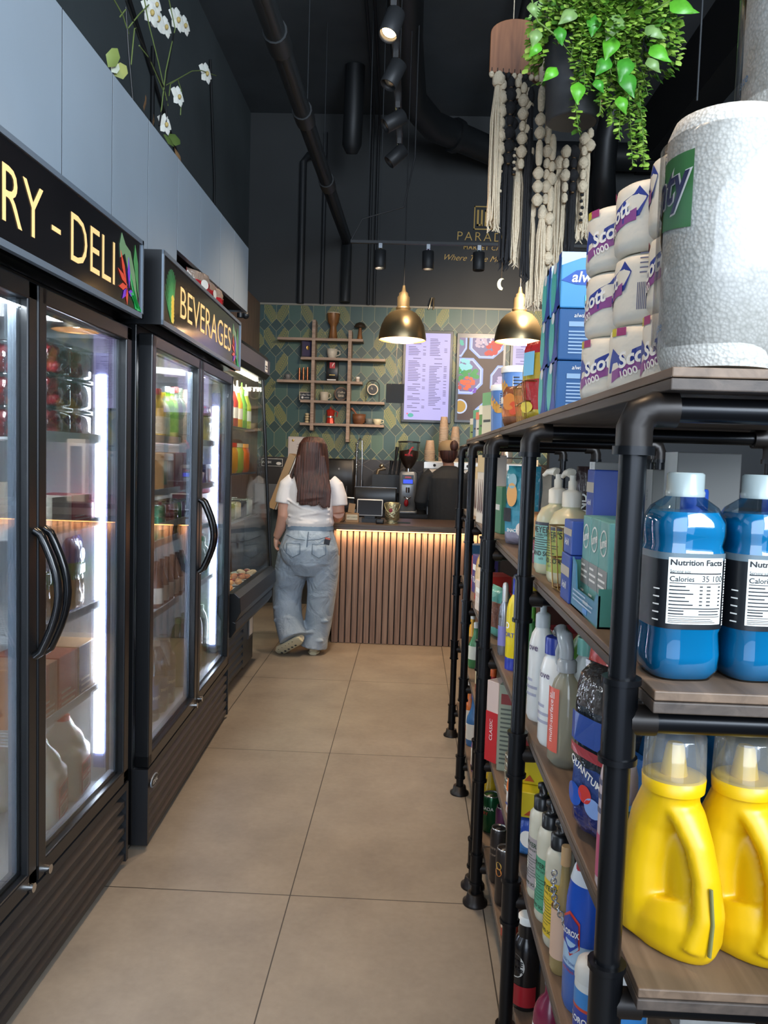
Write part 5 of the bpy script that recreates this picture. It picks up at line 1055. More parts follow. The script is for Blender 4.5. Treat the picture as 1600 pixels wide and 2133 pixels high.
# ------------------------------------------------------------------ second shelf
AQUA = mat('0b84b8', .08, trans=.3, ior=1.33, key='aq'); CLR = glassy((.85, .93, .97), .7, .03, .08, 'pet')
def electrolyte(label, loc, rz):
    t = thing('drink_bottle', label, 'bottle', loc, rz, 'electrolyte drinks on the second shelf')
    r = .0425; h = .238
    def sq(prof, mt, name, n=40, p=3.2):
        rings = []
        for q_, z_, sqr in prof:
            ring = []
            for j in range(n):
                a = 2 * PI * j / n; c_, s_ = math.cos(a), math.sin(a); e = 2 + (p - 2) * sqr; k_ = (abs(c_) ** e + abs(s_) ** e) ** (-1 / e); ring.append((q_ * k_ * c_, q_ * k_ * s_, z_))
            rings.append(ring)
        return MB().m(mt).rings(rings).build(name, t)
    sq([(r * .8, .002, 1), (r * .97, .012, 1), (r, .03, 1), (r * .95, .055, 1), (r * .985, .06, 1), (r * .985, .150, 1), (r * .93, .156, 1), (r * .98, .168, 1), (r * .98, .182, 1), (r * .86, .195, .4)], AQUA, 'drink')
    sq([(r * .82, .0, 1), (r * 1.0, .011, 1), (r * 1.02, .03, 1), (r * .975, .055, 1), (r * 1.0, .06, 1), (r * 1.0, .150, 1), (r * .95, .156, 1), (r * 1.01, .168, 1), (r * 1.01, .184, 1), (r * .85, .2, .5), (r * .5, .212, 0), (r * .46, .222, 0)], CLR, 'bottle_wall')
    MB().m(mat('98a3a2', .25, .1)).lathe([(r * .52, .212), (r * .53, .217), (r * .5, .219), (r * .5, .238), (r * .44, .240)], n=28).build('cap', t)
    def fq(rr):
        def g(x, z):
            a = x / rr / 1.12; s_, c_ = math.sin(a), math.cos(a); k_ = (abs(c_) ** 3.2 + abs(s_) ** 3.2) ** (-1 / 3.2); return (rr * k_ * s_, -rr * k_ * c_, z)
        return g
    q = MB(); f = fq(r * 1.012)
    def pt(x0, x1, z0, z1, mt, ff):
        q.m(mt); n_ = max(2, int((x1 - x0) / .004)); vs = []
        for k in range(n_ + 1): x = x0 + (x1 - x0) * k / n_; vs += [ff(x, z0), ff(x, z1)]
        q.add(vs, [(2 * k, 2 * k + 2, 2 * k + 3, 2 * k + 1) for k in range(n_)], True)
    pt(-.10, .10, .062, .148, mat('16181c', .35), f); pt(-.10, .10, .141, .149, mat('5d6d75', .35), fq(r * 1.016))
    q.build('label', t); q = MB()
    f2, f3 = fq(r * 1.022), fq(r * 1.03); pt(-.034, .034, .068, .144, mat('e9ece4', .5), f2)
    fit(q.m(BLKI), 'Nutrition Facts', -.032, .032, .1352, .142, 0, f3, bold=.03)
    q.text('Serving size', (-.032, 0, .1285), .005, f3, align='l').text('Calories', (-.032, 0, .1195), .0085, f3, align='l', bold=.015).text('35', (.011, 0, .12), .010, f3).text('100', (.026, 0, .12), .010, f3)
    for z_, hh in ((.1255, .0014), (.1145, .0009), (.0855, .0013), (.0765, .0008)): pt(-.032, .032, z_, z_ + hh, BLKI, f3)
    for k in range(6):
        z_ = .1105 - k * .0042; pt(-.032, -.032 + .018 + .01 * ((k * 7) % 3) / 2, z_, z_ + .0015, BLKI, f3); pt(.004, .008, z_, z_ + .0015, BLKI, f3); pt(.013, .018, z_, z_ + .0015, BLKI, f3); pt(.028, .031, z_, z_ + .0015, BLKI, f3)
    for k in range(2): pt(-.032, -.015, .0825 - k * .0035, .084 - k * .0035, BLKI, f3); pt(.004, .030, .0825 - k * .0035, .0837 - k * .0035, BLKI, f3)
    for k in range(3): pt(-.032, .02 + .003 * k, .0738 - k * .002, .0745 - k * .002, BLKI, f3)
    for k in range(26): z_ = .066 + k * .003; pt(.038, .0415, z_, z_ + (.0016 if k % 3 else .0022), WH, f3)
    for k in range(5): pt(-.052, -.043, .07 + k * .009, .0715 + k * .009, WH, f3)
    q.build('label_print', t); return t
e0 = electrolyte('blue electrolyte drink bottle nearest the shelf post on the second shelf', (.323, .945, S2), .1)
dup(e0, 'blue electrolyte drink bottle right of the one nearest the post', (.413, .95, S2), .12)
dup(e0, 'blue electrolyte drink bottle farthest from the post on the second shelf', (.503, .955, S2), .1)
for k, x_ in enumerate((.375, .482)):
    bottle('mouthwash_bottle', ('blue capped bottle behind the gap beside the post, second shelf', 'blue capped bottle behind the second gap between drink bottles')[k], 'bottle', (x_, 1.06, S2), .185, .042, mat('2f74b8', .2), 'flip', (.04, .14, mat('c9ccd0', .5)), style='neck', capmt=mat('2b55b8', .4), group='blue capped bottles behind the drinks')
# teal deodorant boxes in their tray
TEAL = mat('6aa39a', .45)
def lume_face(q, w_, dp, h):
    y = -dp / 2 - .0008; c_ = (0, h * .78)
    ring = [(c_[0] + w_ * .36 * math.cos(a), c_[1] + w_ * .36 * math.sin(a)) for a in [2 * PI * i / 24 for i in range(24)]]; ri = [(c_[0] + w_ * .31 * math.cos(a), c_[1] + w_ * .31 * math.sin(a)) for a in [2 * PI * i / 24 for i in range(24)]]
    q.m(WH).add([(a, y, b_) for a, b_ in ring] + [(a, y, b_) for a, b_ in ri], [(i, (i + 1) % 24, 24 + (i + 1) % 24, 24 + i) for i in range(24)])
    q.text('lume', (0, y - .0005, c_[1]), w_ * .36, bold=.03, rot=.2).m(mat('8b8b86', .5)).b2((-w_ / 2, y, h * .26), (w_ / 2, y + .0004, h * .52)); lines(q, -w_ * .4, w_ * .4, h * .3, h * .48, 3, WH, y - .0006); lines(q, -w_ * .4, w_ * .3, h * .08, h * .2, 2, WH, y - .0006)
tr_ = thing('display_tray', 'teal and blue cardboard tray holding the slim teal boxes', 'tray', (.352, 1.285, S2), -PI / 2)
MB().m(mat('4f8aa8', .45)).prism([(-.10, 0), (.10, 0), (.10, .05), (.085, .05), (.07, .035), (-.06, .035), (-.075, .075), (-.10, .085)], .003, 'y', -.066).m(mat('4f8f7c', .45)).b2((-.1, .06, 0), (.1, .063, .12)).b2((-.1, -.066, 0), (-.097, .06, .08)).b2((.097, -.066, 0), (.1, .06, .06)).b2((-.1, -.066, 0), (.1, .06, .003)).build('tray', tr_)
q = MB(); q.m(WH).text('smooth', (.02, -.0675, .025), .012).m(mat('5f9ad8', .4)).b2((0, -.0672, .006), (.03, -.0665, .014)); lines(q, -.08, .08, .012, .034, 3, mat('b9cbe0', .4), -.0672); q.build('tray_print', tr_)
for k in range(3): carton('deodorant_box', 'slim teal box with white ring logo standing in the tray, %s from the post' % ('first', 'second', 'third')[k], 'box', (.335, 1.225 + k * .061, S2 + .004), (.058, .07, .155), TEAL, lume_face, -PI / 2, 'teal boxes in the tray')
def pill_face(q, w_, dp, h): y = -dp / 2 - .0008; q.m(mat('b8ac98', .5)).b2((-w_ / 2, y, h * .55), (w_ / 2, y + .0004, h * .75)).m(WH).text('Advil', (0, y - .0006, h * .35), w_ * .25, bold=.02)
carton('medicine_box', 'blue medicine box on the second shelf, lowest of the small stack', 'box', (.312, 1.425, S2), (.075, .06, .085), mat('26479a', .4), pill_face, -PI / 2, 'blue medicine boxes')
carton('medicine_box', 'blue medicine box on the second shelf, middle of the small stack', 'box', (.314, 1.425, S2 + .086), (.07, .06, .06), mat('3a58a8', .4), pill_face, -PI / 2, 'blue medicine boxes')
carton('medicine_box', 'dark blue medicine box on the second shelf, topmost of the small stack', 'box', (.345, 1.425, S2 + .147), (.055, .05, .09), mat('1f3f92', .4), pill_face, -PI / 2, 'blue medicine boxes')
GB_ = mat('8e8d89', .5)
def wface(q, w_, dp, h): y = -dp / 2 - .0008; q.m(mat('d3d2cf', .5)).b2((-w_ / 2, y, 0), (w_ / 2, y + .0005, h)).m(mat('8a8a8a')).text('care', (0, y - .001, h * .8), .012, rot=PI / 2)
for (x_, y_, z_, d_, lb) in ((.385, 1.56, 0, (.05, .07, .19), 'tall pale grey box on the second shelf behind the blue medicine boxes'), (.385, 1.56, .191, (.045, .065, .06), 'small pale grey box lying on top of the tall pale box'), (.50, 1.52, 0, (.05, .1, .24), 'tall pale grey box deeper on the second shelf'), (.47, 1.30, .0, (.06, .1, .27), 'pale grey box showing behind the shelf post')):
    carton('toiletry_box', lb, 'box', (x_, y_, S2 + z_), d_, GB_, wface, -PI / 2, 'pale grey toiletry boxes')
# big hand soap refills
def soap32(label, loc, col, strip, rz):
    t = thing('soap_bottle', label, 'soap bottle', loc, rz, 'large pump soaps on the second shelf'); r = .046
    lathe_part(t, 'body', mat('c9c19d', .3, sss=.2), [(r * .9, 0), (r, .01), (r, .105), (r * .96, .125), (r * .75, .145), (r * .42, .153), (r * .4, .157)], 32)
    m_ = MB().m(mat(col, .4)); band(m_, r * 1.012, .022, .112, -2.5, 2.5, n=30); m_.m(mat('32303a', .4)); band(m_, r * 1.016, .108, .115, -2.5, 2.5, n=30); m_.build('label', t)
    q = MB(); f = cylmap(r * 1.03); K = mat('2c2f22', .4)
    q.m(K).text("MEYER'S", (.0, 0, .098), .019, f, bold=.02).text('CLEAN DAY', (0, 0, .087), .008, f, bold=.02).text('HAND SOAP', (.0, 0, .045), .014, f, bold=.03).text('refill', (0, 0, .034), .008, f)
    lines(q, -.03, .03, .052, .083, 6, K, 0, f, hgt=.0018); lines(q, .05, .075, .05, .09, 8, mat('ddd9c0'), 0, f, hgt=.002); q.build('label_print', t)
    pump(t, .020, .157, mat('e3dccb', .4), -1, 1.05); return t
soap32('large lime labelled pump soap standing at the second shelf front', (.335, 1.655, S2), '9aa444', 1, -1.25)
soap32('large aqua labelled pump soap just behind the lime one', (.33, 1.79, S2), '86bcae', 1, -.9)
soap32('large pump soap deeper on the shelf behind the lime one', (.44, 1.72, S2), 'b9b49a', 1, -.2)
wire_basket('brass wire basket with red packets on the second shelf', (.325, 1.525, S2), .09, .09, .125, BRASS, .1, .045)
carton('red_packet', 'small red packet lying tilted in the brass wire basket', 'packet', (.33, 1.53, S2 + .006), (.06, .03, .05), mat('a3302a', .4), lambda q, w_, dp, h: q.m(WH).text('O', (0, -dp / 2 - .001, h / 2), .03), -1.0)
# nutrition boxes on the rack beyond the shelving
rk = thing('stock_rack', 'dark rack behind the pipe shelving carrying a row of boxes', 'rack', (1.15, 4.22, 0)); MB().m(mat('2a2320', .6)).b2((-.68, 0, 0), (.9, .19, 1.05)).build('cabinet', rk); MB().m(mat('4a3a30', .6)).b2((-.66, -.003, .6), (.88, 0, 1.0)).build('shelf_front', rk)
for k in range(5):
    def nf(q, w_, dp, h):
        y = -dp / 2 - .001; q.m(mat('6a4448', .5)).b2((-w_ / 2, y, 0), (-w_ / 2 + .018, y + .0005, h)).m(mat('c9c0b0')).text('Nutrition Facts', (.01, y - .001, h * .85), .022, bold=.02); lines(q, -w_ * .38, w_ * .45, h * .1, h * .76, 8, mat('8a8078', .5), y - .001, seed=3)
    carton('snack_box', ('leftmost', 'second', 'third', 'fourth', 'fifth')[k] + ' dark snack box with printed facts on the rack beyond the pipe shelving', 'box', (.60 + k * .187, 4.30, 1.052), (.18, .12, .24), mat('3c3534', .5), nf, 0, 'printed snack boxes beyond the shelving')
for k, (x_, y_, rz, lb) in enumerate(((.50, 2.3, -.4, 'dark chocolate bar box standing open above the soaps'), (.56, 2.2, .1, 'dark bar wrapper leaning behind the pump soaps'))):
    pouch('bar_wrapper', lb, 'wrapper', (x_, y_, S2), .05, .24 - .05 * k, .02, [(0, 1, '3a2c2c')], [('KIND', 0, .12, .035, WH, {'rot': PI / 2})], rz, None, k)
# middle bays of the second shelf
cb_ = thing('kraft_box', 'open brown cardboard box of kraft paper packs', 'box', (.37, 2.13, S2), -.1)
MB().m(mat('4a3a30', .6)).b2((-.07, -.09, 0), (.07, .09, .003)).b2((-.07, -.09, 0), (.07, -.087, .055)).b2((-.07, .087, 0), (.07, .09, .11)).b2((-.07, -.09, 0), (-.067, .09, .045)).b2((.067, -.09, 0), (.07, .09, .08)).m(mat('a56c3e', .7)).b2((-.07, .083, 0), (.07, .0865, .11)).build('box', cb_)
for k in range(3): pouch('kraft_pack', ('front', 'middle', 'rear')[k] + ' kraft paper pack in the open cardboard box', 'packet', (.365, 2.07 + k * .05, S2 + .005), .1, .10, .03, [(0, 1, 'c0905e')], [('o', 0, .05, .025, .02, mat('d8d8d0'))], -.2 + .1 * k, 'kraft packs in the box', k + 9, rough=.7)
pouch('bird_snack_bag', 'tall teal bag with orange vegetable print on the second shelf', 'snack bag', (.335, 2.36, S2), .13, .235, .07, [(0, .18, '8f8a9a'), (.18, .45, '3f8aa0'), (.45, 1, '2f7f90')], [('o', -.01, .15, .022, .035, mat('d9a05a', .4)), ('o', -.01, .19, .018, .022, mat('8ab0b8', .4)), ('r', -.05, .07, -.01, .11, BLKI), ('SNACK', 0, .045, .014, WH), ('o', .03, .05, .018, .02, mat('e0d4cc', .5))], -.9, None, 4)
def deco(q, w_, dp, h):
    y = -dp / 2 - .001; q.m(mat('c9b080', .5)).b2((-w_ / 2, y, h * .75), (w_ / 2, y + .0005, h)).m(mat('5a3a34', .5))
    for k in range(5): q.prism([(-w_ * .4 + k * w_ * .17, h * .15), (-w_ * .33 + k * w_ * .17, h * .65), (-w_ * .27 + k * w_ * .17, h * .2)], .0005, 'y', y - .0003)
carton('cereal_box', 'pale patterned box seen between the far posts on the second shelf', 'box', (.315, 3.13, S2), (.2, .07, .27), mat('d3c8b8', .5), deco, -1.45)
carton('cereal_box', 'pale box beside the patterned box on the far second shelf', 'box', (.32, 3.56, S2), (.16, .07, .22), mat('c9b8a4', .5), deco, -1.45)
for k, (y_, c_, h_, lb) in enumerate(((1.98, '7b2f4a', .05, 'plum coloured jar lid'), (2.75, '3f7f5a', .16, 'green carton'), (2.92, 'b0472f', .14, 'rust red carton'), (3.8, '8a7a3a', .15, 'mustard carton'))):
    carton('shelf_carton', lb + ' standing on the second shelf', 'carton', (.335, y_, S2), (.1, .07, h_), mat(c_, .5), lambda q, w_, dp, h: q.m(WH).b2((-w_ * .3, -dp / 2 - .001, h * .5), (w_ * .3, -dp / 2, h * .62)), -1.4)
# ------------------------------------------------------------------ third shelf
YEL = mat('d8ac08', .34); TEALB = mat('1f5f8f', .3)
def jug(label, loc, rz, body=YEL, mirror=1, group='yellow detergent jugs on the third shelf', lower=True):
    """detergent jug: D-shaped side profile with a through handle, seen flat side on; local x across the wide side"""
    t = thing('detergent_jug', label, 'detergent jug', loc, rz, group); H = .205
    out = [(-.058, 0), (.05, 0), (.066, .012), (.071, .04), (.068, .09), (.058, .13), (.042, .165), (.034, .19), (.032, H), (-.040, H), (-.044, .185), (-.058, .15), (-.066, .1), (-.068, .03)]
    # body = remeshed union of the slab with a hole cut by building the ring of blobs
    m_ = MB().m(body)
    def limb(pts, rx, ry): m_.loft([((x * mirror, 0, z), rx_, ry_) for (x, z), rx_, ry_ in zip(pts, rx, ry)], 20)
    limb([(-.030, .004), (-.032, .05), (-.030, .1), (-.022, .15), (-.006, .185), (-.003, H)], [.034, .038, .034, .033, .034, .036], [.038, .042, .040, .036, .034, .034])
    m_.loft([((0, 0, .0), .060, .034), ((0, 0, .012), .068, .038), ((0, 0, .035), .066, .038), ((-.006 * mirror, 0, .06), .052, .030)], 28)
    limb([(-.02, .03), (.0, .025), (.02, .028), (.04, .04)], [.022, .024, .026, .024], [.040, .038, .034, .026])
    limb([(.0, .185), (.022, .165), (.040, .135), (.052, .1), (.058, .06), (.050, .02)], [.016, .016, .0145, .0145, .016, .018], [.030, .026, .020, .019, .023, .032])
    limb([(-.012, .15), (.010, .11), (.02, .07), (.02, .02)], [.02, .022, .024, .026], [.014, .012, .014, .02])
    b_ = m_.build('body', t); remesh(b_, .0028, 8, .6)
    MB().m(body).lathe([(.037, H - .012), (.038, H + .004), (.034, H + .006)], (-.003 * mirror, 0, 0), 30).build('collar', t)
    MB().m(body).tube([(-.003 * mirror, 0, H + .002), (-.003 * mirror, .0, H + .04), (-.003 * mirror, 0, H + .044)], [.017, .011, .009], 16).build('spout', t)
    MB().m(glassy((.86, .88, .88), .55, .08, .10, 'cap', .10)).lathe([(.0375, H + .003), (.036, H + .055), (.034, H + .058), (.001, H + .058)], (-.003 * mirror, 0, 0), 30, cap=False).build('measuring_cap', t)
    MB().m(mat('7b7a4a', .5)).loft([((.071 * mirror, -.012, .02), .003, .0016), ((.073 * mirror, -.012, .06), .003, .0016), ((.068 * mirror, -.012, .1), .003, .0016)], 6).build('level_strip', t)
    q = MB().m(mat('2a6fb8', .35)); q.loft([((-.064 * mirror, 0, .04), .008, .030), ((-.068 * mirror, 0, .08), .006, .034), ((-.066 * mirror, 0, .14), .006, .028)], 16).build('label', t)
    return t
j0 = jug('yellow detergent jug with clear cap nearest the front post', (.338, .965, S3), -1.02)
dup(j0, 'yellow detergent jug with clear cap, second from the front post', (.424, .965, S3), -1.02)
dup(j0, 'yellow detergent jug with clear cap at the right edge of the third shelf', (.51, .965, S3), -1.02)
j1 = jug('dark blue detergent jug behind the yellow jugs, next to the post', (.42, 1.16, S3), .3, TEALB, group='blue detergent jugs behind the yellow ones'); j1.scale = (1.3, 1.3, 1.22)
dup(j1, 'dark blue detergent jug behind the gap between yellow jugs', (.60, 1.16, S3), .2)
# crinkly dishwasher pod bag and laundry bag beside the front post
pouch('detergent_pod_bag', 'glossy dark blue dishwasher pod bag hanging over the third shelf edge', 'detergent bag', (.326, 1.215, S3 + .002), .15, .27, .085, [(0, .3, '262f6c'), (.3, .42, '3a4f88'), (.42, .8, '2c3238'), (.8, 1, '3a3532')],
      [('r', -.05, .155, .03, .20, mat('24489a', .25)), ('r', -.05, .135, .04, .15, mat('a03038', .3)), ('QUANTUM', -.0, .115, .016, WH, {'rot': -.35}), ('o', .0, .08, .016, .014, mat('d84038', .2)), ('o', -.03, .07, .022, .018, mat('2f5fc0', .2)), ('o', .02, .065, .02, .015, mat('8fb0e8', .2))], -1.15, None, 3, rough=.12, bump=.9)
pouch('laundry_pod_bag', 'orange and purple laundry pod bag behind the dishwasher bag', 'detergent bag', (.355, 1.31, S3 + .002), .15, .30, .06, [(0, .45, '4a2f80'), (.45, .85, 'cf5a24'), (.85, 1, 'c9392c')],
      [('o', .0, .175, .045, .06, mat('d8c828', .3)), ('o', .0, .175, .03, .045, mat('d86a20', .3)), ('Tide', 0, .175, .055, mat('2a2f90', .3), {'bold': .04})], -1.2, None, 6, rough=.2)
pouch('snack_bag', 'yellow glossy bag stuffed behind the dishwasher pod bag', 'snack bag', (.42, 1.27, S3 + .002), .16, .31, .07, [(0, .5, '5a4a40'), (.5, 1, 'b0a832')], [('o', 0, .25, .03, .02, WH)], -1.0, None, 8, rough=.12, bump=.9)
# spray, lotions, shampoos
sp_ = thing('spray_bottle', 'clear green-brown spray cleaner with coral label and trigger', 'spray bottle', (.315, 1.53, S3), -1.2)
PETB = glassy((.70, .67, .52), .6, .03, .08, 'petb', .3)
lathe_part(sp_, 'body', PETB, [(.026, 0), (.037, .01), (.038, .09), (.036, .14), (.028, .165), (.017, .178), (.015, .185)], 28, 1, .75)
m_ = MB().m(mat('d8604c', .35)); band(m_, .0385, .03, .155, -.5, .5, 1, .77); m_.build('label', sp_)
q = MB().m(WH).text('multi-surface', (0, 0, .09), .016, cylmap(.0392, sx=1, sy=.77), rot=PI / 2).text('all', (0, 0, .14), .02, cylmap(.0392, sx=1, sy=.77)); q.build('label_print', sp_)
MB().m(mat('c2c6c6', .2, trans=.3)).lathe([(.019, .185), (.019, .205), (.014, .21)], n=20).loft([((-.005, 0, .2), .017, .013), ((-.004, 0, .225), .018, .013), ((-.012, 0, .25), .022, .012), ((-.028, 0, .262), .016, .010), ((-.045, 0, .25), .008, .008)], 16).build('trigger_head', sp_)
MB().m(mat('c2c6c6', .2, trans=.3)).tube([(-.025, 0, .235), (-.036, 0, .215), (-.034, 0, .19)], [.006, .005, .004], 8).build('trigger', sp_)
bottle('lotion_bottle', 'white pump lotion bottle tallest behind the spray cleaner', 'lotion bottle', (.312, 1.80, S3), .215, .034, mat('dcdcd8', .3), 'pump', None, (('love', .17, .022, mat('4a3a60')), ('#', .05, .05, mat('a0a0b0', .4), {'n': 3})), 'round', -1.1, 1, .8, 'white lotion bottles', mat('c6cbcd', .3))
bottle('lotion_bottle', 'white lotion bottle with navy flip cap beside the front post side', 'lotion bottle', (.314, 1.64, S3), .195, .036, mat('e2e2de', .3), 'flip', None, (('love', .15, .02, mat('4a3a60')), ('#', .04, .05, mat('a0a0b0', .4), {'n': 3})), 'round', -1.1, 1, .8, 'white lotion bottles', mat('24358f', .3))
bottle('lotion_bottle', 'white lotion bottle with mint cap next to the spray trigger', 'lotion bottle', (.375, 1.62, S3), .20, .034, mat('d5dad6', .3), 'flip', None, (), 'round', -1.1, 1, .8, 'white lotion bottles', mat('7fc4b4', .3))
for k, (x_, y_, lb) in enumerate(((.41, 1.80, 'green shampoo bottle with dark green cap behind the lotions'), (.44, 1.65, 'green shampoo bottle deepest behind the navy capped lotion'), (.46, 1.52, 'green shampoo bottle behind the spray cleaner'))):
    bottle('shampoo_bottle', lb, 'shampoo bottle', (x_, y_, S3), .2, .038, mat('4f7f2f', .25), 'tall', None, (), 'round', -1, 1, .8, 'green shampoo bottles', mat('5a9a3a', .3))
bottle('shampoo_bottle', 'yellow bottle with blue cap behind the green shampoos', 'shampoo bottle', (.50, 1.66, S3), .23, .03, mat('d8c82c', .3), 'flip', None, (), 'round', -1, 1, .8, None, mat('24409a', .3))
bottle('shampoo_bottle', 'slim green bottle with clear green cap left of the second post', 'shampoo bottle', (.315, 2.0, S3), .19, .028, mat('3f7a3f', .25), 'tall', None, (('fresh', .14, .02, WH), ('max', .05, .02, mat('c83a30'))), 'round', -1.2, 1, .8, None, mat('6fb04a', .25))
bottle('cleaner_spray', 'yellow and blue spray tin with football print on the third shelf', 'spray tin', (.315, 2.24, S3), .215, .031, mat('e0c81e', .3), 'tall', (.0, .035, mat('24359a', .3)), (('o', .13, .04, WH), ('SPORT', .10, .018, mat('24359a'))), 'round', -1.2, 1, 1, None, mat('1f2f9c', .25))
bottle('cleaner_spray', 'yellow capped bottle behind the yellow and blue tin', 'spray tin', (.37, 2.3, S3), .24, .032, mat('d8c02a', .3), 'flip', None, (), 'round', -1.2, 1, 1, None, mat('e0cc30', .3))
bottle('body_spray', 'slim silver and lilac body spray left of the yellow tin', 'spray tin', (.298, 2.40, S3), .165, .018, mat('9a9ea6', .25, .7), 'tall', (.03, .09, mat('7a78b8', .3)), (('mist', .12, .014, BLKI),), 'round', -1.2, 1, 1, None, mat('c9c9c9', .25, .5))
def rf(q, w_, dp, h): y = -dp / 2 - .001; q.m(WH).b2((-w_ * .4, y, h * .6), (w_ * .1, y + .0005, h * .75)).text('TUNA', (0, y - .001, h * .35), w_ * .25, bold=.02)
for k, (x_, y_, z_, d_, c_, lb) in enumerate(((.40, 2.22, 0, (.1, .1, .12), 'b02a2a', 'red box behind the yellow and blue spray tin'), (.40, 2.22, .122, (.09, .09, .1), '5a3a34', 'brown box on the red box under the second board'), (.42, 2.05, 0, (.1, .1, .16), '8a2a30', 'dark red box behind the slim green bottle'),
    (.32, 2.78, 0, (.12, .08, .13), 'c22c28', 'bright red box near the middle of the third shelf'), (.33, 2.93, 0, (.12, .08, .17), 'a8342c', 'tall red box near the middle of the third shelf'), (.32, 3.09, 0, (.12, .08, .12), 'd8c8b8', 'cream box with red corner on the third shelf'), (.34, 3.5, 0, (.14, .08, .17), '4a3f7a', 'violet box on the far third shelf'), (.33, 3.7, 0, (.13, .08, .14), 'b04a34', 'brick red box on the far third shelf'), (.33, 3.88, 0, (.1, .08, .18), '3a6a8a', 'steel blue box at the far end of the third shelf'))):
    carton('grocery_box', lb, 'box', (x_, y_, S3 + z_), d_, mat(c_, .4), rf, -1.4, 'grocery boxes on the third shelf')
pouch('snack_bag', 'teal bag with brown seed print near the two close posts', 'snack bag', (.31, 2.64, S3), .13, .17, .05, [(0, .2, '6fb8a8'), (.2, .75, '8a5a48'), (.75, 1, '6fb8a8')], [], -1.3, 'snack pouches on the third shelf', 11)
pouch('snack_bag', 'cream and red popcorn bag on the far third shelf', 'snack bag', (.31, 3.22, S3), .13, .2, .05, [(0, .25, 'b8342c'), (.25, .8, 'd8b888'), (.8, 1, 'c9a060')], [], -1.3, 'snack pouches on the third shelf', 12)
# ------------------------------------------------------------------ fourth shelf
def soap16(label, loc, col, s=1.0):
    t = thing('hand_soap', label, 'soap bottle', loc, -1.15, 'black-pump hand soaps on the fourth shelf'); r = .031
    lathe_part(t, 'body', mat('c6c1ad', .3), [(r * .9, 0), (r, .008), (r, .165), (r * .95, .178), (r * .7, .188), (r * .5, .192)], 28, 1, .8)
    m_ = MB().m(mat(col, .4)); band(m_, r * 1.015, .02, .13, -2.2, 2.2, 1, .8, 24); m_.build('label', t)
    q = MB(); f = cylmap(r * 1.03, sx=1, sy=.8); K = mat('22402c', .4); q.m(K).text("MEYER'S", (0, 0, .115), .014, f, bold=.02).text('CLEAN DAY', (0, 0, .104), .007, f).text('HAND SOAP', (0, 0, .03), .009, f, bold=.02); lines(q, -.025, .025, .04, .095, 9, K, 0, f, hgt=.0012)
    q.m(mat('e0dccc')).add([f(.0 - .02 + .012 * math.cos(a), .07 + .014 * math.sin(a)) for a in [2 * PI * i / 14 for i in range(14)]], [tuple(range(14))]); q.build('label_print', t)
    MB().m(mat('1b1b1d', .3)).lathe([(.019, .19), (.019, .215), (.014, .218), (.009, .219), (.009, .232), (.012, .233), (.012, .243), (.004, .246)], n=20).tube([(0, 0, .238), (.02, -.01, .238), (.03, -.015, .232)], [.007, .006, .004], 8).build('pump', t)
    return t
soap16('yellow labelled hand soap with black pump nearest the bleach bottle', (.308, 1.475, S4), 'd8b830')
soap16('green labelled hand soap with black pump behind the yellow one', (.305, 1.56, S4), '4f9a7a')
soap16('grey labelled hand soap with black pump, third behind the bleach', (.302, 1.645, S4), 'a59a9a')
bottle('cleaner_bottle', 'amber cleaner bottle with orange label beside the bleach bottle', 'bottle', (.302, 1.395, S4), .2, .022, mat('a08a5a', .15), 'flip', (.03, .12, mat('d8b49a', .4)), (), 'neck', -1.1, capmt=mat('c9a070', .4))
ch = thing('steel_chain', 'loop of steel chain draped on the cleaner bottle neck', 'chain', (.275, 1.36, S4 + .14)); mm = MB().m(mat('b9b9b9', .25, .9))
for k in range(14):
    z_ = .06 - k * .0075; x_ = .0 + .002 * k - (.01 * math.sin(k * .25)); a = k % 2
    mm.tube([(x_ + .005 * math.cos(q_) * (1 - a) , .005 * math.cos(q_) * a, z_ + .006 * math.sin(q_)) for q_ in [2 * PI * i / 8 for i in range(8)]], .0013, 5, closed=True)
mm.build('links', ch)
cx_ = thing('bleach_bottle', 'blue and white bleach cleaner bottle with red cap on the fourth shelf', 'bleach bottle', (.316, 1.30, S4), -1.15); cx_.scale = (.82, .82, .98)
m_ = MB(); f_ = [(.040, 0), (.045, .01), (.046, .08)]; m_.m(mat('3a66b0', .28)).lathe(f_, n=30, sx=1, sy=.75); m_.m(mat('a9c8e2', .28)).lathe([(.046, .08), (.045, .125)], n=30, sx=1, sy=.75, cap=False); m_.m(mat('1f52b8', .22)).lathe([(.045, .125), (.043, .19), (.036, .225)], n=30, sx=1, sy=.75, cap=False); m_.m(mat('d8dade', .3)).lathe([(.036, .225), (.029, .245), (.02, .262), (.0, .268)], n=30, sx=1, sy=.75, cap=False); m_.build('body', cx_)
MB().m(mat('b02430', .3)).loft([((0, -.012, .24), .016, .010), ((0, -.010, .262), .013, .009), ((0, -.006, .272), .008, .006)], 16).build('cap', cx_)
q = MB(); f = cylmap(.0465, sx=1, sy=.76); q.m(mat('c83a30', .3)).add([f(x_, z_) for x_, z_ in ((-.028, .16), (.0, .178), (.028, .165), (.03, .12), (.005, .1), (-.026, .118))], [(0, 1, 2, 3, 4, 5)]); f = cylmap(.0475, sx=1, sy=.76)
q.m(mat('24409a', .3)).add([f(x_, z_) for x_, z_ in ((-.025, .157), (.0, .172), (.025, .16), (.026, .124), (.005, .106), (-.023, .121))], [(0, 1, 2, 3, 4, 5)]); q.m(WH).text('CLOROX', (0, 0, .14), .0135, cylmap(.0485, sx=1, sy=.76), bold=.03, rot=.1); q.m(mat('2a4a90')).text('toilet bowl', (0, 0, .088), .009, cylmap(.047, sx=1, sy=.76)); q.m(mat('c83a30')).text('with bleach', (0, 0, .074), .008, cylmap(.047, sx=1, sy=.76)); q.build('label_print', cx_)
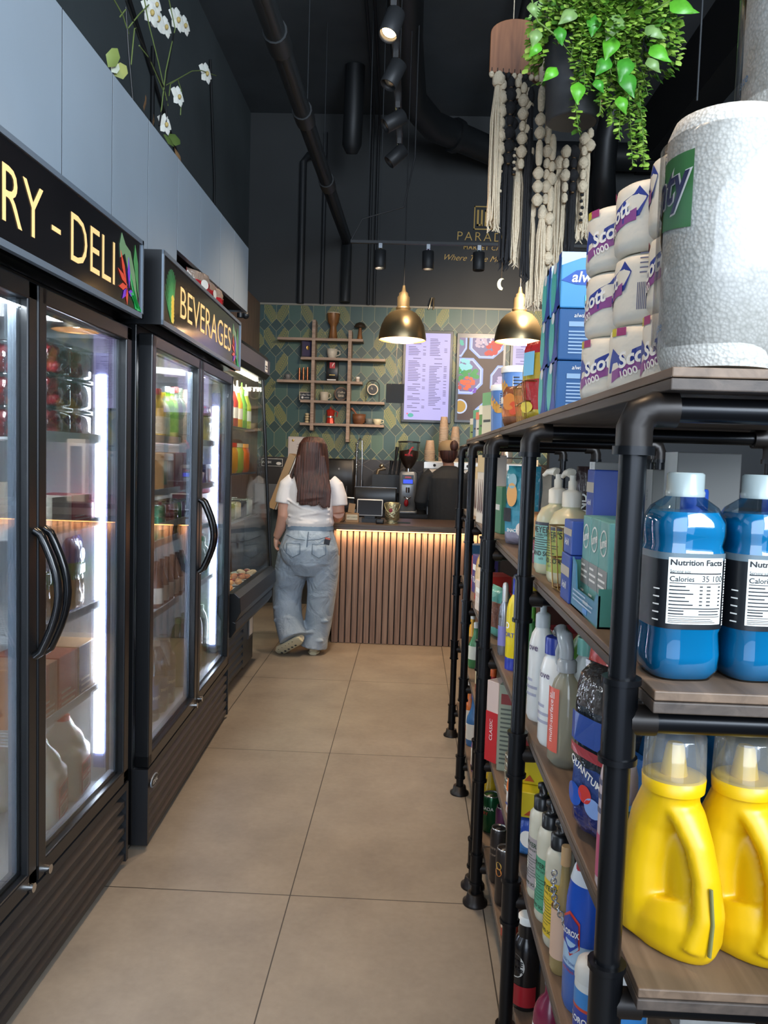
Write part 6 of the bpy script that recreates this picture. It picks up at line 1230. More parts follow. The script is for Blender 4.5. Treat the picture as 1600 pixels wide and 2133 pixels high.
def wipes(label, loc, s):
    t = thing('wipes_tub', label, 'wipes tub', loc, -1.05, 'white wipes tubs on the fourth shelf'); r = .041
    lathe_part(t, 'body', mat('dcdcd6', .35), [(r * .95, 0), (r, .008), (r, .15), (r * .98, .17)], 30); lathe_part(t, 'lid', mat('d3d2cb', .35), [(r * 1.02, .165), (r * 1.02, .18), (r * .9, .2), (r * .5, .208)], 30)
    m_ = MB().m(mat('3a86c8', .35)); band(m_, r * 1.01, .11, .148, -2, 2, n=24); m_.m(mat('4a74b8', .35)); band(m_, r * 1.01, .012, .04, -2, 2, n=24); m_.m(mat('c8452c', .35)); band(m_, r * 1.014, .105, .112, -2, 2, n=24); band(m_, r * 1.014, .048, .055, -2, 2, n=24); m_.m(mat('2a3f98', .35)); band(m_, r * 1.012, .055, .105, -1, 1, n=18); m_.build('label', t)
    MB().m(WH).text('CLOROX', (0, 0, .082), .019, cylmap(r * 1.03), bold=.03, rot=.06, wx=.9).build('label_print', t); t.scale = (s, s, s); return t
wipes('white wipes tub with blue label at the front post, fourth shelf', (.332, 1.13, S4), 1.0)
wipes('smaller white wipes tub half hidden beside the bleach bottle', (.312, 1.20, S4), .72)
bottle('cleaner_bottle', 'pink and white cleaner bottle behind the front post, third shelf', 'bottle', (.30, 1.075, S3), .2, .026, mat('d8c8cc', .3), 'flip', (.02, .08, mat('c85a80', .3)), (('#', .1, .06, mat('6a6a80'), {'n': 3}),), 'round', -1.2, capmt=WH)
bottle('lotion_bottle', 'white capped bottle at the fourth shelf behind black pumps', 'bottle', (.40, 1.5, S4), .23, .032, mat('d8d8d4', .3), 'tall', None, (), 'round', -1.1, capmt=WH)
def glad(q, w_, dp, h): y = -dp / 2 - .001; q.m(mat('c42a2c', .4)).b2((-w_ * .05, y, h * .5), (w_ * .42, y + .0005, h * .66)).m(WH).text('GLAD', (w_ * .18, y - .001, h * .58), h * .14, bold=.03, shear=.2).m(mat('b8502c', .4)).prism([(-w_ * .3, h * .1), (-w_ * .15, h * .1), (-w_ * .22, h * .3)], .0005, 'y', y)
GY = mat('d3bd22', .4)
carton('bag_box', 'yellow food bag box, lower of two on the fourth shelf', 'box', (.345, 1.83, S4 + .10), (.16, .1, .06), GY, glad, -.25, 'yellow food bag boxes')
carton('bag_box', 'yellow food bag box with red badge, upper of two', 'box', (.35, 1.87, S4 + .161), (.16, .09, .075), GY, glad, -.3, 'yellow food bag boxes')
carton('bag_box', 'red box lying on the yellow food bag boxes', 'box', (.36, 1.9, S4 + .237), (.14, .09, .045), mat('8f2430', .4), None, -.3)
pouch('wipes_pack', 'shiny blue wrapped pack under the yellow boxes', 'pack', (.325, 1.83, S4), .14, .10, .09, [(0, .6, '3a78b8'), (.6, 1, '2f4fa8')], [('o', 0, .05, .02, .02, WH)], -.6, None, 4, rough=.12, bump=.9)
def txtf(q, w_, dp, h): y = -dp / 2 - .001; q.m(mat('7a2a28')).b2((-w_ * .45, y, h * .78), (w_ * .1, y + .0005, h * .9)); lines(q, -w_ * .45, w_ * .45, h * .06, h * .74, 13, mat('4a5048', .5), y - .0005)
carton('mix_box', 'grey-green mix box with small print on the fourth shelf', 'box', (.36, 2.33, S4), (.14, .07, .26), mat('8a8f7c', .5), txtf, -.35)
carton('mix_box', 'tall red and white box beside the small print box', 'box', (.31, 2.42, S4), (.05, .1, .25), mat('d0b8ac', .45), lambda q, w_, dp, h: q.m(mat('b8282c', .4)).b2((-w_ / 2, -dp / 2 - .001, 0), (w_ / 2, -dp / 2, h * .62)).m(WH).text('CLASSIC', (0, -dp / 2 - .002, h * .4), .018, rot=PI / 2), -.9)
for k in range(5):
    t = thing('tuna_can', 'flat silver food can on the fourth shelf, %s of its stack' % ('lowest', 'second', 'third', 'fourth', 'topmost')[k], 'can', (.325, 2.17, S4 + k * .022), 0, 'stacked flat cans'); MB().m(mat('b9b3a4', .25, .85)).lathe([(.036, 0), (.038, .003), (.038, .019), (.036, .021), (.033, .019), (.0, .018)], n=26, cap=False).m(mat('c9c0a8', .4)).lathe([(.0378, .006), (.0378, .015)], n=26, cap=False).build('can', t)
pouch('snack_pack', 'orange and white striped pack leaning by the second post', 'snack bag', (.31, 1.99, S4), .11, .14, .05, [(0, .5, 'd8d0c8'), (.5, .8, 'd86a2a'), (.8, 1, 'e8e0d8')], [('r', -.03, .04, .03, .045, mat('3a4a8a')), ('o', 0, .03, .02, .015, mat('c86a3a'))], -1.1, None, 2)
pouch('snack_pack', 'pale pink packet standing left of the second post', 'snack bag', (.305, 1.90, S4), .1, .2, .05, [(0, 1, 'd8b8c0')], [('#' if False else 'mix', 0, .12, .04, mat('7a3a5a'), {'rot': PI / 2})], -1.3, None, 14)
pouch('foil_pack', 'crumpled silver foil pack on top of the flat cans row', 'foil pack', (.36, 2.12, S4), .1, .2, .05, [(0, .5, '6a6aa0'), (.5, 1, 'c0b8a8')], [], -.8, None, 21, rough=.1, bump=1)
for k, (y_, c_, cc, h_, lb) in enumerate(((2.66, 'c79a9a', 'a82a5a', .16, 'pink capped juice bottle by the two close posts'), (2.75, 'a8242c', 'e0642a', .17, 'red juice bottle with orange cap on the fourth shelf'), (2.85, '3a3a40', '2a2a2e', .17, 'dark bottle with black cap on the fourth shelf'), (3.1, '9a2430', 'c83030', .17, 'red bottle far along the fourth shelf'), (3.5, '3f7a4a', 'd8d8d0', .18, 'green bottle far along the fourth shelf'), (3.7, 'd8a030', 'd8d8d0', .18, 'amber bottle at the far fourth shelf'))):
    bottle('juice_bottle', lb, 'bottle', (.312, y_, S4), h_, .032, mat(c_, .2), 'screw', (.04, .1, mat(('d8c8b8', '8a1f28', '6a6a6a', 'd8c8a0', 'e0e0d0', '8a5a20')[k], .4)), (), 'neck', -1.2, 1, 1, 'juice bottles on the fourth shelf', mat(cc, .4))
# ------------------------------------------------------------------ lowest shelf
CANG, CANK, CANR = mat('1f5a34', .25, .5), mat('2a2422', .35, .3), mat('c8442c', .35, .3)
can('green ginger ale can just beyond the third post, lowest shelf', (.31, 2.64, S5), .125, .033, CANG, (('CANADA', .085, .016, WH), ('DRY', .068, .016, mat('b8242c'))))
can('green ginger ale can deeper on the lowest shelf', (.39, 2.60, S5), .122, .033, CANG, (('CANADA', .085, .016, WH), ('DRY', .068, .016, mat('b8242c'))))
can('tall black coffee can, left one of the pair behind the second post', (.298, 2.31, S5), .165, .026, CANK, (('nitro', .11, .012, mat('8a7a6a')), ('brew', .09, .012, mat('8a7a6a'))))
can('tall black can with orange fruit dots beside the black coffee can', (.303, 2.19, S5), .163, .027, CANK, (('dot', .10, .012, mat('d8843a')), ('dot', .118, .011, mat('c9a04a'))))
can('slim red and orange can next to the second post, lowest shelf', (.30, 2.03, S5), .158, .024, CANR, (('band', .03, .03, mat('d8b8a0')), ('band', .07, .02, mat('6a8a3a'))))
can('purple drink can near the two close posts', (.335, 2.50 - .01, S5), .15, .028, mat('5a2a4a', .3, .3))
for k, (y_, c_, lb) in enumerate(((2.72, 'd8b02a', 'yellow tall bottle with black print on the lowest shelf'), (2.84, 'c8c0b8', 'white labelled bottle behind the yellow one'), (3.0, 'a8242c', 'red bottle in the lowest shelf far bay'), (3.15, '7a4a8a', 'purple bottle in the lowest shelf far bay'), (3.45, '3a6a9a', 'blue bottle far along the lowest shelf'), (3.65, 'c86a2c', 'orange bottle far along the lowest shelf'))):
    bottle('sports_bottle', lb, 'bottle', (.312, y_, S5), .21, .033, mat(c_, .25), 'flip', (.03, .1, mat(('1f1d18', 'e8e0d8', 'd8c8b8', 'e0d8c8', 'e0d8c8', 'e0d8c8')[k], .4)), (), 'neck', -1.2, 1, 1, 'sports drinks on the lowest shelf', mat(('d8602a', 'e8e0d0', '2a2a2a', 'e0e0e0', '2a4a9a', 'e0e0e0')[k], .4))
b_ = bottle('protein_shake', 'black protein shake bottle with white cap beside the second post', 'bottle', (.304, 1.775, S5), .195, .034, mat('1d1a1a', .2), None, None, (), 'shoulder', -1.0, 1, 1)
lathe_part(b_, 'cap', mat('1d1b1b', .3), [(.02, .16), (.022, .175), (.022, .198)]); lathe_part(b_, 'cap_top', WH, [(.023, .198), (.023, .212), (.02, .215)])
m_ = MB(); m_.m(mat('a8242c', .3)); band(m_, .0345, .012, .06, -1.6, 1.6, n=20); f = cylmap(.0349); m_.m(mat('d8d4cc', .4)).add([f(.026 * math.cos(a), .105 + .028 * math.sin(a)) for a in [2 * PI * i / 22 for i in range(22)]], [tuple(range(22))]); m_.build('label', b_)
MB().m(BLKI).text('CORE', (0, 0, .112), .017, cylmap(.0362), bold=.04).text('POWER', (0, 0, .096), .014, cylmap(.0362), bold=.04).build('label_print', b_)
b_ = bottle('vitamin_drink', 'vitamin drink bottle with white label at the bottom shelf', 'bottle', (.312, 1.52, S5), .225, .034, mat('7a2440', .2), 'screw', (.03, .145, mat('e4e0da', .45)), (('vitamin', .088, .032, mat('3a1f30', .4), {'x': -.008, 'rot': PI / 2, 'bold': .02}), ('water', .088, .032, mat('3a1f30', .4), {'x': .02, 'rot': PI / 2, 'bold': -.004})), 'shoulder', -.9, capmt=mat('2a4a60', .3))
for k, (x_, y_, c_, lb) in enumerate(((.35, 1.42, '7a2440', 'dark red vitamin drink nearest the front on the lowest shelf'), (.46, 1.85, '6a8ab0', 'pale blue bottle deep on the lowest shelf'), (.33, 1.30, '2a4a7a', 'dark blue bottle near the front of the lowest shelf'))):
    bottle('vitamin_drink', lb, 'bottle', (x_, y_, S5), .225, .034, mat(c_, .2), 'screw', (.03, .13, mat('e4e0da', .45)), (), 'shoulder', -.9, capmt=mat('2a3a50', .3), group='drink bottles on the lowest shelf')
# stock further back on the boards so the shelves read as full
bk = [(.56, 1.15, S3, .2, '7a8a4a'), (.60, 1.45, S3, .22, 'b8b0a0'), (.55, 1.85, S3, .2, '4a6a3a'), (.55, 2.35, S3, .2, '7a2a2a'), (.52, 2.9, S3, .18, '8a5a3a'), (.55, 3.4, S3, .2, '4a4a6a'), (.5, 1.75, S4, .2, '3a5a8a'), (.52, 1.35, S4, .22, 'c9c9c4'), (.5, 2.2, S4, .2, '7a6a4a'), (.5, 2.9, S4, .2, '6a2a2a'), (.5, 3.4, S4, .2, '3a5a3a'), (.5, 2.2, S5, .2, '2a4a34'), (.5, 2.9, S5, .2, 'a08030'), (.45, 3.3, S5, .2, '6a3a5a'),
      (.58, 1.75, S2, .2, 'a8a49a'), (.55, 2.6, S2, .12, '7a4a3a'), (.5, 3.3, S2, .2, 'b8a890')]
nm = {S2: 'second', S3: 'third', S4: 'fourth', S5: 'lowest'}; cn_ = {'7a8a4a': 'olive', 'b8b0a0': 'beige', '4a6a3a': 'moss green', '7a2a2a': 'maroon', '8a5a3a': 'tan', '4a4a6a': 'slate', '3a5a8a': 'blue', 'c9c9c4': 'white', '7a6a4a': 'khaki', '6a2a2a': 'wine red', '3a5a3a': 'forest green', '2a4a34': 'bottle green', 'a08030': 'ochre', '6a3a5a': 'plum', 'a8a49a': 'stone grey', '7a4a3a': 'rust', 'b8a890': 'sand'}
for x_, y_, z_, h_, c_ in bk: carton('stock_carton', '%s stock carton at the back of the %s shelf' % (cn_[c_], nm[z_]), 'carton', (x_, y_, z_), (.24, .12, h_), mat(c_, .5, noise=.2, nscale=20), lambda q, w_, dp, h: q.m(CREAM).b2((-w_ * .3, -dp / 2 - .001, h * .4), (w_ * .3, -dp / 2, h * .7)), -PI / 2, 'stock cartons at the back of the shelves')
# ------------------------------------------------------------------ things inside the fridges
CLAM = glassy((.93, .96, .96), .75, .06, .10, 'clam'); BERRY = mat('a3202c', .4, noise=.4, nscale=60)
def clamshell(label, loc, fruit=BERRY, group='clear berry boxes on the top fridge shelf'):
    t = thing('berry_box', label, 'fruit box', loc, 0, group)
    MB().m(CLAM).rbox((0, 0, .04), (.12, .15, .08), .02).rbox((0, 0, .086), (.13, .16, .012), .02).build('clamshell', t)
    m_ = MB().m(fruit); r_ = random.Random(3)
    for k in range(22): m_.ball((r_.uniform(-.042, .042), r_.uniform(-.055, .055), .02 + .022 * (k // 8)), .017, 8, (1, 1, 1.1), 5)
    m_.build('fruit', t); return t
c0 = None; FZ = (.636, .908, 1.18, 1.445)
GRAPE = mat('7a3a34', .4, noise=.4, nscale=60)
for i, (x_, y_) in enumerate(((-1.075, 2.27), (-1.075, 2.42), (-1.22, 2.32), (-1.22, 2.47))):
    for k in range(3 if i < 3 else 2):
        lb = 'clear berry box, %s in the %s stack on the top dairy fridge shelf' % (('bottom', 'middle', 'top')[k], ('front near', 'front far', 'rear near', 'rear far')[i]); loc = (x_, y_, FZ[3] + .001 + k * .0935)
        c0 = clamshell(lb, loc) if c0 is None else (dup(c0, lb, loc) and c0)
def fbox(label, loc, d, c1, txt='', c2='c83a3a', rz=PI / 2, name='food_pack', group='packs in the dairy fridge', glossy=.3):
    def fc(q, w_, dp, h):
        y = -dp / 2 - .001; q.m(mat(c2, .4)).b2((-w_ / 2, y, h * .0), (w_ * .1, y + .0006, h)); lines(q, -w_ * .4, w_ * .4, h * .1, h * .4, 3, mat('e8e0d8', .5), y - .0008)
        if txt: q.m(mat('2a2a4a', .5)).text(txt, (0, y - .001, h * .65), h * .22)
    return carton(name, label, 'food pack', loc, d, mat(c1, glossy), fc, rz, group)
for k, (x_, y_, d_, c1, c2, lb, z_) in enumerate(((-1.06, 2.24, (.13, .12, .10), 'cfc8b8', 'b9b0a0', 'cream carrot carton on the second dairy shelf', 0), (-1.06, 2.38, (.14, .12, .10), 'b03a44', 'c04a50', 'red carton beside the carrot carton', 0), (-1.3, 2.3, (.28, .1, .13), 'd8d0b8', 'c03038', 'cream carton deeper on the second dairy shelf', 0), (-1.05, 2.48, (.05, .07, .07), 'b03040', 'd06070', 'red fruit punnet near the light strip', 0))):
    xx = x_
    fbox(lb, (xx, y_, FZ[2] + .001 + z_), d_, c1, '', c2)
for k in range(3):
    pouch('cheese_bag', ('nearest', 'middle', 'farthest')[k] + ' shredded cheese bag with blue top on the third dairy shelf', 'cheese bag', (-1.055 - .02 * (k % 2), 2.19 + k * .125, FZ[1] + .002), .125, .235, .05, [(0, .08, '2a3f8a'), (.08, .45, 'c9a268'), (.45, .68, '3a8a4a'), (.68, 1, '2f4f9a')], [('o', 0, .18, .028, .02, mat('c8d0e0', .3)), ('r', -.04, .12, .04, .15, mat('2f7a40', .3))], PI / 2 + .1 * (k - 1), 'cheese bags on the third dairy shelf', k + 30, rough=.15, bump=.8)
for k in range(3): fbox(('nearest', 'middle', 'farthest')[k] + ' sliced meat pack on the fourth dairy shelf', (-1.11, 2.17 + k * .14, FZ[0] + .001), (.13, .2, .17), ('c8906a', 'b8583a', 'c8a078', 'b0483a')[k], '', ('d8784a', 'c84a38', '3a4a6a', 'c86a50')[k], PI / 2, 'meat_pack', 'sliced meat packs on the fourth dairy shelf')
def milk(label, loc, rz):
    t = thing('milk_jug', label, 'milk jug', loc, rz, 'milk jugs on the dairy fridge floor'); w_ = .135
    mm = MB().m(mat('e6e2d4', .35, sss=.1)); mm.rbox((0, 0, .085), (w_, w_, .17), .03, 5).loft([((0, 0, .15), .07, .07), ((-.005, 0, .2), .052, .056), ((-.012, 0, .235), .028, .028), ((-.012, 0, .252), .02, .02)], 20)
    mm.tube([(-.01, 0, .225), (.03, 0, .235), (.055, 0, .21), (.062, 0, .17), (.055, 0, .13)], [.016, .015, .014, .015, .018], 12)
    remesh(mm.build('body', t), .005, 5)
    MB().m(mat('c8302c', .4)).cyl((-.012, 0, .25), .02, .016, 18).build('cap', t)
    q = MB(); y = -w_ / 2 - .0015; q.m(mat('c8483c', .4)).b2((-.045, y, .02), (.045, y + .001, .12)).m(mat('e8d8cc')).b2((-.038, y - .0008, .03), (.038, y, .062)).m(WH).text('WHOLE MILK', (0, y - .001, .075), .013, bold=.02).m(mat('5a2a24')).b2((-.036, y - .0008, .09), (.036, y, .114)); lines(q, -.03, .03, .032, .058, 4, BLKI, y - .0012); q.build('label', t); return t
mk = milk('milk jug with red label standing closest behind the dairy door', (-1.065, 2.24, .313), PI / 2 + .15)
dup(mk, 'milk jug with red label nearest the light strip', (-1.075, 2.43, .313), PI / 2 + .1); dup(mk, 'milk jug deeper in the dairy fridge between the two front jugs', (-1.25, 2.34, .313), PI / 2)
# beverage fridge: world <- fridge local
FR = Matrix.Translation((-.895, 2.70, 0)) @ Matrix.Rotation(PI / 2 + R_(2), 4, 'Z')
def bv(x, y, z): return tuple(FR @ Vector((x, y, z)))
BZs = (.313, .776, 1.051, 1.251, 1.461); RZB = PI / 2 + R_(2)
for k, (x_, c_, cc, h_, lb) in enumerate(((.1, 'd8a828', 'c83a30', .19, 'orange-yellow juice bottle nearest in the beverage fridge'), (.16, 'c8c8a0', 'd8c030', .18, 'pale bottle with yellow cap in the beverage fridge'), (.23, '7fb02c', 'b0b8b8', .21, 'lime green bottle with silver cap'), (.30, '8ab83a', 'b8b8b8', .21, 'second lime green bottle with silver cap'), (.37, '5a5a48', 'b03030', .22, 'dark glass bottle with red cap'), (.44, '5a7048', '5a7048', .22, 'green glass bottle at the top shelf of the beverage fridge'))):
    bottle('beverage_bottle', lb, 'bottle', bv(x_ + .42, .125, BZs[4]), h_, .03, mat(c_, .15), 'screw', (.03, .1, mat(('e0d0b0', 'e0e0d0', '9ac040', 'a0c850', '8a7a6a', 'a0a890')[k], .4)), (), 'shoulder', RZB, 1, 1, 'glass bottles on the top beverage shelf', mat(cc, .3))
for k, x_ in enumerate((.40, .50)):
    t = thing('cup_sleeve', ('shorter', 'taller')[k] + ' sleeve of paper cups in the beverage fridge', 'paper cups', bv(x_ + .47 + .03 * k, .12, BZs[4]), 0, 'cup sleeves in the beverage fridge')
    for q_ in range(9 + 6 * k): MB().m(CUPM).lathe([(.036, q_ * .012), (.037, q_ * .012 + .004), (.026, q_ * .012 + .08)], n=16).build('cup', t)
def cola(q, w_, dp, h): y = -dp / 2 - .001; q.m(WH).text('Coca-Cola', (0, y, h * .5), w_ * .27, shear=.5, bold=-.005, rot=.9); q.m(mat('8a1c24', .4)).b2((-w_ / 2, y + .0005, 0), (-w_ * .42, y + .001, h))
for k in range(3): carton('cola_carton', ('nearest', 'middle', 'farthest')[k] + ' red cola carton in the beverage fridge', 'drink carton', bv(.72 + k * .13, .20, BZs[3]), (.12, .22, .165), mat('a82830', .35), cola, RZB, 'red cola cartons')
carton('ale_carton', 'green and amber drink carton left of the red cola cartons', 'drink carton', bv(.56, .20, BZs[3]), (.15, .22, .165), mat('b07a3a', .35), lambda q, w_, dp, h: q.m(mat('2a3a48', .4)).b2((-w_ * .1, -dp / 2 - .001, h * .3), (w_ * .4, -dp / 2, h * .9)).m(mat('2a7a50', .4)).b2((-w_ / 2, -dp / 2 - .001, h * .2), (-w_ * .2, -dp / 2, h * .8)), RZB)
rc = ('2a7a58', 'c86a5a', 'c03030', 'c8902a', '5a9a3a', '8a3a6a', 'a8a030', '3a6a9a')
ct = {}
for k in range(8):
    nm_ = ('green', 'salmon', 'red', 'amber', 'lime', 'plum', 'olive', 'blue')[k]
    for j in range(2):
        lb = '%s slim can in the %s of the third beverage shelf' % (nm_, ('front row', 'second row')[j])
        if k not in ct: ct[k] = can(lb, bv(.5 + k * .065, .115, BZs[2]), .15, .028, mat(rc[k], .25, .4), (('band', .05, .03, CREAM),), 'slim cans in the beverage fridge', RZB)
        else: dup(ct[k], lb, bv(.5 + k * .065, .115 + .07 * j, BZs[2]))
sh0 = None
for k in range(6):
    lb = ('first', 'second', 'third', 'fourth', 'fifth', 'sixth')[k] + ' brown shake bottle on the lower beverage shelf'; loc = bv(.5 + k * .08, .12, BZs[1])
    if sh0 is None: sh0 = bottle('shake_bottle', lb, 'bottle', loc, .17, .03, mat('5f3524', .2), 'screw', (.02, .085, mat('d8d0c0', .4)), (), 'neck', RZB, 1, 1, 'brown shake bottles', mat('6a4030', .3))
    else: dup(sh0, lb, loc)
wb0 = None
for k in range(6):
    lb = ('nearest', 'second', 'third', 'fourth', 'fifth', 'sixth')[k] + ' large clear water bottle on the beverage fridge floor'; loc = bv(.48 + (k % 3) * .12, .15 + (k // 3) * .12, BZs[0])
    if wb0 is None:
        wb0 = thing('water_bottle', lb, 'water bottle', loc, RZB, 'large water bottles'); lathe_part(wb0, 'body', glassy((.75, .85, .9), .8, .04, .12, 'wb'), [(.05, 0), (.054, .01), (.05, .06), (.054, .12), (.054, .2), (.03, .26), (.018, .28)]); lathe_part(wb0, 'cap', mat('c8c8c0', .4), [(.02, .28), (.02, .3)]); m_ = MB().m(mat('2a5a80', .35)); band(m_, .0545, .05, .15, -2, 2, n=20); m_.build('label', wb0)
        MB().m(WH).text('zephyrhills', (0, 0, .1), .022, cylmap(.0555)).build('label_print', wb0)
    else: dup(wb0, lb, loc)
# second beverage door
pouch('snack_bag', 'yellow and pink bag on the top shelf behind the second beverage door', 'snack bag', bv(1.30, .12, BZs[4]), .16, .2, .06, [(0, .3, 'c8a82a'), (.3, .75, 'b8a040'), (.75, 1, 'b03a5a')], [], RZB, None, 40)
carton('energy_pack', 'blue and red drink pack behind the second beverage door', 'drink carton', bv(1.30, .14, BZs[3]), (.2, .12, .11), mat('24387a', .3), lambda q, w_, dp, h: q.m(RED).b2((-w_ * .2, -dp / 2 - .001, h * .2), (w_ * .2, -dp / 2, h * .8)), RZB)
carton('soda_carton', 'crimson soda carton low behind the second beverage door', 'drink carton', bv(1.26, .16, BZs[2]), (.24, .14, .165), mat('a82a34', .35), cola, RZB, 'red cola cartons')
for k in range(4): bottle('tea_bottle', ('nearest', 'second', 'third', 'farthest')[k] + ' clear mint bottle behind the second beverage door', 'bottle', bv(1.06 + k * .09, .12, BZs[1]), .19, .034, mat('9fc8b0', .15), 'screw', (.03, .09, mat(('3a9a6a', 'c8a83a', '3a9ac8', '3a9a6a')[k], .4)), (), 'shoulder', RZB, group='mint bottles', capmt=mat('3a9a5a', .4))
for k in range(4): bottle('green_bottle', ('nearest', 'second', 'third', 'farthest')[k] + ' tall dark green bottle on the beverage fridge floor', 'bottle', bv(.98 + k * .12, .14, BZs[0]), .30, .048, mat('3a5a2a', .15), 'screw', None, (), 'round', RZB, group='tall green bottles', capmt=mat('3a6a2a', .4))
# snack bags poking out above the beverage sign
for k, y_ in enumerate((3.55, 3.75, 3.95)):
    pouch('chip_bag', ('nearest', 'middle', 'farthest')[k] + ' red and silver snack bag lying on top of the beverage fridge', 'snack bag', (-.98 - .01 * k, y_, 2.102), .17, .12, .07, [(0, .6, 'b02830'), (.6, 1, 'a08a7a')], [('o', 0, .06, .03, .02, WH)], PI / 2 + .3 * (k - 1), 'snack bags above the beverage sign', k + 50, rough=.15, bump=.9)
t = thing('ceiling_camera', 'small black dome fitting at the end of the grey bulkhead', 'fitting', aX(512, 657, -.93)); MB().m(BLK).ball((0, 0, 0), .02).cyl((-.03, 0, -.012), .018, .024, 12).build('dome', t)
t = thing('oval_badge', 'small oval maker badge on the beverage fridge grille', 'badge', bv(.06, -.004, .235), RZB); MB().m(SILV).at((0, 0, 0), rx=PI / 2).lathe([(.045, 0), (.045, .003), (.04, .004)], n=24, sx=1, sy=.5).m(BLK).lathe([(.040, .0041), (.0, .0042)], n=24, sx=1, sy=.45, cap=False).at((0, 0, 0)).m(WH).text('IDEAL', (0, -.006, 0), .022, bold=.01).build('plate', t)
# ------------------------------------------------------------------ people
SKIN = mat('dba68e', .5, sss=.08, noise=.06, nscale=12); SKIN2 = mat('bb8468', .5, sss=.08)
m, nt, b, N, L = node_mat('denim'); tc = N('ShaderNodeTexCoord'); n1 = N('ShaderNodeTexNoise'); n1.inputs['Scale'].default_value = 5; n1.inputs['Detail'].default_value = 6; L(tc.outputs['Object'], n1.inputs['Vector'])
n2 = N('ShaderNodeTexNoise'); n2.inputs['Scale'].default_value = 320; L(tc.outputs['Object'], n2.inputs['Vector'])
f_ = mnode(nt, 'ADD', mnode(nt, 'MULTIPLY', n1.outputs['Fac'], .75), mnode(nt, 'MULTIPLY', n2.outputs['Fac'], .25))
r = N('ShaderNodeValToRGB'); r.color_ramp.elements[0].color = lin(hx('8a9cae')); r.color_ramp.elements[1].color = lin(hx('bac9d8')); r.color_ramp.elements[0].position = .3; r.color_ramp.elements[1].position = .7; L(f_, r.inputs[0]); L(r.outputs[0], b.inputs['Base Color'])
n3 = N('ShaderNodeTexNoise'); n3.inputs['Scale'].default_value = 8; n3.inputs['Detail'].default_value = 3; n3.inputs['Distortion'].default_value = .8; L(tc.outputs['Object'], n3.inputs['Vector'])
bp = N('ShaderNodeBump'); bp.inputs['Strength'].default_value = .7; bp.inputs['Distance'].default_value = .04; L(n3.outputs['Fac'], bp.inputs['Height']); L(bp.outputs[0], b.inputs['Normal']); setp(b, rough=.85); DENIM = m
m, nt, b, N, L = node_mat('hair'); tc = N('ShaderNodeTexCoord'); mp = N('ShaderNodeMapping'); mp.inputs['Scale'].default_value = (130, 60, 3); L(tc.outputs['Object'], mp.inputs[0])
n1 = N('ShaderNodeTexNoise'); n1.inputs['Scale'].default_value = 1; n1.inputs['Detail'].default_value = 4; L(mp.outputs[0], n1.inputs['Vector']); r = N('ShaderNodeValToRGB'); r.color_ramp.elements[0].color = lin(hx('22120f')); r.color_ramp.elements[1].color = lin(hx('5a3228')); r.color_ramp.elements[0].position = .35; r.color_ramp.elements[1].position = .75
L(n1.outputs['Fac'], r.inputs[0]); L(r.outputs[0], b.inputs['Base Color']); bp = N('ShaderNodeBump'); bp.inputs['Strength'].default_value = .6; bp.inputs['Distance'].default_value = .01; L(n1.outputs['Fac'], bp.inputs['Height']); L(bp.outputs[0], b.inputs['Normal']); setp(b, rough=.5); HAIR = m
def hand(mm, c, d, side=1, curl=1.0, s=1.0):
    """palm with four curled fingers and a thumb; c wrist, d direction of the hand, side = thumb side along x"""
    c = Vector(c); d = Vector(d).normalized(); u = Vector((0, 1, 0)); v = d.cross(u).normalized() * side   # u across the knuckles (front-back), v towards the curl
    p = c + d * .045 * s
    mm.loft([(c, .022 * s, .017 * s), (c + d * .03 * s, .021 * s, .030 * s), (c + d * .065 * s, .016 * s, .036 * s), (c + d * .078 * s, .010 * s, .032 * s)], 14)
    for k, ln in enumerate((.9, 1.0, .95, .78)):
        q = c + d * .072 * s + u * (.028 - .0185 * k) * s; l1 = .032 * ln * s; a = .5 * curl; pts = [q]
        for j in range(3):
            q = q + (d * math.cos(a) + v * math.sin(a)) * l1; pts.append(q); a += .85 * curl; l1 *= .75
        mm.tube(pts, [.0092 * s, .0085 * s, .0078 * s, .0062 * s], 8)
    q = c + d * .02 * s + u * .026 * s; mm.tube([q, q + (d * .6 + u * .5 + v * .4) * .03 * s, q + (d * 1.0 + u * .5 + v * .9) * .045 * s, q + (d * 1.3 + u * .3 + v * 1.5) * .055 * s], [.012 * s, .0105 * s, .009 * s, .0065 * s], 8)
def head(mm, c, s=1.0, fwd=1):
    """head looking along +Y: skull, jaw, nose, ears"""
    x, y, z = c
    mm.ball((x, y, z + .01 * s), .083 * s, 24, (.92, 1.08, 1.2), 14).ball((x, y + .03 * s, z - .05 * s), .058 * s, 20, (.95, 1.0, 1.0), 10)
    mm.tube([(x, y + .088 * s, z + .02 * s), (x, y + .108 * s, z - .02 * s), (x, y + .09 * s, z - .032 * s)], [.008 * s, .013 * s, .01 * s], 8)
    for sg in (-1, 1): mm.ball((x + sg * .078 * s, y - .002, z - .01 * s), .022 * s, 10, (.4, .7, 1.1), 6)
    mm.tube([(x - .02 * s, y + .083 * s, z - .058 * s), (x, y + .09 * s, z - .058 * s), (x + .02 * s, y + .083 * s, z - .058 * s)], .006 * s, 6)
def face_parts(t, c, s=1.0):
    x, y, z = c; e = MB().m(WH)
    for sg in (-1, 1): e.m(WH).ball((x + sg * .03 * s, y + .083 * s, z + .012 * s), .011 * s, 10, (1, .6, .7), 6).m(mat('3a2418')).ball((x + sg * .03 * s, y + .0885 * s, z + .012 * s), .005 * s, 8, (1, .5, 1), 5)
    e.build('eyes', t)
W = thing('person', 'person with long auburn hair in white t-shirt and pale wide jeans, seen from behind', 'person', (-.715, 5.64, 0))
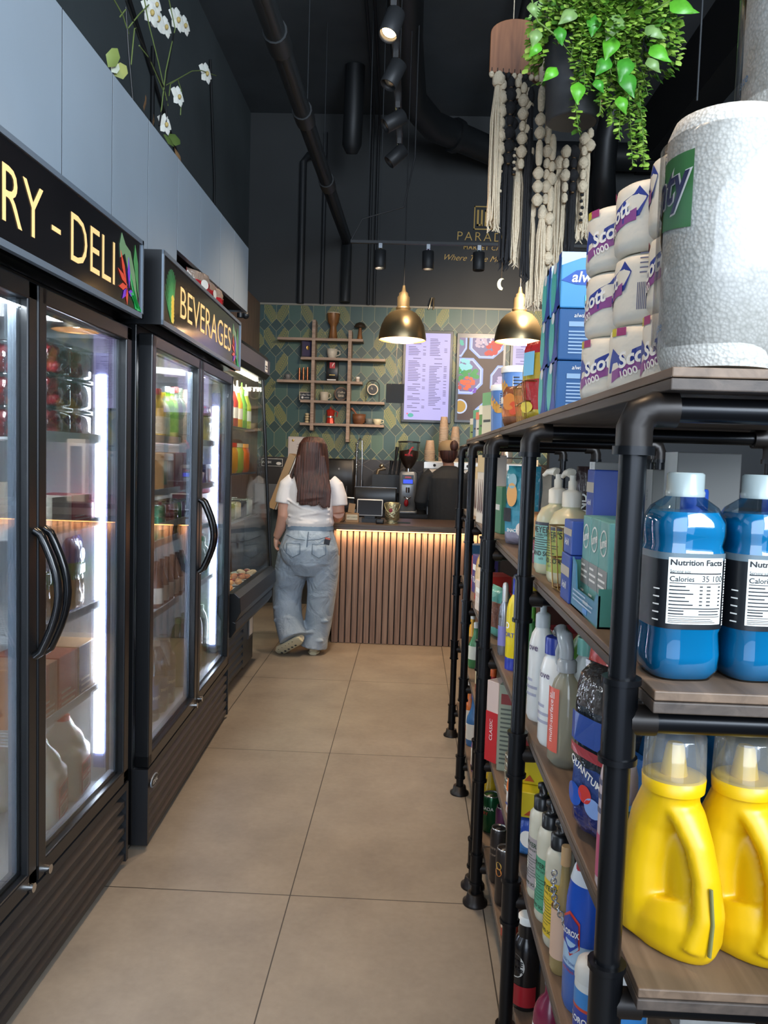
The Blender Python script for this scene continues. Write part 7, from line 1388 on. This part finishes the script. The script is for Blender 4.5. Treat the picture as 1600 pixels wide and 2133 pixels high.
LS = [((-.155, 0, 1.235)), ((-.18, -.01, 1.11)), ((-.188, -.015, .99)), ((-.215, .02, .89)), ((-.245, .04, .825))]
mm = MB().m(SKIN)
head(mm, (.01, .01, 1.425), .98)
mm.loft([((.005, 0, 1.24), .06, .055), ((.006, 0, 1.31), .047, .047), ((.008, .005, 1.37), .045, .048)], 16)
mm.loft([((0, 0, .62), .15, .11), ((0, 0, .75), .17, .125), ((0, 0, .95), .14, .10), ((0, 0, 1.1), .15, .10), ((0, 0, 1.22), .14, .085), ((0, 0, 1.26), .08, .06)], 22)
for pts in (LS, [(.165, 0, 1.235), (.195, -.01, 1.12), (.205, -.01, 1.02)]): mm.loft([(p_, r1, r1) for p_, r1 in zip(pts, (.055, .05, .043, .037, .027))], 16)
mm.loft([((.205, -.01, 1.02), .043, .043), ((.19, .08, .98), .038, .038), ((.15, .17, .97), .027, .027)], 14)
hand(mm, (-.247, .042, .82), (-.02, .06, -1), 1, 1.15, .9); hand(mm, (.14, .18, .97), (-.8, .5, .1), 1, .9, .9)
mm.loft([((.085, 0, .62), .09, .09), ((.085, 0, .39), .055, .06), ((.05, 0, .08), .035, .04)], 14).loft([((-.09, 0, .62), .09, .09), ((-.15, .04, .42), .055, .06), ((-.07, -.10, .13), .035, .04)], 14)
remesh(mm.build('body', W), .0055, 4)
face_parts(W, (.01, .01, 1.425), .98)
TS = mat('efe9e8', .8, bump=.5, bscale=9)
mm = MB().m(TS).loft([((0, 0, .918), .166, .124), ((0, -.005, .95), .176, .13), ((0, -.002, .985), .165, .12), ((0, -.004, 1.03), .172, .124), ((0, 0, 1.08), .166, .118), ((0, 0, 1.16), .172, .118), ((0, 0, 1.22), .168, .105), ((0, 0, 1.265), .125, .085), ((.002, 0, 1.3), .07, .062), ((.003, 0, 1.315), .055, .055)], 28)
mm.loft([((-.12, 0, 1.235), .065, .07), ((-.165, 0, 1.2), .064, .07), ((-.182, -.006, 1.13), .063, .068), ((-.188, -.01, 1.075), .064, .066)], 18).loft([((.13, 0, 1.235), .065, .07), ((.175, 0, 1.2), .064, .07), ((.2, -.006, 1.13), .063, .068), ((.206, -.01, 1.07), .064, .066)], 18)
for z_, tl in ((.945, .03), (.975, -.02), (1.0, .04), (1.055, -.05)): mm.tube([(-.15, -.07, z_ - tl), (-.05, -.122, z_), (.06, -.124, z_ + tl * .5), (.15, -.07, z_ + tl)], .007, 8)
remesh(mm.build('t_shirt', W), .006, 5)
mm = MB().m(DENIM)
mm.loft([((.0, 0, .60), .17, .13), ((0, -.02, .68), .212, .155), ((0, -.025, .755), .214, .165), ((0, -.012, .83), .190, .148), ((0, 0, .885), .170, .13), ((0, 0, .925), .163, .122)], 30)
mm.ball((.075, -.09, .735), .10, 18, (1, .9, 1.1), 12).ball((-.085, -.09, .735), .105, 18, (1, .9, 1.1), 12)
mm.loft([((.09, 0, .70), .13, .14), ((.1, 0, .58), .118, .13), ((.098, 0, .45), .105, .11), ((.09, .0, .33), .1, .104), ((.075, 0, .2), .098, .1), ((.06, -.01, .12), .096, .1), ((.05, -.012, .045), .1, .104)], 24)
mm.loft([((-.10, 0, .70), .13, .14), ((-.13, .02, .58), .122, .13), ((-.155, .045, .46), .110, .115), ((-.158, .035, .36), .105, .11), ((-.14, -.02, .26), .103, .105), ((-.11, -.07, .18), .1, .1), ((-.08, -.11, .115), .104, .1)], 24)
for c_, r_ in (((-.2, -.06, .33), .03), ((-.12, -.12, .27), .028), ((-.19, -.08, .24), .03), ((-.10, -.13, .2), .026), ((.13, -.09, .25), .022), ((.03, -.1, .17), .024), ((.1, -.1, .11), .022)): mm.ball(c_, r_, 10, (1.6, .7, .6), 7)
remesh(mm.build('jeans', W), .006, 5)
mm = MB().m(mat('7f93a8', .85)); 
mm.loft([((0, -.0, .895), .1735, .133), ((0, 0, .93), .169, .128)], 40)
jp = mm.build('waistband', W); 
q = MB().m(mat('5a7088', .8))
def seam(pts): q.tube(pts, .0025, 6)
q.tube([(.01, -.153, .89), (.008, -.185, .82), (.0, -.17, .72), (.0, -.15, .66)], .003, 6)
for sg in (-1, 1): q.tube([(sg * .15, -.11, .86), (sg * .08, -.172, .84), (sg * .01, -.182, .835)], .0025, 6)
for sg, x0 in ((-1, -.135), (1, .045)): q.tube([(x0, -.19, .81), (x0 + .095, -.196, .81), (x0 + .095, -.2, .74), (x0 + .047, -.203, .715), (x0, -.198, .74)], .0028, 6, closed=True)
q.build('pocket_stitching', W)
MB().m(mat('1c1b22', .3)).at((.145, -.165, .83), ry=.2).box((0, 0, 0), (.04, .01, .05)).m(mat('c86a5a', .5)).box((0, -.006, .02), (.035, .002, .012)).build('phone', W)
hm = MB().m(HAIR)
hm.loft([((.01, .0, 1.556), .035, .04), ((.01, .0, 1.545), .07, .078), ((.01, -.006, 1.50), .1, .106), ((.01, -.018, 1.43), .113, .1), ((.008, -.035, 1.36), .122, .082), ((.014, -.06, 1.28), .122, .055), ((.03, -.095, 1.2), .115, .04), ((.042, -.125, 1.12), .110, .026), ((.048, -.13, 1.09), .10, .012)], 32)
rr = random.Random(2)
for k in range(26):
    x0 = -.1 + .2 * k / 25; xb = -.08 + .235 * k / 25; hm.tube([(x0 * .9 + .01, -.09 + .3 * x0 * x0, 1.42), (x0 * 1.15 + .01, -.105 + 2.0 * x0 * x0, 1.3), (xb * .95 + .005, -.135 + 1.2 * x0 * x0, 1.18), (xb, -.145 + x0 * x0, 1.085 - .0011 * k + rr.uniform(-.008, .008))], [.008, .0095, .0085, .003], 6)
for xs in ((-.1, -.13), (-.085, -.12)): hm.tube([(xs[0], 0, 1.38), (xs[1] - .01, -.02, 1.28), (xs[1] - .01, -.06, 1.19), (xs[1] + .01, -.08, 1.12)], [.012, .01, .006, .002], 6)
remesh(hm.build('hair', W), .005, 1)
MB().m(mat('1a1a1c', .2)).tube([(-.09, .0, 1.435), (-.1, .03, 1.437), (-.08, .09, 1.43)], .005, 6).box((-.092, .05, 1.43), (.012, .05, .035)).build('sunglasses', W)
SHO = mat('cfc4a8', .6); SOL = mat('d8cfae', .6)
def shoe(name_, a, b_, up, t, hgt=.06):
    a, b_, up = Vector(a), Vector(b_), Vector(up).normalized(); d = (b_ - a); q = MB(); w_ = .042
    fr = lambda u: a + d * u
    q.m(SHO).loft([(fr(0) + up * .03, .022, .02), (fr(.08) + up * .038, w_ * .85, .034), (fr(.35) + up * .045, w_ * .9, .045), (fr(.6) + up * .036, w_ * 1.05, .03), (fr(.88) + up * .028, w_, .022), (fr(1) + up * .022, w_ * .5, .012)], 18)
    q.m(SOL).loft([(fr(-.02) + up * .01, w_ * .6, .012), (fr(.1) + up * .01, w_ * .95, .014), (fr(.5) + up * .008, w_ * .95, .012), (fr(.85) + up * .01, w_ * 1.15, .012), (fr(1.03) + up * .014, w_ * .5, .008)], 18)
    o = q.build('shoe', t); 
    k_ = MB().m(mat('3a3a3a', .6)); s_ = d.cross(up).normalized()
    for u in (.25, .4, .55, .7, .85): 
        for sg in (-1, 1): k_.ball(tuple(fr(u) + up * .0 + s_ * sg * .018), .009, 8, (1, 1, .6), 5)
    k_.build('sole_pattern', o); return o
shoe('right', (.055, -.075, 0), (.06, .14, 0), (0, 0, 1), W)
shoe('left', (-.03, -.17, .125), (-.20, -.10, .012), (.35, .85, .5), W)
# barista
Bp = thing('person', 'person in black shirt and khaki cap with bun working at the espresso machine', 'person', (.335, 7.1, 0))
mm = MB().m(SKIN2); head(mm, (-.01, .05, 1.475), 1.0)
mm.loft([((0, .0, 1.3), .06, .058), ((-.005, .02, 1.38), .05, .05), ((-.008, .035, 1.43), .048, .05)], 14).loft([((0, 0, .75), .15, .1), ((0, 0, 1.0), .15, .1), ((0, 0, 1.25), .16, .09), ((0, 0, 1.32), .07, .06)], 20)
AR = [(-.18, 0, 1.285), (-.225, -.02, 1.14), (-.245, -.03, 1.03)]
mm.loft([(AR[0], .05, .05), (AR[1], .045, .045), (AR[2], .04, .04)], 12).loft([(AR[2], .04, .04), ((-.21, .1, 1.02), .033, .033), ((-.16, .22, 1.03), .024, .024)], 12)
mm.loft([((.18, 0, 1.285), .05, .05), ((.225, -.02, 1.14), .045, .045), ((.24, -.03, 1.03), .04, .04)], 12).loft([((.24, -.03, 1.03), .04, .04), ((.2, .1, 1.04), .033, .033), ((.14, .22, 1.06), .024, .024)], 12)
hand(mm, (-.155, .23, 1.03), (.5, .8, 0), 1, .8); hand(mm, (.135, .23, 1.06), (-.5, .8, 0), -1, .8)
mm.loft([((-.09, 0, .75), .09, .09), ((-.1, 0, .45), .06, .06), ((-.1, 0, .1), .04, .045)], 12).loft([((.09, 0, .75), .09, .09), ((.1, 0, .45), .06, .06), ((.1, 0, .1), .04, .045)], 12)
remesh(mm.build('body', Bp), .0065, 4); face_parts(Bp, (-.01, .05, 1.475))
SHB = mat('222528', .85, bump=.5, bscale=9)
mm = MB().m(SHB).loft([((0, 0, .86), .175, .125), ((0, 0, 1.0), .178, .122), ((0, 0, 1.15), .188, .12), ((0, -.01, 1.26), .19, .11), ((0, 0, 1.32), .13, .085), ((0, .005, 1.365), .066, .062)], 26)
for sg in (-1, 1): mm.loft([((sg * .14, 0, 1.29), .07, .072), ((sg * .19, 0, 1.25), .066, .07), ((sg * .228, -.02, 1.14), .06, .062), ((sg * .247, -.03, 1.045), .058, .056), ((sg * .24, .01, 1.015), .052, .05), ((sg * .23, .05, 1.02), .046, .046)], 16)
remesh(mm.build('shirt', Bp), .0065, 4)
mm = MB().m(mat('2b2e38', .8)).loft([((0, 0, .86), .17, .12), ((0, -.01, .75), .18, .14), ((0, 0, .66), .17, .13)], 22).loft([((-.09, 0, .7), .1, .115), ((-.1, 0, .4), .085, .09), ((-.1, 0, .07), .075, .08)], 16).loft([((.09, 0, .7), .1, .115), ((.1, 0, .4), .085, .09), ((.1, 0, .07), .075, .08)], 16)
remesh(mm.build('trousers', Bp), .009, 3)
MB().m(mat('7a6c48', .8)).loft([((0, 0, .845), .180, .130), ((0, 0, .885), .178, .128)], 28).build('waistband', Bp)
MB().m(mat('8f7a5a', .8)).lathe([(.094, 0), (.098, .03), (.09, .07), (.06, .1), (.01, .11)], (-.01, .045, 1.49), 26, True, .95, 1.08).loft([((-.01, .12, 1.50), .07, .012), ((-.01, .18, 1.49), .065, .006), ((-.01, .21, 1.485), .03, .004)], 16).build('cap', Bp)
MB().m(HAIR).ball((.035, -.05, 1.545), .04, 14, (.95, .8, 1.3), 8).loft([((-.01, -.03, 1.50), .082, .06), ((-.01, -.035, 1.44), .07, .05), ((-.01, -.02, 1.41), .05, .03)], 16).build('hair', Bp)
for sg in (-1, 1): MB().m(BLK).loft([((sg * .1, -.1, .04), .035, .035), ((sg * .1, .0, .045), .045, .04), ((sg * .1, .13, .03), .04, .025)], 12).build('shoe', Bp)
# ------------------------------------------------------------------ macrame hanging
YM = 3.3
mg = thing('macrame_hanging', 'large cream and black macrame hanging with arched walnut board and beads', 'macrame', (0, YM, 0))
def mp_(px, py, dy=0): p_ = aY(px, py, YM + dy); return (p_.x, dy, p_.z)
WAL = wood('6e4228', '95603d', (30, 30, 3), .45, key='wal')
def arch(x0, x1, ztop, zl, zr, y, th, name='board'):
    n_ = 14; cx_ = (x0 + x1) / 2; r_ = (x1 - x0) / 2; rv = .055
    pts = [(x1, zr), (x0, zl)] + [(cx_ - r_ * math.cos(PI * k / n_), ztop - rv + rv * math.sin(PI * k / n_)) for k in range(n_ + 1)]
    q = MB().m(WAL).prism(pts, th, 'y', y); return q.build(name, mg, bevel=.002)
a = mp_(1019, 152); b_ = mp_(1123, 178); c_ = mp_(1070, 42)
arch(a[0], b_[0], c_[2], a[2], a[2] - .012, -.012, .024)
a2 = mp_(1213, 150, .35); b2_ = mp_(1253, 240, .35); arch(a2[0] - .1, b2_[0], a2[2] + .22, b2_[2] + .02, b2_[2], .34, .024)
COP = mat('b0704c', .3, .8)
for k, (xa, za, xb, zb) in enumerate(((1098, 68, 1163, 102), (1100, 105, 1155, 128), (1110, 140, 1148, 155), (1112, 168, 1142, 183))):
    p0, p1 = Vector(mp_(xa, za, .2)), Vector(mp_(xb, zb, -.02)); MB().m(COP).tube([tuple(p0), tuple(p1)], .0085, 12).build('dowel', mg)
COT = mat('d8c7ab', .85, bump=.6, bscale=120); COB = mat('1c1c1f', .85, bump=.4, bscale=120); WIRE = mat('6a5236', .4, .6)
def beads(mt, x, y, z0, spec, r_=.024):
    """spec: r round wrapped bead, o long bead, t twist"""
    q = MB().m(mt); z = z0
    for ch in spec:
        if ch == 'r': q.m(mt).lathe([(.006, z), (r_ * .75, z - .012), (r_, z - .026), (r_ * .75, z - .04), (.006, z - .052)], (x, y, 0), 16); z -= .052
        elif ch == 's': q.m(mt).lathe([(.005, z), (r_ * .55, z - .012), (r_ * .6, z - .03), (.005, z - .044)], (x, y, 0), 14); z -= .044
        elif ch == 'o': q.m(mt).lathe([(.006, z), (.013, z - .015), (.015, z - .05), (.013, z - .09), (.006, z - .105)], (x, y, 0), 12); z -= .105
        elif ch == 't':
            for k in range(9): q.m(COT if k % 2 else COB).ball((x + .003 * math.sin(k * 2), y, z - .007 - k * .013), .008, 8, (1, 1, .9), 5)
            z -= .12
        q.m(WIRE).lathe([(.0075, z + .002), (.0075, z - .002)], (x, y, 0), 8)
    return q.build('bead_strand', mg), z
def tassel(mt, x, y, z0, z1, w_, n_=16, seed=1):
    r2 = random.Random(seed); q = MB().m(mt)
    q.lathe([(w_ * .25, z0), (w_ * .5, z0 - .02), (w_ * .5, z0 - .045), (w_ * .35, z0 - .055)], (x, y, 0), 12)
    for k in range(n_):
        a = 2 * PI * k / n_ + r2.random(); rr_ = w_ / 2 * math.sqrt(r2.uniform(.2, 1)); xe, ye = x + rr_ * math.cos(a) * 1.0, y + rr_ * math.sin(a) * .8; ze = z1 + r2.uniform(-.02, .03)
        q.tube([(x + .4 * (xe - x), y + .4 * (ye - y), z0 - .04), (xe, ye, z0 * .7 + ze * .3), (xe + r2.uniform(-.004, .004), ye, z0 * .3 + ze * .7), (xe + r2.uniform(-.01, .01), ye, ze), (xe + r2.uniform(-.015, .015), ye, ze - .015)], [.0042, .0045, .0045, .004, .0015], 5)
    return q.build('tassel', mg)
def col(px): return mp_(px, 300)[0]
def zz(py, px=1100): return mp_(px, py)[2]
TS_ = [(COT, 1034, 150, 470, .052, 24), (COB, 1060, 300, 545, .05, 22), (COT, 1084, 310, 538, .048, 22), (COB, 1103, 180, 575, .028, 12), (COT, 1117, 420, 632, .032, 14), (COT, 1136, 428, 632, .036, 16), (COT, 1148, 432, 600, .03, 12), (COB, 1164, 290, 560, .028, 12),
       (COT, 1180, 300, 540, .05, 20), (COT, 1193, 385, 540, .022, 10), (COB, 1208, 350, 530, .036, 16), (COT, 1232, 260, 470, .045, 20), (COT, 1243, 245, 460, .02, 8)]
for k, (mt_, px, y0, y1, w_, n_) in enumerate(TS_): tassel(mt_, col(px), .04 * ((k * 7) % 5) / 4 + (.12 if px > 1160 else 0), zz(y0, px), zz(y1, px), w_, n_, k)
for mt_, px, y0, spec, dy in ((COT, 1044, 165, 'srrsrrst', 0), (COB, 1060, 162, 'srrsrrs', -.01), (COB, 1068, 165, 'srsrsrs', .02), (COT, 1087, 172, 'srrsrrs', 0), (COT, 1098, 178, 'srsrs', .02), (COT, 1122, 105, 'soorrorrr', -.03), (COT, 1141, 85, 'soosorssrs', 0), (COT, 1152, 280, 'osroror', 0),
                          (COT, 1190, 282, 'rsrss', .1), (COB, 1207, 282, 'rsrs', .1), (COT, 1228, 255, 'rsrsrt', .1), (COT, 1240, 245, 'sr', .1), (COT, 1075, 160, 'ss', 0), (COT, 1108, 300, 's', .02), (COT, 1073, 300, 't', 0)):
    beads(mt_, col(px), dy, zz(y0, px), spec)
kt = MB()
for k in range(9):
    x_ = a[0] + .01 + (b_[0] - a[0] - .02) * k / 8; z_ = a[2] + .002 - .012 * k / 8; kt.m(COB if k in (2, 3, 6) else COT).ball((x_, -.004, z_ - .008), .011, 10, (1, 1.1, 1.2), 7).m(COB).b2((x_ - .0015, -.0135, z_ - .004), (x_ + .0015, .0135, z_ + .014))
kt.build('knot_row', mg)
MB().m(COT).tube([mp_(1144, -20), mp_(1143, 60), mp_(1145, 85)], .003, 6).tube([(mp_(1147, 40)[0], 0, 4.9), mp_(1145, 80)], .002, 5).tube([(c_[0], 0, 4.9), (c_[0], 0, c_[2])], .002, 5).tube([(a2[0], .35, 4.9), (a2[0], .35, a2[2] + .2)], .002, 5).build('hanging_cord', mg)
t = thing('moon_charm', 'small brass crescent moon charm hanging below the black tassel', 'charm', tuple(aY(1045, 592, YM)))
out = [(.018 * math.cos(R_(60 + k * 22)), .024 * math.sin(R_(60 + k * 22))) for k in range(11)] + [(.008 + .012 * math.cos(R_(280 - k * 20)), .003 + .018 * math.sin(R_(280 - k * 20))) for k in range(1, 10)]
MB().m(mat('d0bd8c', .3, .6)).prism(out, .005, 'y', 0).build('moon', t); MB().m(WIRE).tube([(-.001, .0025, .024), (0, .0025, .12)], .0012, 5).build('cord', t)
# ------------------------------------------------------------------ hanging planter
YP = 2.8
PT = thing('hanging_planter', 'black hanging planter overflowing with bright green trailing plants', 'hanging plant', tuple(aY(1192, 256, YP)))
MB().m(mat('2f3032', .5)).lathe([(.08, 0), (.088, .004), (.104, .25), (.108, .26), (.1, .255), (.082, .02)], n=40).m(mat('4a3a2a', .9)).lathe([(.1, .24), (0, .245)], n=24, cap=False).build('pot', PT)
MB().m(mat('8a8d90', .4, .6)).tube([(-.11, 0, .3), (-.03, 0, .75), (0, 0, 1.0), (0, 0, 4.9 - PT.location.z)], .0025, 6).tube([(.11, 0, .3), (.03, 0, .75), (0, 0, 1.0)], .0025, 6).tube([(0, .11, .3), (0, .03, .75), (0, 0, 1.0)], .0025, 6).build('hanger', PT)
LG = [mat('6a9430', .4), mat('86ad40', .4), mat('4a7828', .4), mat('9fc055', .4)]; BG = [mat('3f8a2a', .35, noise=.2, nscale=30), mat('5aa62c', .35, noise=.2, nscale=30), mat('7a9a5a', .35, noise=.2, nscale=30)]
rn = random.Random(11)
def leaflet(q, p, d, n_, l_, w_):
    d = d.normalized(); s_ = d.cross(n_).normalized(); n_ = s_.cross(d).normalized()
    q.add([tuple(p), tuple(p + d * l_ * .35 + s_ * w_ - n_ * w_ * .2), tuple(p + d * l_ * .75 + s_ * w_ * .8 - n_ * w_ * .1), tuple(p + d * l_ - n_ * w_ * .35), tuple(p + d * l_ * .75 - s_ * w_ * .8 - n_ * w_ * .1), tuple(p + d * l_ * .35 - s_ * w_ - n_ * w_ * .2), tuple(p + d * l_ * .5 + n_ * w_ * .15)],
          [(0, 1, 6), (1, 2, 6), (2, 3, 6), (3, 4, 6), (4, 5, 6), (5, 0, 6)], True)
def vine(pts, dens, l_, w_, mats, name='vine'):
    q = MB().m(mat('5f7a34', .6)).tube(pts, .0016, 5); P_ = [Vector(p) for p in pts]
    for i in range(len(P_) - 1):
        sg = P_[i + 1] - P_[i]; n_ = max(1, int(sg.length * dens))
        for k in range(n_):
            p = P_[i] + sg * (k + rn.random() * .5) / n_; a = rn.uniform(0, 2 * PI); d = Vector((math.cos(a), math.sin(a), rn.uniform(-.7, .1)))
            q.m(rn.choice(mats)); leaflet(q, p, d, Vector((rn.uniform(-.4, .4), rn.uniform(-.9, -.2), .6)), l_ * rn.uniform(.6, 1.2), w_ * rn.uniform(.7, 1.1))
    return q.build(name, PT)
px0, pz0 = 1192, 256
def rel(px, py, dy=0): p_ = aY(px, py, YP + dy); return (p_.x - PT.location.x, dy, p_.z - PT.location.z)
ends = [(1215, 200, -.15, 1212), (1232, 190, -.15, 1230), (1250, 235, -.14, 1246), (1262, 190, -.13, 1258), (1225, 140, -.16, 1228), (1290, 290, -.1, 1284), (1300, 260, -.02, 1296), (1205, 275, -.12, 1200), (1278, 255, -.13, 1262), (1318, 345, -.1, 1310), (1342, 350, -.08, 1332), (1335, 290, .02, 1320), (1300, 190, -.12, 1280), (1240, 150, -.14, 1235), (1222, 170, .1, 1225), (1350, 200, -.05, 1330), (1260, 215, -.1, 1250), (1190, 120, -.14, 1195), (1325, 150, -.12, 1305), (1345, 120, .05, 1325), (1275, 160, -.15, 1262), (1215, 110, -.16, 1212), (1295, 120, .1, 1280), (1310, 230, -.06, 1295), (1250, 110, .08, 1240), (1330, 60, 0, 1310), (1180, 70, -.1, 1185), (1340, 320, -.02, 1325)]
for k, (ex, ey, dy, mx_) in enumerate(ends):
    a_ = rel(px0 + (ex - px0) * .35, 40 + rn.uniform(-30, 10), dy * .5); m1 = rel(px0 + (ex - px0) * .8, 20 + rn.uniform(-20, 30), dy); m2 = rel(mx_, (ey + 40) * .5, dy); e_ = rel(ex, ey, dy)
    vine([a_, m1, m2, tuple((Vector(m2) + Vector(e_)) / 2 + Vector((.01 * rn.uniform(-1, 1), 0, 0))), e_], 260, .024, .0105, LG)
# dense crown spilling over the pot
q = MB()
for k in range(2400):
    a = rn.uniform(0, 2 * PI); rr_ = .2 * math.sqrt(rn.random()); x_ = rr_ * math.cos(a) * 1.25 + .09; y_ = rr_ * math.sin(a); z_ = .22 + .24 * (1 - (rr_ / .22) ** 2) + rn.uniform(-.10, .06)
    q.m(rn.choice(LG)); leaflet(q, Vector((x_, y_, z_)), Vector((math.cos(a), math.sin(a), rn.uniform(-1.2, .4))), Vector((rn.uniform(-.5, .5), -.6, .6)), .026, .011)
q.build('foliage', PT)
q = MB()
for px, py, ang, l_, ci in ((1120, 60, -1.8, .06, 2), (1165, 55, -1.4, .06, 0), (1125, 90, -2.2, .055, 1), (1160, 140, -2.3, .06, 1), (1205, 170, -1.6, .07, 1), (1240, 165, -1.0, .05, 0), (1290, 30, -2.0, .09, 2), (1345, 55, -.6, .07, 2), (1355, 95, -.7, .08, 1), (1350, 120, -.9, .06, 2), (1300, 150, -1.2, .085, 0), (1310, 120, -1.9, .08, 0), (1270, 120, -2.2, .07, 0), (1290, 200, -1.2, .06, 1), (1395, 5, -.4, .09, 1), (1105, 5, -1.2, .05, 2), (1240, 30, -1.7, .07, 0), (1200, 20, -2.4, .07, 2), (1280, 75, -1.9, .08, 1)):
    p = Vector(rel(px, py, -.17)); d = Vector((math.cos(ang), -.15, math.sin(ang))); q.m(BG[ci]); s_ = d.cross(Vector((0, -1, .3))).normalized(); w_ = l_ * .36
    n_ = 7; vs = [tuple(p)]; 
    for i in range(1, n_): u = i / n_; ww = w_ * (math.sin(PI * u ** .7) ** .8) * (1.1 - u * .35); c = p + d * l_ * u + Vector((0, -.01 * math.sin(PI * u), 0)); vs += [tuple(c + s_ * ww + Vector((0, .01, 0))), tuple(c + Vector((0, -.004, 0))), tuple(c - s_ * ww + Vector((0, .01, 0)))]
    vs.append(tuple(p + d * l_ * 1.1)); fs = [(0, 1, 2), (0, 2, 3)]
    for i in range(n_ - 2): b0 = 1 + 3 * i; fs += [(b0, b0 + 3, b0 + 4, b0 + 1), (b0 + 1, b0 + 4, b0 + 5, b0 + 2)]
    b0 = 1 + 3 * (n_ - 2); fs += [(b0, len(vs) - 1, b0 + 1), (b0 + 1, len(vs) - 1, b0 + 2)]; q.add(vs, fs, True)
q.m(mat('5f7a34', .6)).tube([rel(1205, 40, -.1), rel(1190, 115, -.15), rel(1160, 75, -.17), rel(1120, 45, -.17), rel(1108, 0, -.17)], .003, 6).tube([rel(1290, 40, -.1), rel(1330, 30, -.15), rel(1365, 20, -.17), rel(1395, 2, -.17)], .002, 6)
for k in range(7):
    for sg in (-1, 1): q.m(BG[2]); leaflet(q, Vector(rel(1122 - k * 2, 2 + k * 5, -.17)), Vector((sg * .8, 0, -.5)), Vector((0, -1, .2)), .018, .003)
q.build('broad_leaves', PT)
# ------------------------------------------------------------------ orchids on the bulkhead
OW = mat('e9e6dc', .45, sss=.1); OY = mat('b8a060', .5); OG = mat('566b34', .5); OB = mat('8a6a48', .6); STK = mat('1c1d1e', .4)
def orchid(label, base, stems, blooms, leaves, sticks):
    t = thing('orchid', label, 'orchid', base, 0, None); B0 = Vector(base)
    def q_(px, py): p_ = aX(px, py, base[0] + .0); return tuple(Vector(p_) - B0)
    MB().m(mat('2a2a2a', .5)).lathe([(.035, 0), (.04, .02)], n=20).build('pot', t)
    for s_ in sticks: MB().m(STK).tube([q_(*p_) for p_ in s_], .004, 6).build('support_stick', t)
    for s_ in stems: MB().m(mat('6a7a44', .5)).tube([q_(*p_) for p_ in s_], .0025, 6).build('stem', t)
    for bx, by, s_ in blooms:
        c = Vector(q_(bx, by)); f = MB()
        for k in range(5):
            a = PI / 2 + k * 2 * PI / 5; d = Vector((.35 * math.cos(a), .9 * math.cos(a), math.sin(a))); f.m(OW); leaflet(f, c, d, Vector((1, -.5, .1)), .034 * s_, (.019 if k in (1, 4) else .013) * s_)
        f.m(OY).ball(tuple(c + Vector((.006, -.004, -.004))), .006 * s_, 8, (1, 1, 1.3), 5); f.build('flower', t)
    for px, py, ang, l_, mt_ in leaves:
        f = MB().m(mt_); leaflet(f, Vector(q_(px, py)), Vector((.4, math.cos(ang), math.sin(ang))), Vector((1, -.3, .5)), l_, l_ * .3); f.build('leaf', t)
    return t
p_ = aX(345, 262, -1.05)
orchid('white orchid with two bloom sprays on top of the grey bulkhead, front of the wall', (-1.05, p_.y - .02, 2.588), [((335, 240), (345, 150), (358, 90), (365, 60), (352, 0)), ((345, 178), (370, 165), (400, 148), (420, 147), (450, 158)), ((352, 200), (355, 175), (370, 165), (378, 190), (376, 240)), ((350, 220), (330, 130), (310, 50), (300, -5)), ((345, 200), (310, 120), (290, 95))],
    [(370, 40, 1.5), (385, 52, 1.3), (430, 152, 1.5), (372, 200, 1.3), (345, 258, 1.3)], [(350, 290, .4, .09, OG), (340, 280, -.2, .08, OG), (318, 268, 2.4, .06, OB), (300, 232, 2.2, .06, OB), (362, 305, -.8, .07, OB), (372, 335, -1.0, .05, OB)], [((332, 262), (345, 170), (362, 70)), ((345, 262), (350, 175))])
p_ = aX(278, 205, -1.05)
orchid('white orchid with drooping blooms nearest the camera on the bulkhead', (-1.05, p_.y - .02, 2.588), [((276, 200), (270, 130), (266, 60), (290, 30), (310, 10)), ((268, 70), (255, 30), (235, -5)), ((273, 135), (280, 60), (284, 58)), ((262, 20), (250, 35))],
    [(315, 25, 1.5), (328, 38, 1.5), (345, 55, 1.3), (325, 8, 1.2)], [(225, 140, 1.3, .08, mat('7a8a4a', .5)), (238, 158, .9, .08, mat('9aa060', .5)), (232, 150, 1.0, .05, mat('c8ccb8', .5))], [((277, 212), (268, 110), (262, 15)), ((340, 180), (290, 80), (262, 0))])
